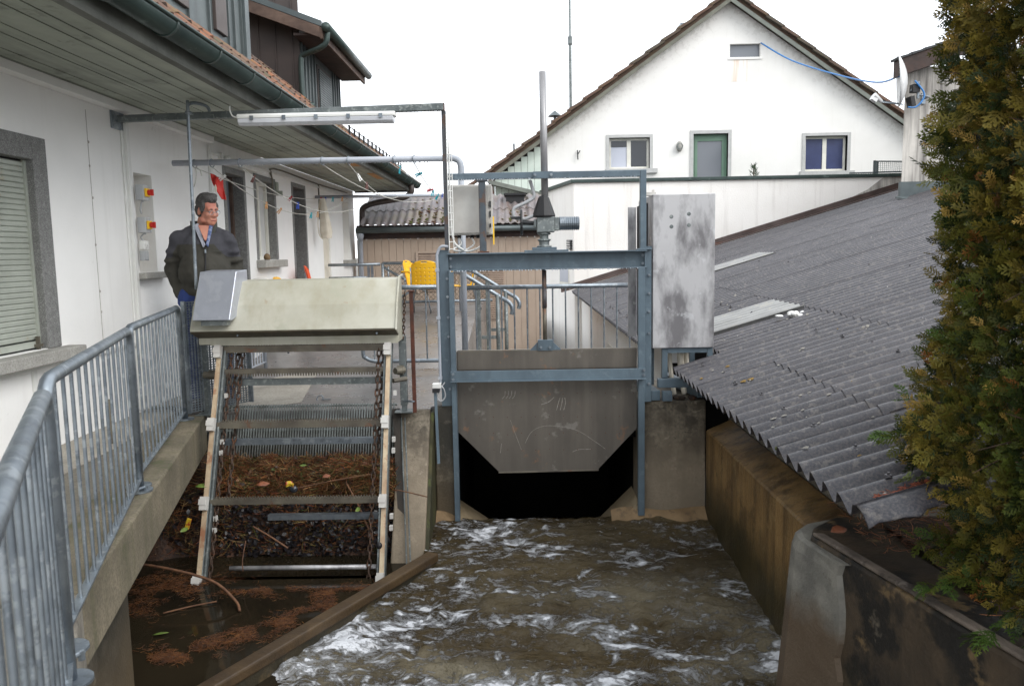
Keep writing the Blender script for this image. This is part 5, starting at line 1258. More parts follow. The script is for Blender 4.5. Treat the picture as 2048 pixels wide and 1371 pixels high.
MB().tube([(-3.28,13.3,1.15), (-2.40,13.3,1.15)], .024, 8).build('top_rail', M['galv'], f2, smooth=True); MB().tube([(-3.28,13.3,.93), (-2.60,13.3,.93)], .022, 8).build('lower_rail', M['galv'], f2, smooth=True)
MB().bx(-2.62, -2.58, 13.28, 13.32, .90, 1.13).bx(-2.56, -2.52, 13.28, 13.32, .38, 1.13).build('post', M['galv'], f2)
# ================================================================== OVERHEAD STEELWORK
ov = thing('cross_beam', 'galvanised steel box beam spanning from the house wall to the gate upright', 'beam', (-1.9, 6.35, 2.4))
MB().bar((-3.29,6.55,2.445), (-.60,6.40,2.462), .05, .055).build('box_section', M['galv_dull'], ov, bevel=.004)
MB().bar((-.60,6.40,2.462), (-.5985,6.3999,2.462), .052, .057).build('end_cap', M['rust'], ov)
MB().bx(-3.299, -3.285, 6.44, 6.64, 2.36, 2.52).build('wall_plate', M['galv'], ov)
lf = thing('fluorescent_lamp', 'long white fluorescent tube fitting hung under the cross beam', 'lamp', (-1.6, 6.36, 2.33))
lx0, lx1 = -2.235, -.985
MB().prism([(6.32,2.392), (6.44,2.392), (6.44,2.415), (6.42,2.428), (6.34,2.428), (6.32,2.415)], 'x', lx0, lx1).build('housing', M['white_plastic'], lf, bevel=.004)
M['diffuser'] = surf('diffuser', S(214,216,220), S(204,206,212), 3, .25, bump=0)
MB().prism([(6.322,2.391), (6.438,2.391), (6.43,2.36), (6.405,2.342), (6.355,2.342), (6.33,2.36)], 'x', lx0+.004, lx1-.012).build('diffuser', M['diffuser'], lf, bevel=.006)
clp = MB().bx(-.014, .014, -.006, .0, -.012, .022).mesh('clip', M['galv'])
for k in range(5): piece(clp, 'clip', lf, T(lx0+.12+.255*k, 6.319, 2.388))
MB().tube(smooth_path([(lx0+.01,6.36,2.405), (lx0-.04,6.36,2.415), (lx0-.065,6.37,2.46), (lx0-.068,6.38,2.50)], 4), .006, 6).build('cable', M['white_plastic'], lf, smooth=True)
rd = MB().tube(smooth_path([(-2.655,6.36,1.05), (-2.645,6.36,1.6), (-2.632,6.36,2.46), (-2.628,6.37,2.515), (-2.59,6.42,2.535), (-2.54,6.50,2.525), (-2.525,6.53,2.49)], 5), .0135, 8).bx(-2.65, -2.61, 6.345, 6.40, 2.44, 2.46)
tag(rd.build('hook_rod', M['galv'], smooth=True), 'long thin galvanised rod hooked over the cross beam beside the man', 'rod')
# grey drainpipe used as a clothes pole
pp = thing('drain_pipe', 'grey plastic pipe crossing from the house wall and bending down behind the gate', 'pipe', (-1.9, 7.3, 2.1))
MB().tube([(-3.19,7.3,2.172), (-.66,7.3,2.168)], .027, 12).build('pipe', M['pvc_grey'], pp, smooth=True)
MB().tube(smooth_path([(-.68,7.3,2.168), (-.62,7.3,2.168), (-.565,7.3,2.145), (-.545,7.3,2.09), (-.545,7.3,2.0)], 5), .030, 12).lathe((-.665,7.3,2.168), [(.034,-.03), (.036,-.02), (.034,.02), (.03,.02)], 'x', 12).build('elbow', M['pvc_grey'], pp, smooth=True)
MB().tube([(-.545,7.3,2.03), (-.548,7.3,0.0)], .029, 12).build('downpipe', M['pvc_grey'], pp, smooth=True)
pq = MB().tube([(-3.27,12.6,2.235), (-.95,12.6,2.225)], .026, 10).tube([(-1.0,12.6,2.22), (-1.0,12.6,.38)], .022, 8)
tag(pq.build('far_pole', M['pvc_grey'], smooth=True), 'farther thin grey pole holding the far ends of the clotheslines', 'pole')

# pale scratches left on the gate plate
M['scratch'] = surf('scratch', S(150,145,138), S(132,127,120), 30, .6)
scr = MB()
def scratch(pts, w=.0035):
    P_ = smooth_path([(x, 6.4992, z) for x, z in pts], 6)
    for a_, b_ in zip(P_[:-1], P_[1:]): scr.bar(a_, b_, .0008, w*random.uniform(.4,1), up=(0,0,1))
scratch([(.0,-.30), (.06,-.20), (.16,-.155), (.30,-.16), (.45,-.20), (.60,-.30), (.68,-.36)])
for q in range(4): scratch([(-.185+.028*q,.085), (-.165+.028*q,.11), (-.160+.028*q,.15)], .006)
for q in range(3): scratch([(.27+.03*q,-.02), (.285+.03*q,.04), (.30+.02*q,.085)], .006)
scratch([(.14,.03), (.2,.05), (.25,.09)], .007); scratch([(-.12,-.10), (-.08,-.22), (-.03,-.36)], .003); scratch([(.40,-.38), (.46,-.36), (.56,-.36)], .005); scratch([(-.2,-.3), (-.21,-.38)], .004)
scr.build('scratches', M['scratch'], gp_, kind='stuff')
# ================================================================== SWITCHES, TRUNKING AND SMALL FIXTURES ON THE HOUSE WALL
tk = MB().bx(-3.2985, -3.262, 6.615, 6.665, .02, 2.49).bx(-3.2985, -3.285, 6.58, 6.614, .02, 2.44)
tag(tk.build('cable_trunking', M['white_plastic'], bevel=.003), 'white vertical cable trunking on the house wall beside the rotary switches', 'trunking')
tk2 = MB().bx(-3.2985, -3.27, 8.40, 8.45, 1.0, 2.49).bx(-3.2985, -3.28, 8.451, 15.0, 2.40, 2.43)
tag(tk2.build('cable_trunking', M['white_plastic'], bevel=.003), 'white trunking running up the wall behind the man and on under the eaves', 'trunking')
cab = MB().tube(smooth_path([(-3.285,10.5,2.2), (-3.285,10.52,2.32), (-3.285,10.6,2.47), (-3.285,12.8,2.46), (-3.285,15.0,2.48)], 4), .010, 6).tube([(-3.285,12.9,2.46), (-3.285,12.9,1.9)], .012, 6).tube(smooth_path([(-3.28,10.46,2.42), (-3.26,10.42,2.3), (-3.28,10.44,2.15)], 4), .006, 5)
tag(cab.build('wall_cable', M['rake_steel'], smooth=True), 'dark old cable clipped to the wall under the eaves', 'cable')
def rotary(z, lab):
    t = thing('rotary_switch', lab, 'switch', (-3.26, 6.76, z-.05), 'rotary switches on the house wall')
    MB().bx(-3.262, -3.19, 6.69, 6.79, z-.065, z+.065).build('box', M['grey_plastic'], t, bevel=.005)
    MB().bx(-3.189, -3.172, 6.705, 6.775, z-.035, z+.035).build('face_plate', M['switch_yellow'], t, bevel=.003)
    MB().lathe((-3.171,6.74,z), [(.024,0), (.024,.02), (.022,.022)], 'x', 14).bx(-3.149, -3.128, 6.733, 6.747, z-.026, z+.026).build('knob', M['red'], t)
    MB().lathe((-3.225,6.74,z-.08), [(.010,0), (.010,.016)], n=8).build('cable_gland', M['grey_plastic'], t)
rotary(1.865, 'upper grey switch box with yellow plate and red rotary knob')
rotary(1.592, 'lower grey switch box with yellow plate and red rotary knob')
s3 = thing('light_switch', 'white surface light switch below the two red rotary knobs', 'switch', (-3.26, 6.74, 1.39))
MB().bx(-3.262, -3.215, 6.69, 6.775, 1.385, 1.46).build('box', M['white_plastic'], s3, bevel=.004); MB().bx(-3.214, -3.207, 6.715, 6.75, 1.40, 1.445).lathe((-3.206,6.73,1.42), [(.008,0), (.006,.012)], 'x', 8).build('rocker', M['white_plastic'], s3)
s4 = thing('junction_box', 'pale grey junction box lowest in the column of switches', 'box', (-3.26, 6.74, 1.29))
MB().bx(-3.262, -3.22, 6.69, 6.77, 1.29, 1.375).build('box', M['grey_plastic'], s4, bevel=.004); MB().bx(-3.219, -3.214, 6.70, 6.76, 1.30, 1.365).build('lid', M['grey_plastic'], s4)
sw = MB().tube(smooth_path([(-3.235,6.74,1.79), (-3.25,6.74,1.72), (-3.24,6.74,1.69)], 4), .007, 6).tube(smooth_path([(-3.235,6.74,1.52), (-3.26,6.735,1.49), (-3.24,6.73,1.46)], 4), .006, 6)
tag(sw.build('switch_cable', M['grey_plastic'], smooth=True), 'short grey cable linking the stacked wall switches', 'cable')
wl_ = thing('motion_sensor', 'small round white sensor high on the wall beneath the eaves', 'sensor', (-3.29, 8.75, 2.36))
MB().bx(-3.2985, -3.25, 8.70, 8.82, 2.38, 2.44).build('base', M['white_plastic'], wl_, bevel=.004); MB().ell((-3.22,8.76,2.38), .042, 12, 8).build('lens', M['white_plastic'], wl_, smooth=True)
ww = MB().bx(-3.2985, -3.18, 9.30, 9.34, 2.34, 2.36).bx(-3.21, -3.18, 8.9, 9.9, 2.33, 2.365)
tag(ww.build('tube_lamp', M['white_plastic'], bevel=.004), 'slim white tube lamp on the wall above the first door', 'lamp')
stn = MB().ell((-3.25,10.02,1.30), (.04,.06,.05), 10, 8); o_ = stn.build('stone', M['sandy'], smooth=True); tag(o_, 'pale brown stone lying on the curtained window sill', 'stone')
ptp = MB().tube([(-2.95,5.45,0.005), (-2.95,5.45,.32)], .012, 8).bx(-2.97, -2.93, 5.43, 5.47, .005, .015); tag(ptp.build('pipe_stub', M['rake_steel']), 'short dark pipe stub standing on the walkway against the wall', 'pipe')
# ================================================================== CLOTHESLINES, PEGS, WASHING
lines = []
def clothesline(x0, x1, sag, lab, y1=12.6, z1=2.215, tail=False):
    t = thing('clothesline', lab, 'clothesline', (x0, 7.3, 2.1))
    pts = [Vector((x0+(x1-x0)*u, 7.3+(y1-7.3)*u, 2.13+(z1-2.13)*u-4*sag*u*(1-u))) for u in [i/16 for i in range(17)]]
    MB().tube(pts, .0045, 5).build('line', M['rope'], t, smooth=True)
    MB().ring((x0,7.3,2.165), .036, .0045, Matrix.Rotation(PI/2, 3, 'Y') @ Matrix.Rotation(.25, 3, 'X'), 14, 5).build('hook', M['galv'], t, smooth=True)
    return pts
def at_line(pts, u):
    f = u*(len(pts)-1); i = min(int(f), len(pts)-2); return pts[i].lerp(pts[i+1], f-i)
L1 = clothesline(-2.99, -3.12, .10, 'clothesline nearest the house wall, strung from the bundled wire hook')
L2 = clothesline(-2.83, -2.75, .34, 'slack clothesline from the second hook, with the red cloth')
L3 = clothesline(-2.57, -2.35, .32, 'slack clothesline from the third hook crossing above the white window')
L4 = clothesline(-1.81, -1.22, .20, 'clothesline from the fourth hook sweeping across the eaves')
L5 = clothesline(-1.57, -1.95, .12, 'clothesline from the fifth hook, with white peg at its top')
L6 = clothesline(-1.15, -1.20, .04, 'clothesline from the sixth hook near the gutter end')
L7 = clothesline(-.97, -1.13, .14, 'clothesline from the last hook nearest the gate, pegs against the sky')
tl_ = MB().tube(smooth_path([(-2.985,7.29,2.13), (-2.965,7.26,2.08), (-2.97,7.25,2.0), (-2.99,7.25,1.95)], 4), .004, 5).tube(smooth_path([(-2.97,7.28,2.13), (-2.93,7.27,2.10), (-2.92,7.27,2.05)], 4), .005, 5)
tag(tl_.build('rope_tail', M['rope'], smooth=True), 'loose rope tails dangling from the end of the grey pipe', 'rope')
def peg(p, m, rot, lab, tilt=.0):
    t = MB()
    for s_ in (-1, 1): t.bar((s_*.004, 0, .022), (s_*.011, 0, -.055), .012, .008, up=(0,1,0))
    t.tube([(-.008,0,0), (.008,0,0)], .006, 6)
    t.rot(Matrix.Rotation(tilt, 3, 'Y') @ Matrix.Rotation(rot, 3, 'Z')); t.v = [(v[0]+p.x, v[1]+p.y, v[2]+p.z) for v in t.v]
    tag(t.build('clothes_peg', M[m]), lab, 'clothes peg', 'pegs on the clotheslines')
peg(at_line(L7,.10), 'peg_teal', .5, 'uppermost turquoise peg on the line nearest the gate', 1.2)
peg(at_line(L7,.34), 'peg_red', .8, 'pink red peg on the line nearest the gate', 1.3)
peg(at_line(L7,.38), 'peg_teal', .2, 'turquoise peg just below the pink red one', .2)
peg(at_line(L7,.52), 'peg_teal', 1.0, 'lowest turquoise peg on the line nearest the gate', .5)
peg(at_line(L6,.06), 'peg_teal', 1.4, 'turquoise peg against the gutter end', .1)
peg(at_line(L6,.9), 'peg_blue', .4, 'blue peg in front of the back shed roof', .1)
peg(at_line(L5,.12), 'peg_white', .3, 'white peg hanging just under the grey pipe', -.5)
peg(at_line(L5,.24), 'peg_brown', .6, 'dark brown peg below the white peg', .0)
peg(at_line(L2,.05), 'peg_white', .5, 'white peg holding the red cloth', 1.0)
peg(at_line(L2,.27), 'peg_wood', .9, 'pale wooden peg by the first door', .1)
peg(at_line(L3,.06)+Vector((-.0,0,-.0)), 'peg_brown', 1.2, 'brown peg below the third pipe hook', .5)
peg(at_line(L3,.30), 'peg_blue', .1, 'dark blue peg before the curtained window', .1)
peg(at_line(L2,.36), 'peg_wood', .2, 'orange wooden peg at the left edge of the curtained window', .7)
peg(at_line(L2,.60), 'peg_teal', .7, 'turquoise peg where two slack lines meet', .2)
peg(at_line(L2,.66), 'peg_wood', .3, 'wooden peg next to the turquoise one where slack lines meet', .1)
peg(at_line(L1,.62), 'peg_red', .5, 'small red peg left of the hanging white bag', .7)
for x, m, lab in ((-3.17,'peg_red','red peg clipped at the left end of the far pole'), (-3.10,'peg_blue','blue peg beside the red one on the far pole'), (-2.98,'peg_teal','dark turquoise peg on the far pole'), (-2.83,'peg_wood','wooden peg on the far pole, rightmost there')):
    peg(Vector((x,12.57,2.21)), m, .4, lab, .15)
rc = MB(); n, mm_ = 10, 8; vs, fs = [], []
p0 = at_line(L2, .045)
for i in range(n+1):
    for j in range(mm_+1):
        u, v = i/n, j/mm_; w_ = .075*(1-v)**.9+.012+.022*math.sin(PI*v)
        vs.append((p0.x-.07+w_*(u-.5)+.045*v-.02*math.sin(4*v), p0.y+.04*math.sin(7*u+3*v)+.05*u, p0.z+.01-.23*v-.05*(u-.3)*(1-v)))
for i in range(n):
    for j in range(mm_): a_ = i*(mm_+1)+j; fs.append((a_, a_+1, a_+mm_+2, a_+mm_+1))
ro = rc.add(vs, fs).build('red_cloth', M['red'], smooth=True); ro.modifiers.new('s', 'SOLIDIFY').thickness = .004
tag(ro, 'crumpled red cloth pegged to the clothesline above the man', 'cloth')
patch = MB().ell((p0.x-.062, p0.y-.035, p0.z-.12), (.012,.004,.035), 10, 8); tag(patch.build('print_patch', M['cloth'], ro), None, None)
bg = MB(); vs, fs = [], []
for j in range(13):
    v = j/12; r = .045+.05*v-.03*max(0, v-.85)*6
    for k in range(14):
        a = 2*PI*k/14; q = 1+.22*math.sin(5*a+2*v)
        vs.append((-3.12+r*q*math.cos(a)+.04*v, 12.45+r*.6*q*math.sin(a), 2.20-.62*v))
for j in range(12):
    for k in range(14): a_, b_ = j*14+k, j*14+(k+1)%14; fs.append((a_, b_, b_+14, a_+14))
bg.add(vs, fs); bo_ = bg.build('peg_bag', M['cloth'], smooth=True); tag(bo_, 'limp cream cloth bag hanging from the far pole by the wall', 'bag')
MB().tube(smooth_path([(-3.16,12.47,2.2), (-3.20,12.44,1.9), (-3.19,12.43,1.65), (-3.12,12.42,1.56)], 4), .008, 5).build('drawstring', M['cloth'], bo_)
# ================================================================== PLASTIC CHAIRS ON THE TERRACE
def chair(loc, ang, m, lab, group=None, perf=True, sc_=1.0):
    t = thing('plastic_chair', lab, 'chair', loc, group)
    R_ = rotz(ang) @ Matrix.Scale(sc_, 4)
    def fin(mb, name, mm, solid=None, smooth=True):
        mb.v = [tuple(R_ @ Vector(p)+Vector(loc)) for p in mb.v]
        o = mb.build(name, mm, t, smooth=smooth)
        if solid: s_ = o.modifiers.new('s', 'SOLIDIFY'); s_.thickness = solid
        return o
    # local: sitter faces +Y, back shell stands at -Y
    nx, nz_ = 31, 28; vs, fs = [], []
    for j in range(nz_+1):
        v = j/nz_; z = .40+.44*v; hw = .225-.02*v if v < .8 else (.209-.05*((v-.8)/.2)**2)
        for i in range(nx+1):
            u = i/nx*2-1; vs.append((hw*u, -.20-.10*v+.035*u*u-.0, z-(.03*u**4 if v > .9 else 0)))
    for j in range(nz_):
        for i in range(nx):
            hole = perf and 4 <= i < nx-4 and 3 <= j < nz_-5 and (i % 5 == 0) and (j % 4 == 0)
            slot = perf and j == nz_-2 and nx//2-4 <= i <= nx//2+3
            if hole or slot: continue
            a_ = j*(nx+1)+i; fs.append((a_, a_+1, a_+nx+2, a_+nx+1))
    fin(MB().add(vs, fs), 'backrest', M[m], .010)
    vs, fs = [], []
    for j in range(11):
        v = j/10
        for i in range(13):
            u = i/12*2-1; vs.append((.225*u, -.21+.44*v, .43+.015*u*u-.02*math.sin(PI*v)-(.05*((v-.85)/.15)**2 if v > .85 else 0)))
    for j in range(10):
        for i in range(12): a_ = j*13+i; fs.append((a_, a_+1, a_+14, a_+13))
    fin(MB().add(vs, fs), 'seat', M[m], .012)
    for s_ in (-1, 1):
        if perf: fin(MB().tube(smooth_path([(s_*.23,-.27,.66), (s_*.255,-.15,.66), (s_*.255,.12,.65), (s_*.245,.16,.60)], 4), .016, 8), 'armrest', M[m])
        fin(MB().tube([(s_*.235,-.31,.0), (s_*.225,-.20,.42), (s_*.22,-.27,.74)], .011, 8), 'leg', M['galv'])
        fin(MB().tube([(s_*.235,.22,.0), (s_*.225,.14,.42)], .011, 8), 'leg', M['galv'])
    return t
chair((-1.52,12.45,.365), .03, 'yellow', 'yellow perforated plastic chair with its back to us, in full view', 'yellow chairs on the terrace')
chair((-1.62,12.75,.37), -PI/2-.25, 'yellow', 'yellow plastic chair seen side on, left of the one facing away', 'yellow chairs on the terrace')
chair((-1.00,12.75,.37), PI/2, 'yellow', 'yellow plastic chair mostly hidden behind the gate column', 'yellow chairs on the terrace')
chair((-2.92,9.45,.17), -PI/2-.3, 'box_grey', 'white folding chair against the house wall, its top above the hood', perf=False, sc_=1.05)
chair((-2.85,9.95,.21), -PI/2, 'yellow', 'yellow chair by the house wall, only its top above the hood', perf=False)
chair((-2.85,11.35,.33), -PI/2+.2, 'orange', 'orange red chair by the house wall, its back above the hood', perf=False)
# ================================================================== THE MAN
mn = thing('person', 'grey haired man with glasses in dark fleece jacket leaning by the wall, hands in pockets', 'person', (-2.74, 6.78, 0))
def remesh(o, vox, sm=4, disp=None):
    r = o.modifiers.new('remesh', 'REMESH'); r.mode = 'VOXEL'; r.voxel_size = vox; r.use_smooth_shade = True
    s_ = o.modifiers.new('smooth', 'SMOOTH'); s_.iterations = sm; s_.factor = .5
    if disp:
        tx = bpy.data.textures.new(o.name+'_folds', 'CLOUDS'); tx.noise_scale = disp[0]; tx.noise_depth = 3
        d = o.modifiers.new('folds', 'DISPLACE'); d.texture = tx; d.strength = disp[1]; d.mid_level = .5
MP = Vector((-2.74, 6.78, 0)); TA = math.radians(20)
RB = Matrix.Rotation(TA, 3, 'Z') @ Matrix.Rotation(math.radians(3), 3, 'X')
HA = math.radians(54)
HC = Vector((.045, -.05, 1.635))     # head pivot at the top of the neck (body space)
RH = Matrix.Rotation(HA-TA, 3, 'Z') @ Matrix.Rotation(math.radians(8), 3, 'X')
def body(mb): mb.v = [tuple(RB @ Vector(p)+MP) for p in mb.v]; return mb
def head(mb): mb.v = [tuple(RH @ (Vector(p)*.955)+HC) for p in mb.v]; return mb     # head space to body space
# --- arms: shoulder, elbow, wrist (his right arm is on the image's left)
ARM = {-1: [(-.185,.02,1.46), (-.262,.10,1.21), (-.205,-.01,1.03)], 1: [(.185,.0,1.46), (.245,.07,1.21), (.20,-.06,1.03)]}
b = MB()
for s_ in (-1, 1):
    b.caps((s_*.095,0,.93), (s_*.11,-.01,.50), .088, .062); b.caps((s_*.11,-.01,.50), (s_*.12,.03,.09), .06, .042); b.ell((s_*.125,-.05,.045), (.045,.12,.04))
    sh_, el, wr = ARM[s_]; b.caps(sh_, el, .056, .045); b.caps(el, wr, .044, .032)
    palm = Vector(wr)+Vector((-s_*.025,.005,-.095)); b.caps(wr, palm, .03, .034)
    for q in range(4):
        f0 = palm+Vector((-s_*.012*(q-1.5), -.012*(q-1.5), -.02)); b.caps(f0, f0+Vector((-s_*.015,-.01,-.058-.008*(1.5-abs(q-1.3)))), .0095, .0075, 8)
    b.caps(palm+Vector((s_*.02,-.02,.02)), palm+Vector((s_*.015,-.055,-.03)), .012, .009, 8)
b.ell((0,0,.98), (.16,.11,.13)); b.ell((0,-.02,1.14), (.16,.125,.18)); b.ell((0,0,1.34), (.195,.125,.17)); b.caps((-.16,.01,1.45), (.16,.01,1.45), .07, .07)
b.caps((0,.015,1.48), (.025,-.02,1.62), .066, .062)
h = MB()
h.ell((0,.015,.115), (.076,.096,.098)); h.ell((0,-.025,.045), (.064,.070,.085)); h.ell((0,-.055,-.015), (.046,.042,.036)); h.ell((0,-.075,-.028), (.024,.022,.02))
h.caps((-.052,-.015,-.005), (.052,-.015,-.005), .032, .032)
h.caps((-.040,-.078,.098), (.040,-.078,.098), .015, .015); h.caps((0,-.086,.092), (0,-.104,.045), .011, .016); h.ell((0,-.100,.042), (.020,.018,.012))
for s_ in (-1, 1): h.ell((s_*.038,-.066,.048), (.026,.024,.024)); h.ell((s_*.077,.012,.062), (.010,.020,.034)); h.ell((s_*.016,-.094,.040), (.010,.012,.009))
h.caps((-.020,-.088,.006), (.020,-.088,.006), .008, .008); h.caps((-.018,-.086,-.006), (.018,-.086,-.006), .008, .008)
h.ell((0,-.035,-.045), (.035,.04,.03))
head(h); b.add(h.v, h.f)
bo = body(b).build('body', M['skin'], mn); remesh(bo, .0072, 3)
# --- hair: short, receding a little, greying
hh = MB()
hh.ell((0,.028,.136), (.084,.098,.096)); hh.ell((0,.055,.075), (.080,.074,.085)); hh.ell((0,-.030,.182), (.066,.056,.042)); hh.ell((.0,-.058,.178), (.052,.034,.030)); hh.ell((.03,-.02,.205), (.04,.05,.025))
for s_ in (-1, 1): hh.ell((s_*.069,-.020,.105), (.014,.030,.045)); hh.ell((s_*.070,-.022,.065), (.008,.012,.03))
head(hh); body(hh); ho = hh.build('hair', M['hair'], mn); remesh(ho, .008, 2, (.02, .012))
# --- eyes, brows, lips, glasses
ey = MB()
for s_ in (-1, 1): ey.ell((s_*.031,-.0795,.073), (.012,.008,.0065), 10, 8)
M['eye'] = glassy('eye', S(96,84,78), .2); body(head(ey)).build('eyes', M['eye'], mn, smooth=True)
eb = MB()
for s_ in (-1, 1): eb.caps((s_*.016,-.094,.097), (s_*.046,-.082,.102), .0055, .004, 8)
body(head(eb)).build('eyebrows', M['hair'], mn, smooth=True)
lp = MB().caps((-.020,-.0945,.001), (.020,-.0945,.001), .0042, .0042, 8); M['lip'] = surf('lip', S(160,92,84), S(140,80,74), 20, .5); body(head(lp)).build('lips', M['lip'], mn, smooth=True)
gl = MB()
for s_ in (-1, 1):
    gl.ring((s_*.033,-.108,.070), .021, .0016, Matrix.Rotation(PI/2, 3, 'X') @ Matrix.Diagonal((1,.8,1)), 16, 5)
    gl.tube([(s_*.054,-.106,.076), (s_*.078,-.06,.080), (s_*.082,.01,.078)], .0018, 5)
gl.tube([(-.012,-.109,.074), (.012,-.109,.074)], .0018, 5)
body(head(gl)).build('glasses', M['galv'], mn)
# --- jacket, collar, shirt, trousers, shoes
jk = MB()
jk.ell((0,0,1.08), (.205,.165,.12)); jk.ell((0,-.015,1.05), (.205,.17,.11)); jk.ell((0,-.045,1.20), (.215,.19,.20)); jk.ell((0,-.005,1.38), (.215,.15,.17)); jk.caps((-.15,.015,1.455), (.15,.015,1.455), .085, .085); jk.ell((0,.03,1.53), (.125,.09,.075)); jk.caps((-.17,.015,1.47), (-.03,.02,1.57), .062, .05); jk.caps((.17,.015,1.47), (.03,.02,1.57), .062, .05)
for s_ in (-1, 1):
    sh_, el, wr = ARM[s_]; jk.caps(sh_, el, .080, .070); el2 = Vector(el); w2 = Vector(wr); jk.caps(el2, el2.lerp(w2,1.12), .072, .054); jk.ell(el2.lerp(w2,.95), .060)
    for q in range(2): jk.ell(Vector(sh_).lerp(el2, .4+.3*q)+Vector((s_*.01,-.01,0)), (.084,.084,.035))
jb = MB(); jb.v, jb.f = list(jk.v), list(jk.f)
jm = bpy.data.materials.new('jacket'); jm.use_nodes = True     # two cloths: smooth grey yoke above, dark fleece below
nt = jm.node_tree; N, L = nt.nodes, nt.links; bs = N['Principled BSDF']; bs.inputs['Roughness'].default_value = .85; bs.inputs['Specular IOR Level'].default_value = .25
tc = N.new('ShaderNodeTexCoord'); sx = N.new('ShaderNodeSeparateXYZ'); L.new(tc.outputs['Object'], sx.inputs[0])
def mth(op, a, b):
    q = N.new('ShaderNodeMath'); q.operation = op
    for s_, v_ in ((q.inputs[0], a), (q.inputs[1], b)):
        if isinstance(v_, (int, float)): s_.default_value = v_
        else: L.new(v_, s_)
    return q
sd_ = N.new('ShaderNodeMapRange'); L.new(mth('ABSOLUTE', sx.outputs[0], 0).outputs[0], sd_.inputs[0]); sd_.inputs[1].default_value = .15; sd_.inputs[2].default_value = .22; sd_.inputs[3].default_value = 1.42; sd_.inputs[4].default_value = 1.31
gt = mth('GREATER_THAN', sx.outputs[2], sd_.outputs[0])
nz_ = N.new('ShaderNodeTexNoise'); nz_.inputs['Scale'].default_value = 9; L.new(tc.outputs['Object'], nz_.inputs[0])
m1 = N.new('ShaderNodeMix'); m1.data_type = 'RGBA'; L.new(nz_.outputs[0], m1.inputs[0]); m1.inputs[6].default_value = (*S(52,51,46),1); m1.inputs[7].default_value = (*S(68,66,60),1)
m2 = N.new('ShaderNodeMix'); m2.data_type = 'RGBA'; L.new(nz_.outputs[0], m2.inputs[0]); m2.inputs[6].default_value = (*S(56,56,61),1); m2.inputs[7].default_value = (*S(74,74,79),1)
m3 = N.new('ShaderNodeMix'); m3.data_type = 'RGBA'; L.new(gt.outputs[0], m3.inputs[0]); L.new(m1.outputs[2], m3.inputs[6]); L.new(m2.outputs[2], m3.inputs[7]); L.new(m3.outputs[2], bs.inputs[0])
n2 = N.new('ShaderNodeTexNoise'); n2.inputs['Scale'].default_value = 160; bp = N.new('ShaderNodeBump'); bp.inputs['Strength'].default_value = .4; bp.inputs['Distance'].default_value = .006
L.new(tc.outputs['Object'], n2.inputs[0]); L.new(n2.outputs[0], bp.inputs['Height']); L.new(bp.outputs[0], bs.inputs['Normal'])
jo = body(jb).build('jacket', jm, mn); remesh(jo, .011, 4, (.11, .035))
cl = MB()     # stand-up collar, open at the throat
for q in range(9):
    a = math.radians(-52+q*(284)/8)+PI*1.5-math.radians(90); 
ang = [math.radians(t) for t in range(-72, 253, 13)]
vs, fs = [], []
for i, a in enumerate(ang):
    for j, (r, z) in enumerate(((.122,1.49), (.108,1.56), (.108,1.618))):
        dr = -.02*math.cos(a-PI/2)
        vs.append((.012+r*math.cos(a), .012+(r*.92)*math.sin(a), z+(.0 if math.sin(a) > -.2 else -.05*(-.2-math.sin(a)))))
for i in range(len(ang)-1):
    for j in range(2): a_ = i*3+j; fs.append((a_, a_+3, a_+4, a_+1))
co = body(MB().add(vs, fs)).build('collar', M['jacket_low'], mn, smooth=True); co.modifiers.new('s', 'SOLIDIFY').thickness = .014
sv = MB().prism([(-.062,1.56), (.072,1.55), (.030,1.36), (.018,1.355)], 'y', -.165, -.10)
M['throat'] = M['skin']
# open neck: skin V, then the two shirt edges
vn = MB().add([(-.030,-.095,1.575), (.060,-.095,1.57), (.030,-.165,1.455), (.016,-.167,1.455)], [(0,1,2,3)])
so_ = body(vn).build('throat', M['skin'], mn); so_.modifiers.new('s', 'SOLIDIFY').thickness = .02
for s_, mm in ((-1, 'shirt_white'), (1, 'shirt')):
    sx_ = MB().add([(s_*.046+.012,-.098,1.600), (s_*.074+.008,-.09,1.585), (s_*.018+.018,-.176,1.405), (s_*.004+.018,-.178,1.425), (s_*.024+.014,-.150,1.51)], [(0,1,2,3,4)])
    o = body(sx_).build('shirt_edge', M[mm], mn); o.modifiers.new('s', 'SOLIDIFY').thickness = .012
zp = MB().tube(smooth_path([(.020,-.178,1.40), (.014,-.212,1.30), (.008,-.236,1.20), (.002,-.232,1.08)], 5), .006, 6); body(zp).build('zip', M['black'], mn)
zt = MB().bx(.012, .024, -.198, -.186, 1.355, 1.385); body(zt).build('zip_pull', M['galv'], mn)
pk_ = MB().bar((.075,-.170,1.375), (.150,-.138,1.365), .004, .005); body(pk_).build('chest_pocket', M['jacket_low'], mn)
je = MB(); je.ell((0,-.005,.98), (.19,.15,.14))
for s_ in (-1, 1): je.caps((s_*.095,0,.92), (s_*.11,-.01,.50), .105, .082); je.caps((s_*.11,-.01,.50), (s_*.12,.03,.08), .08, .068); je.ell((s_*.165,-.05,.965), (.070,.078,.105))
jo2 = body(je).build('jeans', M['jeans'], mn); remesh(jo2, .012, 3, (.07, .02))
for s_ in (-1, 1):
    shb = MB().ell((s_*.125,-.055,.050), (.054,.14,.046)).bx(s_*.125-.05, s_*.125+.05, -.18, .08, .004, .022); o = body(shb).build('shoe', M['shoe'], mn, smooth=True)
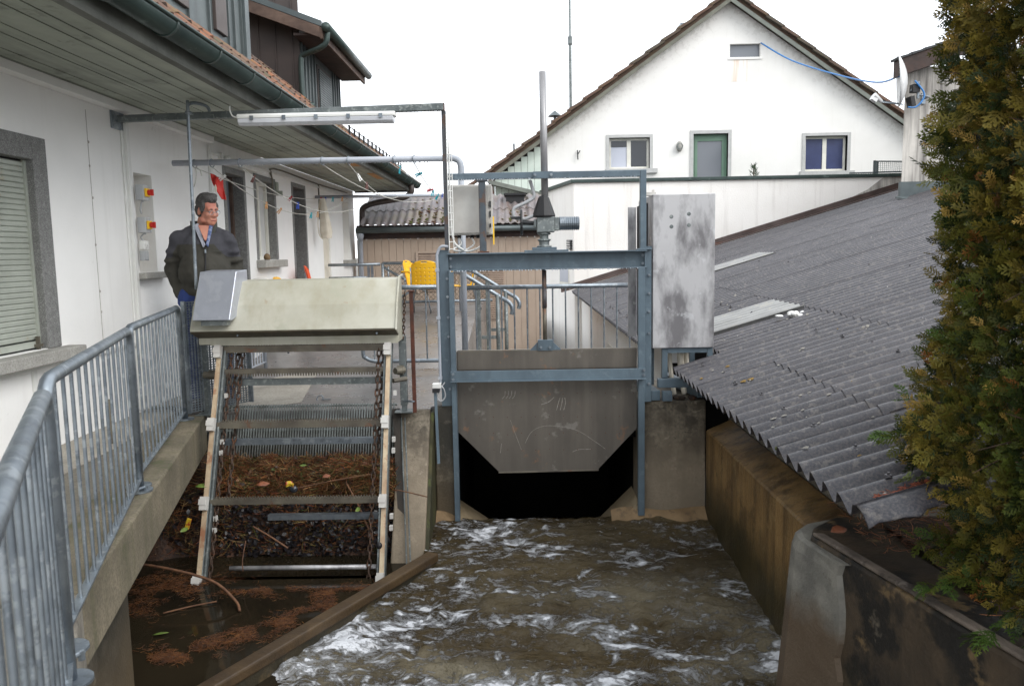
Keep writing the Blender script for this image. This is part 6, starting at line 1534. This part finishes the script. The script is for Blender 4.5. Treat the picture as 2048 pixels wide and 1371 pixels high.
# ================================================================== HEDGE TREE ON THE RIGHT
def mesh_np(name, V, F4, tint, m):
    me = bpy.data.meshes.new(name); nv, nf = len(V), len(F4)
    me.vertices.add(nv); me.vertices.foreach_set('co', V.astype(np.float32).ravel())
    me.loops.add(nf*4); me.loops.foreach_set('vertex_index', F4.astype(np.int32).ravel())
    me.polygons.add(nf); me.polygons.foreach_set('loop_start', np.arange(0, nf*4, 4, dtype=np.int32)); me.polygons.foreach_set('loop_total', np.full(nf, 4, np.int32))
    ca = me.color_attributes.new('tint', 'FLOAT_COLOR', 'POINT')
    ca.data.foreach_set('color', np.concatenate([tint, np.ones((nv, 1))], 1).astype(np.float32).ravel())
    me.materials.append(m); me.update(); me.validate(); return me
def frond(seed):
    # flat fan spray of scale-leaf branchlets: a stem, side branchlets, and short twigs on those
    r = np.random.default_rng(seed); V, F, tip = [], [], []
    def leaf(p, d, L, w, t):
        d = d/np.linalg.norm(d); n = np.array([0,0,1.]); s = np.cross(d, n); b = len(V)
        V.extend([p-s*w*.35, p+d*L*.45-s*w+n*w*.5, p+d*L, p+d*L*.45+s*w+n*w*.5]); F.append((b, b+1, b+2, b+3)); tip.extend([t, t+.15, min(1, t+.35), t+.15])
    n = 6
    for i in range(n):
        u = (i+.5)/n; p = np.array([0, u, -.18*u*u]); 
        leaf(p, np.array([0, 1, -.3*u]), .22, .034, u*.5)
        L = .46*(1-u)**.8*(.6 if i == 0 else 1)*r.uniform(.7,1.2)+.08
        for s in (-1, 1):
            d = np.array([s*.70, .75, -.15+r.normal(0,.18)]); d /= np.linalg.norm(d)
            k = max(2, int(L/.15))
            for j in range(k):
                v = j/k; q = p+d*L*v
                leaf(q, d+r.normal(0,.12,3), L/k*1.6, .042, u*.4+v*.4)
                if j and L > .2: leaf(q, d*.8+s*np.array([-d[1], d[0], 0])*.6*(-1 if j % 2 else 1)+r.normal(0,.12,3), .16, .034, u*.4+v*.5)
    return np.array(V), np.array(F), np.array(tip)
FR = [frond(s) for s in range(5)]
def foliage_mesh(name, P, D, U, size, base, kinds):
    # place fronds: origin P, direction D (local +Y), side normal U (local +Z)
    Vs, Fs, Ts = [], [], []; off = 0
    for k in range(len(FR)):
        idx = np.where(kinds == k)[0]
        if len(idx) == 0: continue
        v, f, tp = FR[k]; d = D[idx]; d /= np.linalg.norm(d, axis=1, keepdims=True); u = U[idx]; u = u-d*(u*d).sum(1, keepdims=True); u /= np.linalg.norm(u, axis=1, keepdims=True)+1e-9
        x = np.cross(d, u); sz = size[idx][:, None, None]
        W = P[idx][:, None, :]+sz*(v[None, :, 0:1]*x[:, None, :]+v[None, :, 1:2]*d[:, None, :]+v[None, :, 2:3]*u[:, None, :])
        Fk = (f[None]+(np.arange(len(idx))*len(v))[:, None, None]).reshape(-1, 4)+off
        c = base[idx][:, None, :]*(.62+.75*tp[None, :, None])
        Vs.append(W.reshape(-1, 3)); Fs.append(Fk); Ts.append(np.repeat(c, 1, 0).reshape(-1, 3)); off += len(idx)*len(v)
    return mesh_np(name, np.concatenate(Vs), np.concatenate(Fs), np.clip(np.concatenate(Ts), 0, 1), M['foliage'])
HCX, HCY = 2.36, 2.80
hg = thing('hedge_tree', 'tall dense thuja with brown tinged green sprays at the right edge', 'tree', (HCX, HCY, -.1))
def hr(th, z):
    r = .77+.07*np.exp(-((z-.58)/.30)**2)-.16*np.exp(-((z-.20)/.14)**2)
    r = r*np.where(z > 2.3, np.maximum(.25, 1-(z-2.3)*.5), 1)
    return r
def lump(th, z): return .8*np.clip(.03*np.sin(3*th+2.1*z)+.03*np.sin(7*th-3.7*z+1)+.025*np.sin(5.3*z+2*th)+.03*np.sin(13*th+9*z)+.03*np.sin(17*z-5*th)+.02*np.sin(31*z+23*th), -.10, .06)
nF = 25000
th = rng.uniform(-PI, PI, nF); th = np.where(rng.random(nF) < .75, -2.45+rng.normal(0,.75,nF), th); z = rng.uniform(.02, 3.3, nF)
depth = rng.random(nF)**1.5*.20
r = hr(th, z)+lump(th, z)-depth
P = np.stack([HCX+r*np.cos(th), HCY+r*np.sin(th), z], 1)
out = np.stack([np.cos(th), np.sin(th), np.zeros(nF)], 1); tan = np.stack([-np.sin(th), np.cos(th), np.zeros(nF)], 1); up = np.array([0,0,1.])
D = out*rng.uniform(.35,1.0,nF)[:,None]+tan*rng.normal(0,.5,nF)[:,None]+up*(rng.normal(.15,.55,nF))[:,None]
low = z < .25; D[low] += -up*.35
U = tan*rng.normal(0,1,nF)[:,None]+out*rng.normal(.2,.7,nF)[:,None]+up*.35*rng.normal(0,1,nF)[:,None]
size = np.where(rng.random(nF) < .8, rng.uniform(.04,.075,nF), rng.uniform(.07,.11,nF))
green = np.array(S(72,80,28)); olive = np.array(S(116,102,40)); dark = np.array(S(40,52,20)); brown = np.array(S(140,92,48)); pale = np.array(S(160,132,66))
t = rng.random(nF); pick = (.5+.5*np.sin(6*th+4*z)+rng.normal(0,.3,nF)).clip(0,1)[:,None]
base = green*(1-pick)+olive*pick; base = np.where((t < .25)[:,None], dark, base); base = np.where((t > .985)[:,None], brown, base); base = np.where(((t > .93) & (t <= .985))[:,None], pale, base)
base = base*rng.uniform(.7,1.2,nF)[:,None]
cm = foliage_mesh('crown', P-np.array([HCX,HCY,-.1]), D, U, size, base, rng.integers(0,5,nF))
cr = bpy.data.objects.new('crown', cm); link(cr, hg); OFF[cr.name] = OFF[hg.name]
# long sprays that reach out over the roof and the wall
sprays = []
for (x, y, zz, dx, dy, dz, L) in ((1.62,2.95,.70,-.9,.15,.05,.30), (1.60,2.98,.60,-1,.1,-.1,.32), (1.62,2.92,.50,-.9,0,-.25,.28), (1.66,2.9,.9,-.8,.2,.2,.22), (1.64,2.85,.08,-.9,-.1,-.15,.30), (1.70,2.7,.0,-.8,-.3,-.15,.28), (1.66,2.95,.15,-1,.2,.02,.26), (1.75,2.6,-.02,-.5,-.8,-.1,.25), (1.85,2.45,-.03,-.3,-.9,-.1,.28), (2.0,2.3,-.02,0,-1,-.1,.25)):
    a = Vector((x+.12,y,zz)); d = Vector((dx,dy,dz)).normalized()
    for k in range(16):
        u = random.random(); sprays.append((a+d*L*u, d*.6+Vector((random.gauss(0,.6), random.gauss(0,.6), random.gauss(0,.3))), random.uniform(.05,.10)))
SP = np.array([list(s[0]) for s in sprays]); SD = np.array([list(s[1]) for s in sprays]); SS = np.array([s[2] for s in sprays]); ns_ = len(sprays)
sb2 = np.where((rng.random(ns_) < .5)[:,None], np.array(S(66,88,34)), np.array(S(90,100,40)))*rng.uniform(.8,1.2,ns_)[:,None]
sm_ = foliage_mesh('spray', SP-np.array([HCX,HCY,-.1]), SD, np.tile([0.,0,1.],(ns_,1))+rng.normal(0,.5,(ns_,3)), SS, sb2, rng.integers(0,5,ns_))
so2 = bpy.data.objects.new('spray', sm_); link(so2, hg); OFF[so2.name] = OFF[hg.name]
tk_ = MB().tube([(HCX,HCY,-.15), (HCX+.02,HCY,.8), (HCX-.02,HCY+.02,2.0), (HCX,HCY,3.4)], [.09,.075,.05,.012], 10)
for k in range(46):
    zz = -.0+3.0*k/46; a = k*2.4; R1 = float(hr(np.array(a), np.array(zz)))-.10
    tk_.tube([(HCX,HCY,zz), (HCX+.5*R1*math.cos(a),HCY+.5*R1*math.sin(a),zz+.10), (HCX+R1*math.cos(a),HCY+R1*math.sin(a),zz+.22)], [.022,.013,.004], 6, False)
tk_.build('trunk', M['bark'], hg, smooth=True)
tw_ = MB()
for k in range(130):
    a = -2.35+random.gauss(0,.8); zz = random.uniform(0,2.4); R1 = float(hr(np.array(a), np.array(zz)))+float(lump(np.array(a), np.array(zz)))
    p = Vector((HCX+(R1-.15)*math.cos(a), HCY+(R1-.15)*math.sin(a), zz)); d = Vector((math.cos(a)+random.gauss(0,.4), math.sin(a)+random.gauss(0,.4), random.gauss(.1,.4))).normalized()
    tw_.tube([p, p+d*.1+Vector((0,0,.01)), p+d*random.uniform(.18,.26)], [.004,.003,.0012], 5, False)
tw_.build('twigs', M['bark'], hg, kind='stuff')
# ================================================================== DEBRIS
def strips(name, P, D, L, W, C, bend, m='debris', kind='stuff'):
    # thin bent strips (needles, twigs, straw): 3-segment three-sided slivers
    n = len(P); D = D/np.linalg.norm(D, axis=1, keepdims=True); A = np.cross(D, rng.normal(0,1,(n,3))); A /= np.linalg.norm(A, axis=1, keepdims=True)+1e-9; Bv = np.cross(D, A)
    Vs = []
    for s_, w in ((-.5,.6), (-.17,1), (.17,1), (.5,.35)):
        c = P+D*(L*s_)[:,None]+A*(bend*(s_*s_-.1)*L)[:,None]
        for q in range(3):
            an = 2*PI*q/3; Vs.append(c+(A*math.cos(an)+Bv*math.sin(an))*(W*w)[:,None])
    V = np.stack(Vs, 1).reshape(-1, 3); F = []
    for s_ in range(3):
        for q in range(3): F.append((s_*3+q, s_*3+(q+1)%3, s_*3+3+(q+1)%3, s_*3+3+q))
    F = np.array(F); F = (F[None]+(np.arange(n)*12)[:,None,None]).reshape(-1,4)
    o = bpy.data.objects.new(name, mesh_np(name, V, F, np.repeat(C, 12, 0), M[m])); link(o)
    return o
def palette(n, cols, jit=.25):
    c = np.array([S(*x) for x in cols])[rng.integers(0, len(cols), n)]; return np.clip(c*rng.uniform(1-jit, 1+jit, n)[:,None], 0, 1)
NEED = [(128,76,42), (108,64,36), (84,52,32), (150,106,64), (66,46,32), (116,58,30), (100,76,46), (140,84,44)]
# heap lying against the screen between the side rails
def heap(n, x0, x1, s0, s1, lift):
    x = rng.uniform(x0, x1, n); s = rng.uniform(s0, s1, n); z = -.36-.72*s
    y = 6.37-(.36+.72*s-.0)*.0-(s*.72)*.407-.05
    k = np.array([noise.noise((a*3.0, b*4.0, 2.0)) for a, b in zip(x, s)])
    l = lift*(.55+.9*k)*np.sin(PI*np.clip((s-s0)/(s1-s0)*.85+.12, 0, 1))
    return np.stack([x, y-l*.9-rng.random(n)*.02, z+l*.45+rng.random(n)*.015], 1)
n = 6200
P = np.concatenate([heap(4600, -2.44, -1.06, 0, .44, .17), heap(700, -2.44, -1.06, .36, .98, .05), heap(900, -3.2, -2.40, -.05, .98, .10)])
edge = np.array([.05*noise.noise((a*5.0, 0, 7.0)) for a in P[:,0]]); P[:,2] += edge
D = np.stack([rng.normal(0,1,n), rng.normal(0,.45,n), rng.normal(-.1,.4,n)], 1)
P[:,1] -= .012; P[:,2] += .012
d0 = strips('screen_debris', P, D, rng.uniform(.05,.17,n), rng.uniform(.0012,.0034,n), palette(n, NEED+[(126,110,60), (160,130,84), (70,78,36)], .4), rng.normal(0,.6,n))
tag(d0, 'reddish brown needles and twigs piled against the trash screen', 'debris', kind='stuff')
# a solid wet mat under the needles so that the heap reads as one mass
def mat_sheet(name, fpos, nu, nv, m, lab):
    vs = [fpos(i/nu, j/nv) for i in range(nu+1) for j in range(nv+1)]; fs = [(i*(nv+1)+j, (i+1)*(nv+1)+j, (i+1)*(nv+1)+j+1, i*(nv+1)+j+1) for i in range(nu) for j in range(nv)]
    o = MB().add(vs, fs).build(name, m, smooth=True); tag(o, lab, 'debris', kind='stuff'); return o
M['mulch'] = surf('mulch', S(66,46,34), S(40,30,24), 14, .7, bump=1.0, bscale=60, spots=[(S(96,62,40), 22, .56, .6)])
def hp1(u, v):
    x = -2.46+1.41*u; s = v*1.02; z = -.355+.045*noise.noise((x*5, 0, 7))*0-.72*s; y = 6.37-(s*.72)*.407-.035
    l = (.16*math.sin(PI*min(1, s/.44)*.9)*(.6+.8*noise.noise((x*3, s*4, 2))) if s < .44 else .03)
    l += .02*noise.noise((x*14, s*14, 5)); return (x, y-l*.9, z+l*.45+.05*noise.noise((x*5.0, 0, 7.0)))
mat_sheet('debris_mat', hp1, 60, 50, M['mulch'], 'soaked brown mulch caught on the trash screen')
def hp2(u, v):
    x = -3.28+.86*u; z = -.25-.95*v+.06*noise.noise((x*4, v*6, 1)); y = 6.50-.48*v-.25*v*(1-u)*1.0+.05*noise.noise((x*6, v*6, 4)); return (x, y, z)
mat_sheet('debris_mat', hp2, 26, 40, M['mulch'], 'dark mulch heap in the pit left of the rake')
# black soaked leaves lower on the screen
def leaves(name, P, size, C, flat, lab, m='debris'):
    n = len(P); N_ = rng.normal(0,1,(n,3))*(1-flat)+np.array(flat*np.array([0,-.6,.8]))[None]; N_ /= np.linalg.norm(N_, axis=1, keepdims=True)
    A = np.cross(N_, rng.normal(0,1,(n,3))); A /= np.linalg.norm(A, axis=1, keepdims=True); Bv = np.cross(N_, A)
    sh = [(-1,0,.0), (-.35,.55,.18), (.35,.5,.2), (1,.05,.0), (.35,-.5,.2), (-.35,-.55,.16), (0,0,-.06)]
    V = np.stack([P+(A*a+Bv*b_+N_*c*rng.uniform(-1,1.4,n)[:,None])*size[:,None] for a, b_, c in sh], 1).reshape(-1,3)
    F = np.array([(0,1,6,5), (1,2,6,6), (2,3,4,6), (4,5,6,6)]); F = np.array([(0,1,6,5), (1,2,4,6), (2,3,4,4), (4,5,6,6)])
    F = np.array([(6,5,0,1), (6,1,2,3), (6,3,4,5)]); F = (F[None]+(np.arange(n)*7)[:,None,None]).reshape(-1,4)
    o = bpy.data.objects.new(name, mesh_np(name, V, F, np.repeat(C, 7, 0), M[m])); link(o); tag(o, lab, 'leaves', kind='stuff'); return o
M['wet_leaf'] = vcol_mat('wet_leaf', .38, .5)
n = 1950; P = np.concatenate([heap(1600, -2.42, -1.06, .42, .99, .05), heap(350, -3.2, -2.4, .2, .95, .1)]); P[:,1] -= .02
leaves('soaked_leaves', P, rng.uniform(.012,.028,n), palette(n, [(26,24,27), (34,32,35), (40,37,40), (36,30,27), (48,44,48)], .3), .3, 'black soaked leaves plastered on the lower screen', 'wet_leaf')
n = 420; P = heap(420, -2.42, -1.08, 0, .42, .17); P[:,1] -= .02; P[:,2] += .015
leaves('caught_leaves', P, rng.uniform(.010,.028,n), palette(n, [(110,66,44), (84,50,36), (60,42,32), (76,84,40), (128,92,60), (46,36,30)], .35), .35, 'brown and green leaves caught in the heap on the screen')
# floating rafts on the pool
def raft(pts, n):
    P = []
    while len(P) < n:
        cx, cy, rx, ry, a = pts[random.randrange(len(pts))]; u, v = random.gauss(0,.62), random.gauss(0,.62)
        x = cx+rx*u*math.cos(a)-ry*v*math.sin(a); y = cy+rx*u*math.sin(a)+ry*v*math.cos(a)
        if noise.noise((x*6, y*6, 3)) < -.22+.35*random.random(): continue
        if x > weir_x(y)-.16 or x < -3.2: continue
        P.append((x, y, -1.066+random.random()*.012))
    return np.array(P)
rf_ = raft([(-1.95,4.58,.34,.10,.25), (-1.75,4.72,.30,.07,.5), (-1.42,5.02,.22,.10,.5), (-1.25,5.25,.20,.12,.4), (-1.45,5.30,.35,.07,.05), (-2.45,5.42,.30,.16,.1), (-2.75,5.1,.25,.25,0), (-1.62,4.85,.35,.04,.5), (-1.95,5.36,.3,.05,0), (-2.1,4.42,.16,.05,0), (-2.75,5.5,.4,.2,0)], 9000)
n = len(rf_); d1_ = strips('floating_debris', rf_, np.stack([rng.normal(0,1,n), rng.normal(0,.8,n), rng.normal(0,.06,n)], 1), rng.uniform(.015,.055,n), rng.uniform(.0006,.0015,n), palette(n, [(132,80,40), (112,66,34), (90,56,32), (146,96,50), (70,48,32)], .45)*.75, rng.normal(0,.5,n))
tag(d1_, 'reddish needles drifting in rafts on the dark pool', 'debris', kind='stuff')
# litter under the hedge and on the roof corner
n = 900; P = np.stack([rng.uniform(1.62,2.6,n), rng.uniform(2.2,3.95,n), np.full(n,-.03)], 1); P[:,2] += rng.random(n)*.04; P[:600,0] = rng.uniform(1.55,2.3,600); P[:600,1] = rng.uniform(3.3,3.95,600)
d2_ = strips('hedge_litter', P, np.stack([rng.normal(0,1,n), rng.normal(0,1,n), rng.normal(0,.15,n)], 1), rng.uniform(.02,.08,n), rng.uniform(.001,.0022,n), palette(n, [(120,72,44), (150,96,60), (84,56,40), (64,46,36)]), rng.normal(0,.4,n))
tag(d2_, 'dry brown thuja needles lying on the wall top under the hedge', 'debris', kind='stuff')
n = 420; u = rng.random(n); P = np.stack([1.36+.38*u, 2.965+rng.normal(0,.022,n), np.zeros(n)], 1); P[:,2] = .30+.287*(P[:,0]-1.25)-.006+rng.random(n)*.012
d3_ = strips('roof_litter', P, np.stack([rng.normal(0,1,n), rng.normal(0,.6,n), rng.normal(0,.1,n)], 1), rng.uniform(.015,.05,n), rng.uniform(.001,.002,n), palette(n, [(176,92,60), (150,80,54), (120,66,46)]), rng.normal(0,.4,n))
tag(d3_, 'rust red thuja needles caught in the last roof corrugation', 'debris', kind='stuff')
# single pieces one can point at
def stick(pts, r, lab, m='stick'): tag(MB().tube(smooth_path(pts, 5), r, 6).build('stick', M[m], smooth=True), lab, 'stick', 'sticks caught at the screen')
stick([(-1.42,6.02,-.48), (-1.30,5.88,-.62), (-1.16,5.72,-.84)], .008, 'straight brown stick leaning across the right half of the screen')
stick([(-3.0,5.45,-.88), (-2.6,5.30,-.86), (-2.2,5.20,-.92), (-2.0,5.1,-1.02), (-1.94,5.02,-1.06)], .010, 'long curved reddish branch reaching across the left rake rail')
stick([(-2.05,5.66,-.70), (-1.9,5.6,-.76), (-1.76,5.55,-.83)], .007, 'pale straw stalk lying below the lowest flat bar')
stick([(-1.8,5.95,-.50), (-1.5,5.95,-.44), (-1.2,5.98,-.40)], .005, 'thin pale stalk lying along the top of the heap')
stick([(-2.45,5.0,-1.06), (-2.3,5.10,-1.06), (-2.15,5.16,-1.055)], .006, 'pale reed stalk floating left of the rake foot')
stick([(-1.02,5.95,-.52), (-.9,5.9,-.53), (-.76,5.85,-.55)], .005, 'thin dark twig poking past the right rail over the pier')
stick([(-2.08,5.58,-.78), (-2.09,5.52,-.9), (-2.08,5.49,-.98)], .004, 'upright yellowish stalk near the left rail foot')
def leaf1(p, L, W, ang, m, lab, name='leaf', tilt=0):
    pr2 = [(-1,0,0), (-.5,.7,.12), (.1,.9,.15), (.6,.55,.1), (1,0,.02), (.6,-.55,.1), (.1,-.9,.15), (-.5,-.7,.12)]
    R_ = Matrix.Rotation(ang, 3, 'Z') @ Matrix.Rotation(tilt, 3, 'X')
    vs = [R_ @ Vector((a*L/2, b_*W/2, c*W))+Vector(p) for a, b_, c in pr2]+[R_ @ Vector((-.5*L/2,0,0))+Vector(p), R_ @ Vector((.1*L/2,0,0))+Vector(p), R_ @ Vector((.6*L/2,0,0))+Vector(p)]
    fs = [(0,8,1), (8,9,2,1), (9,10,3,2), (10,4,3), (0,7,8), (8,7,6,9), (9,6,5,10), (10,5,4)]
    o = MB().add(vs, fs).build(name, M[m], smooth=True); o.modifiers.new('s', 'SOLIDIFY').thickness = .0015
    tag(o, lab, 'leaf', 'single leaves')
M['leaf_green'] = surf('leaf_green', S(110,128,60), S(84,106,44), 20, .5); M['leaf_brown'] = surf('leaf_brown', S(150,90,60), S(110,66,46), 20, .6)
leaf1((-2.33,4.70,-1.055), .10, .035, .35, 'leaf_green', 'green leaf floating alone near the support wall')
leaf1((-2.46,5.78,-.42), .12, .05, .1, 'leaf_green', 'green leaf in the dark pit just left of the rake', tilt=.5)
leaf1((-2.52,5.55,-.68), .09, .035, 1.3, 'leaf_green', 'upright green leaf beside the left rail', tilt=.9)
leaf1((-1.27,5.72,-.60), .09, .035, 1.4, 'leaf_green', 'green leaf hanging under the toothed bar at right', tilt=.9)
leaf1((-1.75,6.0,-.33), .06, .03, .2, 'leaf_green', 'small green leaf on top of the heap', tilt=.4)
leaf1((-1.55,5.93,-.40), .07, .045, .5, 'leaf_brown', 'reddish brown leaf right of the centre of the heap', tilt=.5)
leaf1((-2.05,5.94,-.46), .10, .06, .4, 'leaf_brown', 'pale brown leaf at the left of the heap', tilt=.5)
leaf1((1.50,3.66,-.05), .10, .06, .4, 'leaf_brown', 'orange brown leaf at the corner of the near wall', tilt=.4)
pkm = surf('packet_yellow', S(190,160,44), S(150,50,36), 30, .4, contrast=(.5,.55)); M['packet'] = pkm
pk4 = thing('snack_packet', 'crumpled yellow and red packet stuck in the heap of needles', 'litter', (-1.82,5.90,-.46))
vs, fs = [], []
for i in range(7):
    for j in range(5): vs.append((-1.86+.011*i, 5.875-.02*math.sin(i*1.1)+.012*math.sin(j*2.2), -.47+.010*j+.014*math.sin(i*.7)))
for i in range(6):
    for j in range(4): a_ = i*5+j; fs.append((a_, a_+5, a_+6, a_+1))
o = MB().add(vs, fs).build('wrapper', M['packet'], pk4, smooth=True); o.modifiers.new('s', 'SOLIDIFY').thickness = .002
MB().ell((-1.80,5.885,-.485), (.035,.02,.028), 10, 8).build('bottle_end', M['glass_dark'], pk4, smooth=True)
cup = MB().ell((-1.075,5.50,-.80), (.022,.02,.026), 12, 8); tag(cup.build('plastic_scrap', M['black'], smooth=True), 'dark plastic scrap snagged on the right rake rail', 'litter')
ws = MB().bx(-2.53, -2.50, 5.60, 5.62, -.70, -.62).rot(Matrix.Rotation(.3, 3, 'Y'), (-2.5,5.6,-.66)); tag(ws.build('label_scrap', M['packet']), 'small yellow and white paper scrap left of the rake rail', 'litter')
rk_ = MB().ell((1.80,3.22,.00), (.05,.04,.025), 10, 8); tag(rk_.build('stone', M['galv_dull'], smooth=True), 'pale flat stone on the wall top under the thuja', 'stone')
ew = MB().ring((-1.86,7.02,.012), .03, .006, Matrix.Rotation(1.2, 3, 'X'), 12, 5).bx(-1.85, -1.76, 7.0, 7.03, .006, .012); tag(ew.build('lifting_ring', M['galv'], smooth=False), 'steel lifting ring set in the concrete slab behind the screen', 'ring')
# water drops hanging under the horizontal steel
dm = MB()
for (a, b, n_) in (((-2.1,6.42,2.424), (-.62,6.41,2.432), 60), ((-.58,6.455,1.893), (.95,6.455,1.893), 70), ((-.6,6.43,1.158), (1.0,6.43,1.158), 60), ((-2.6,7.3,2.143), (-.7,7.3,2.14), 70), ((-.62,8.7,.898), (1.2,8.7,.898), 45)):
    for k in range(n_):
        p = Vector(a).lerp(Vector(b), (k+random.random()*.8)/n_); s_ = random.uniform(.003,.0055); dm.ell(p, (s_,s_,s_*1.3), 6, 4)
M['drop'] = glassy('drop', S(190,196,204), .03, .8)
tag(dm.build('rain_drops', M['drop'], smooth=True), 'rain drops hanging under the steel beams and pipes', 'drops', kind='stuff')
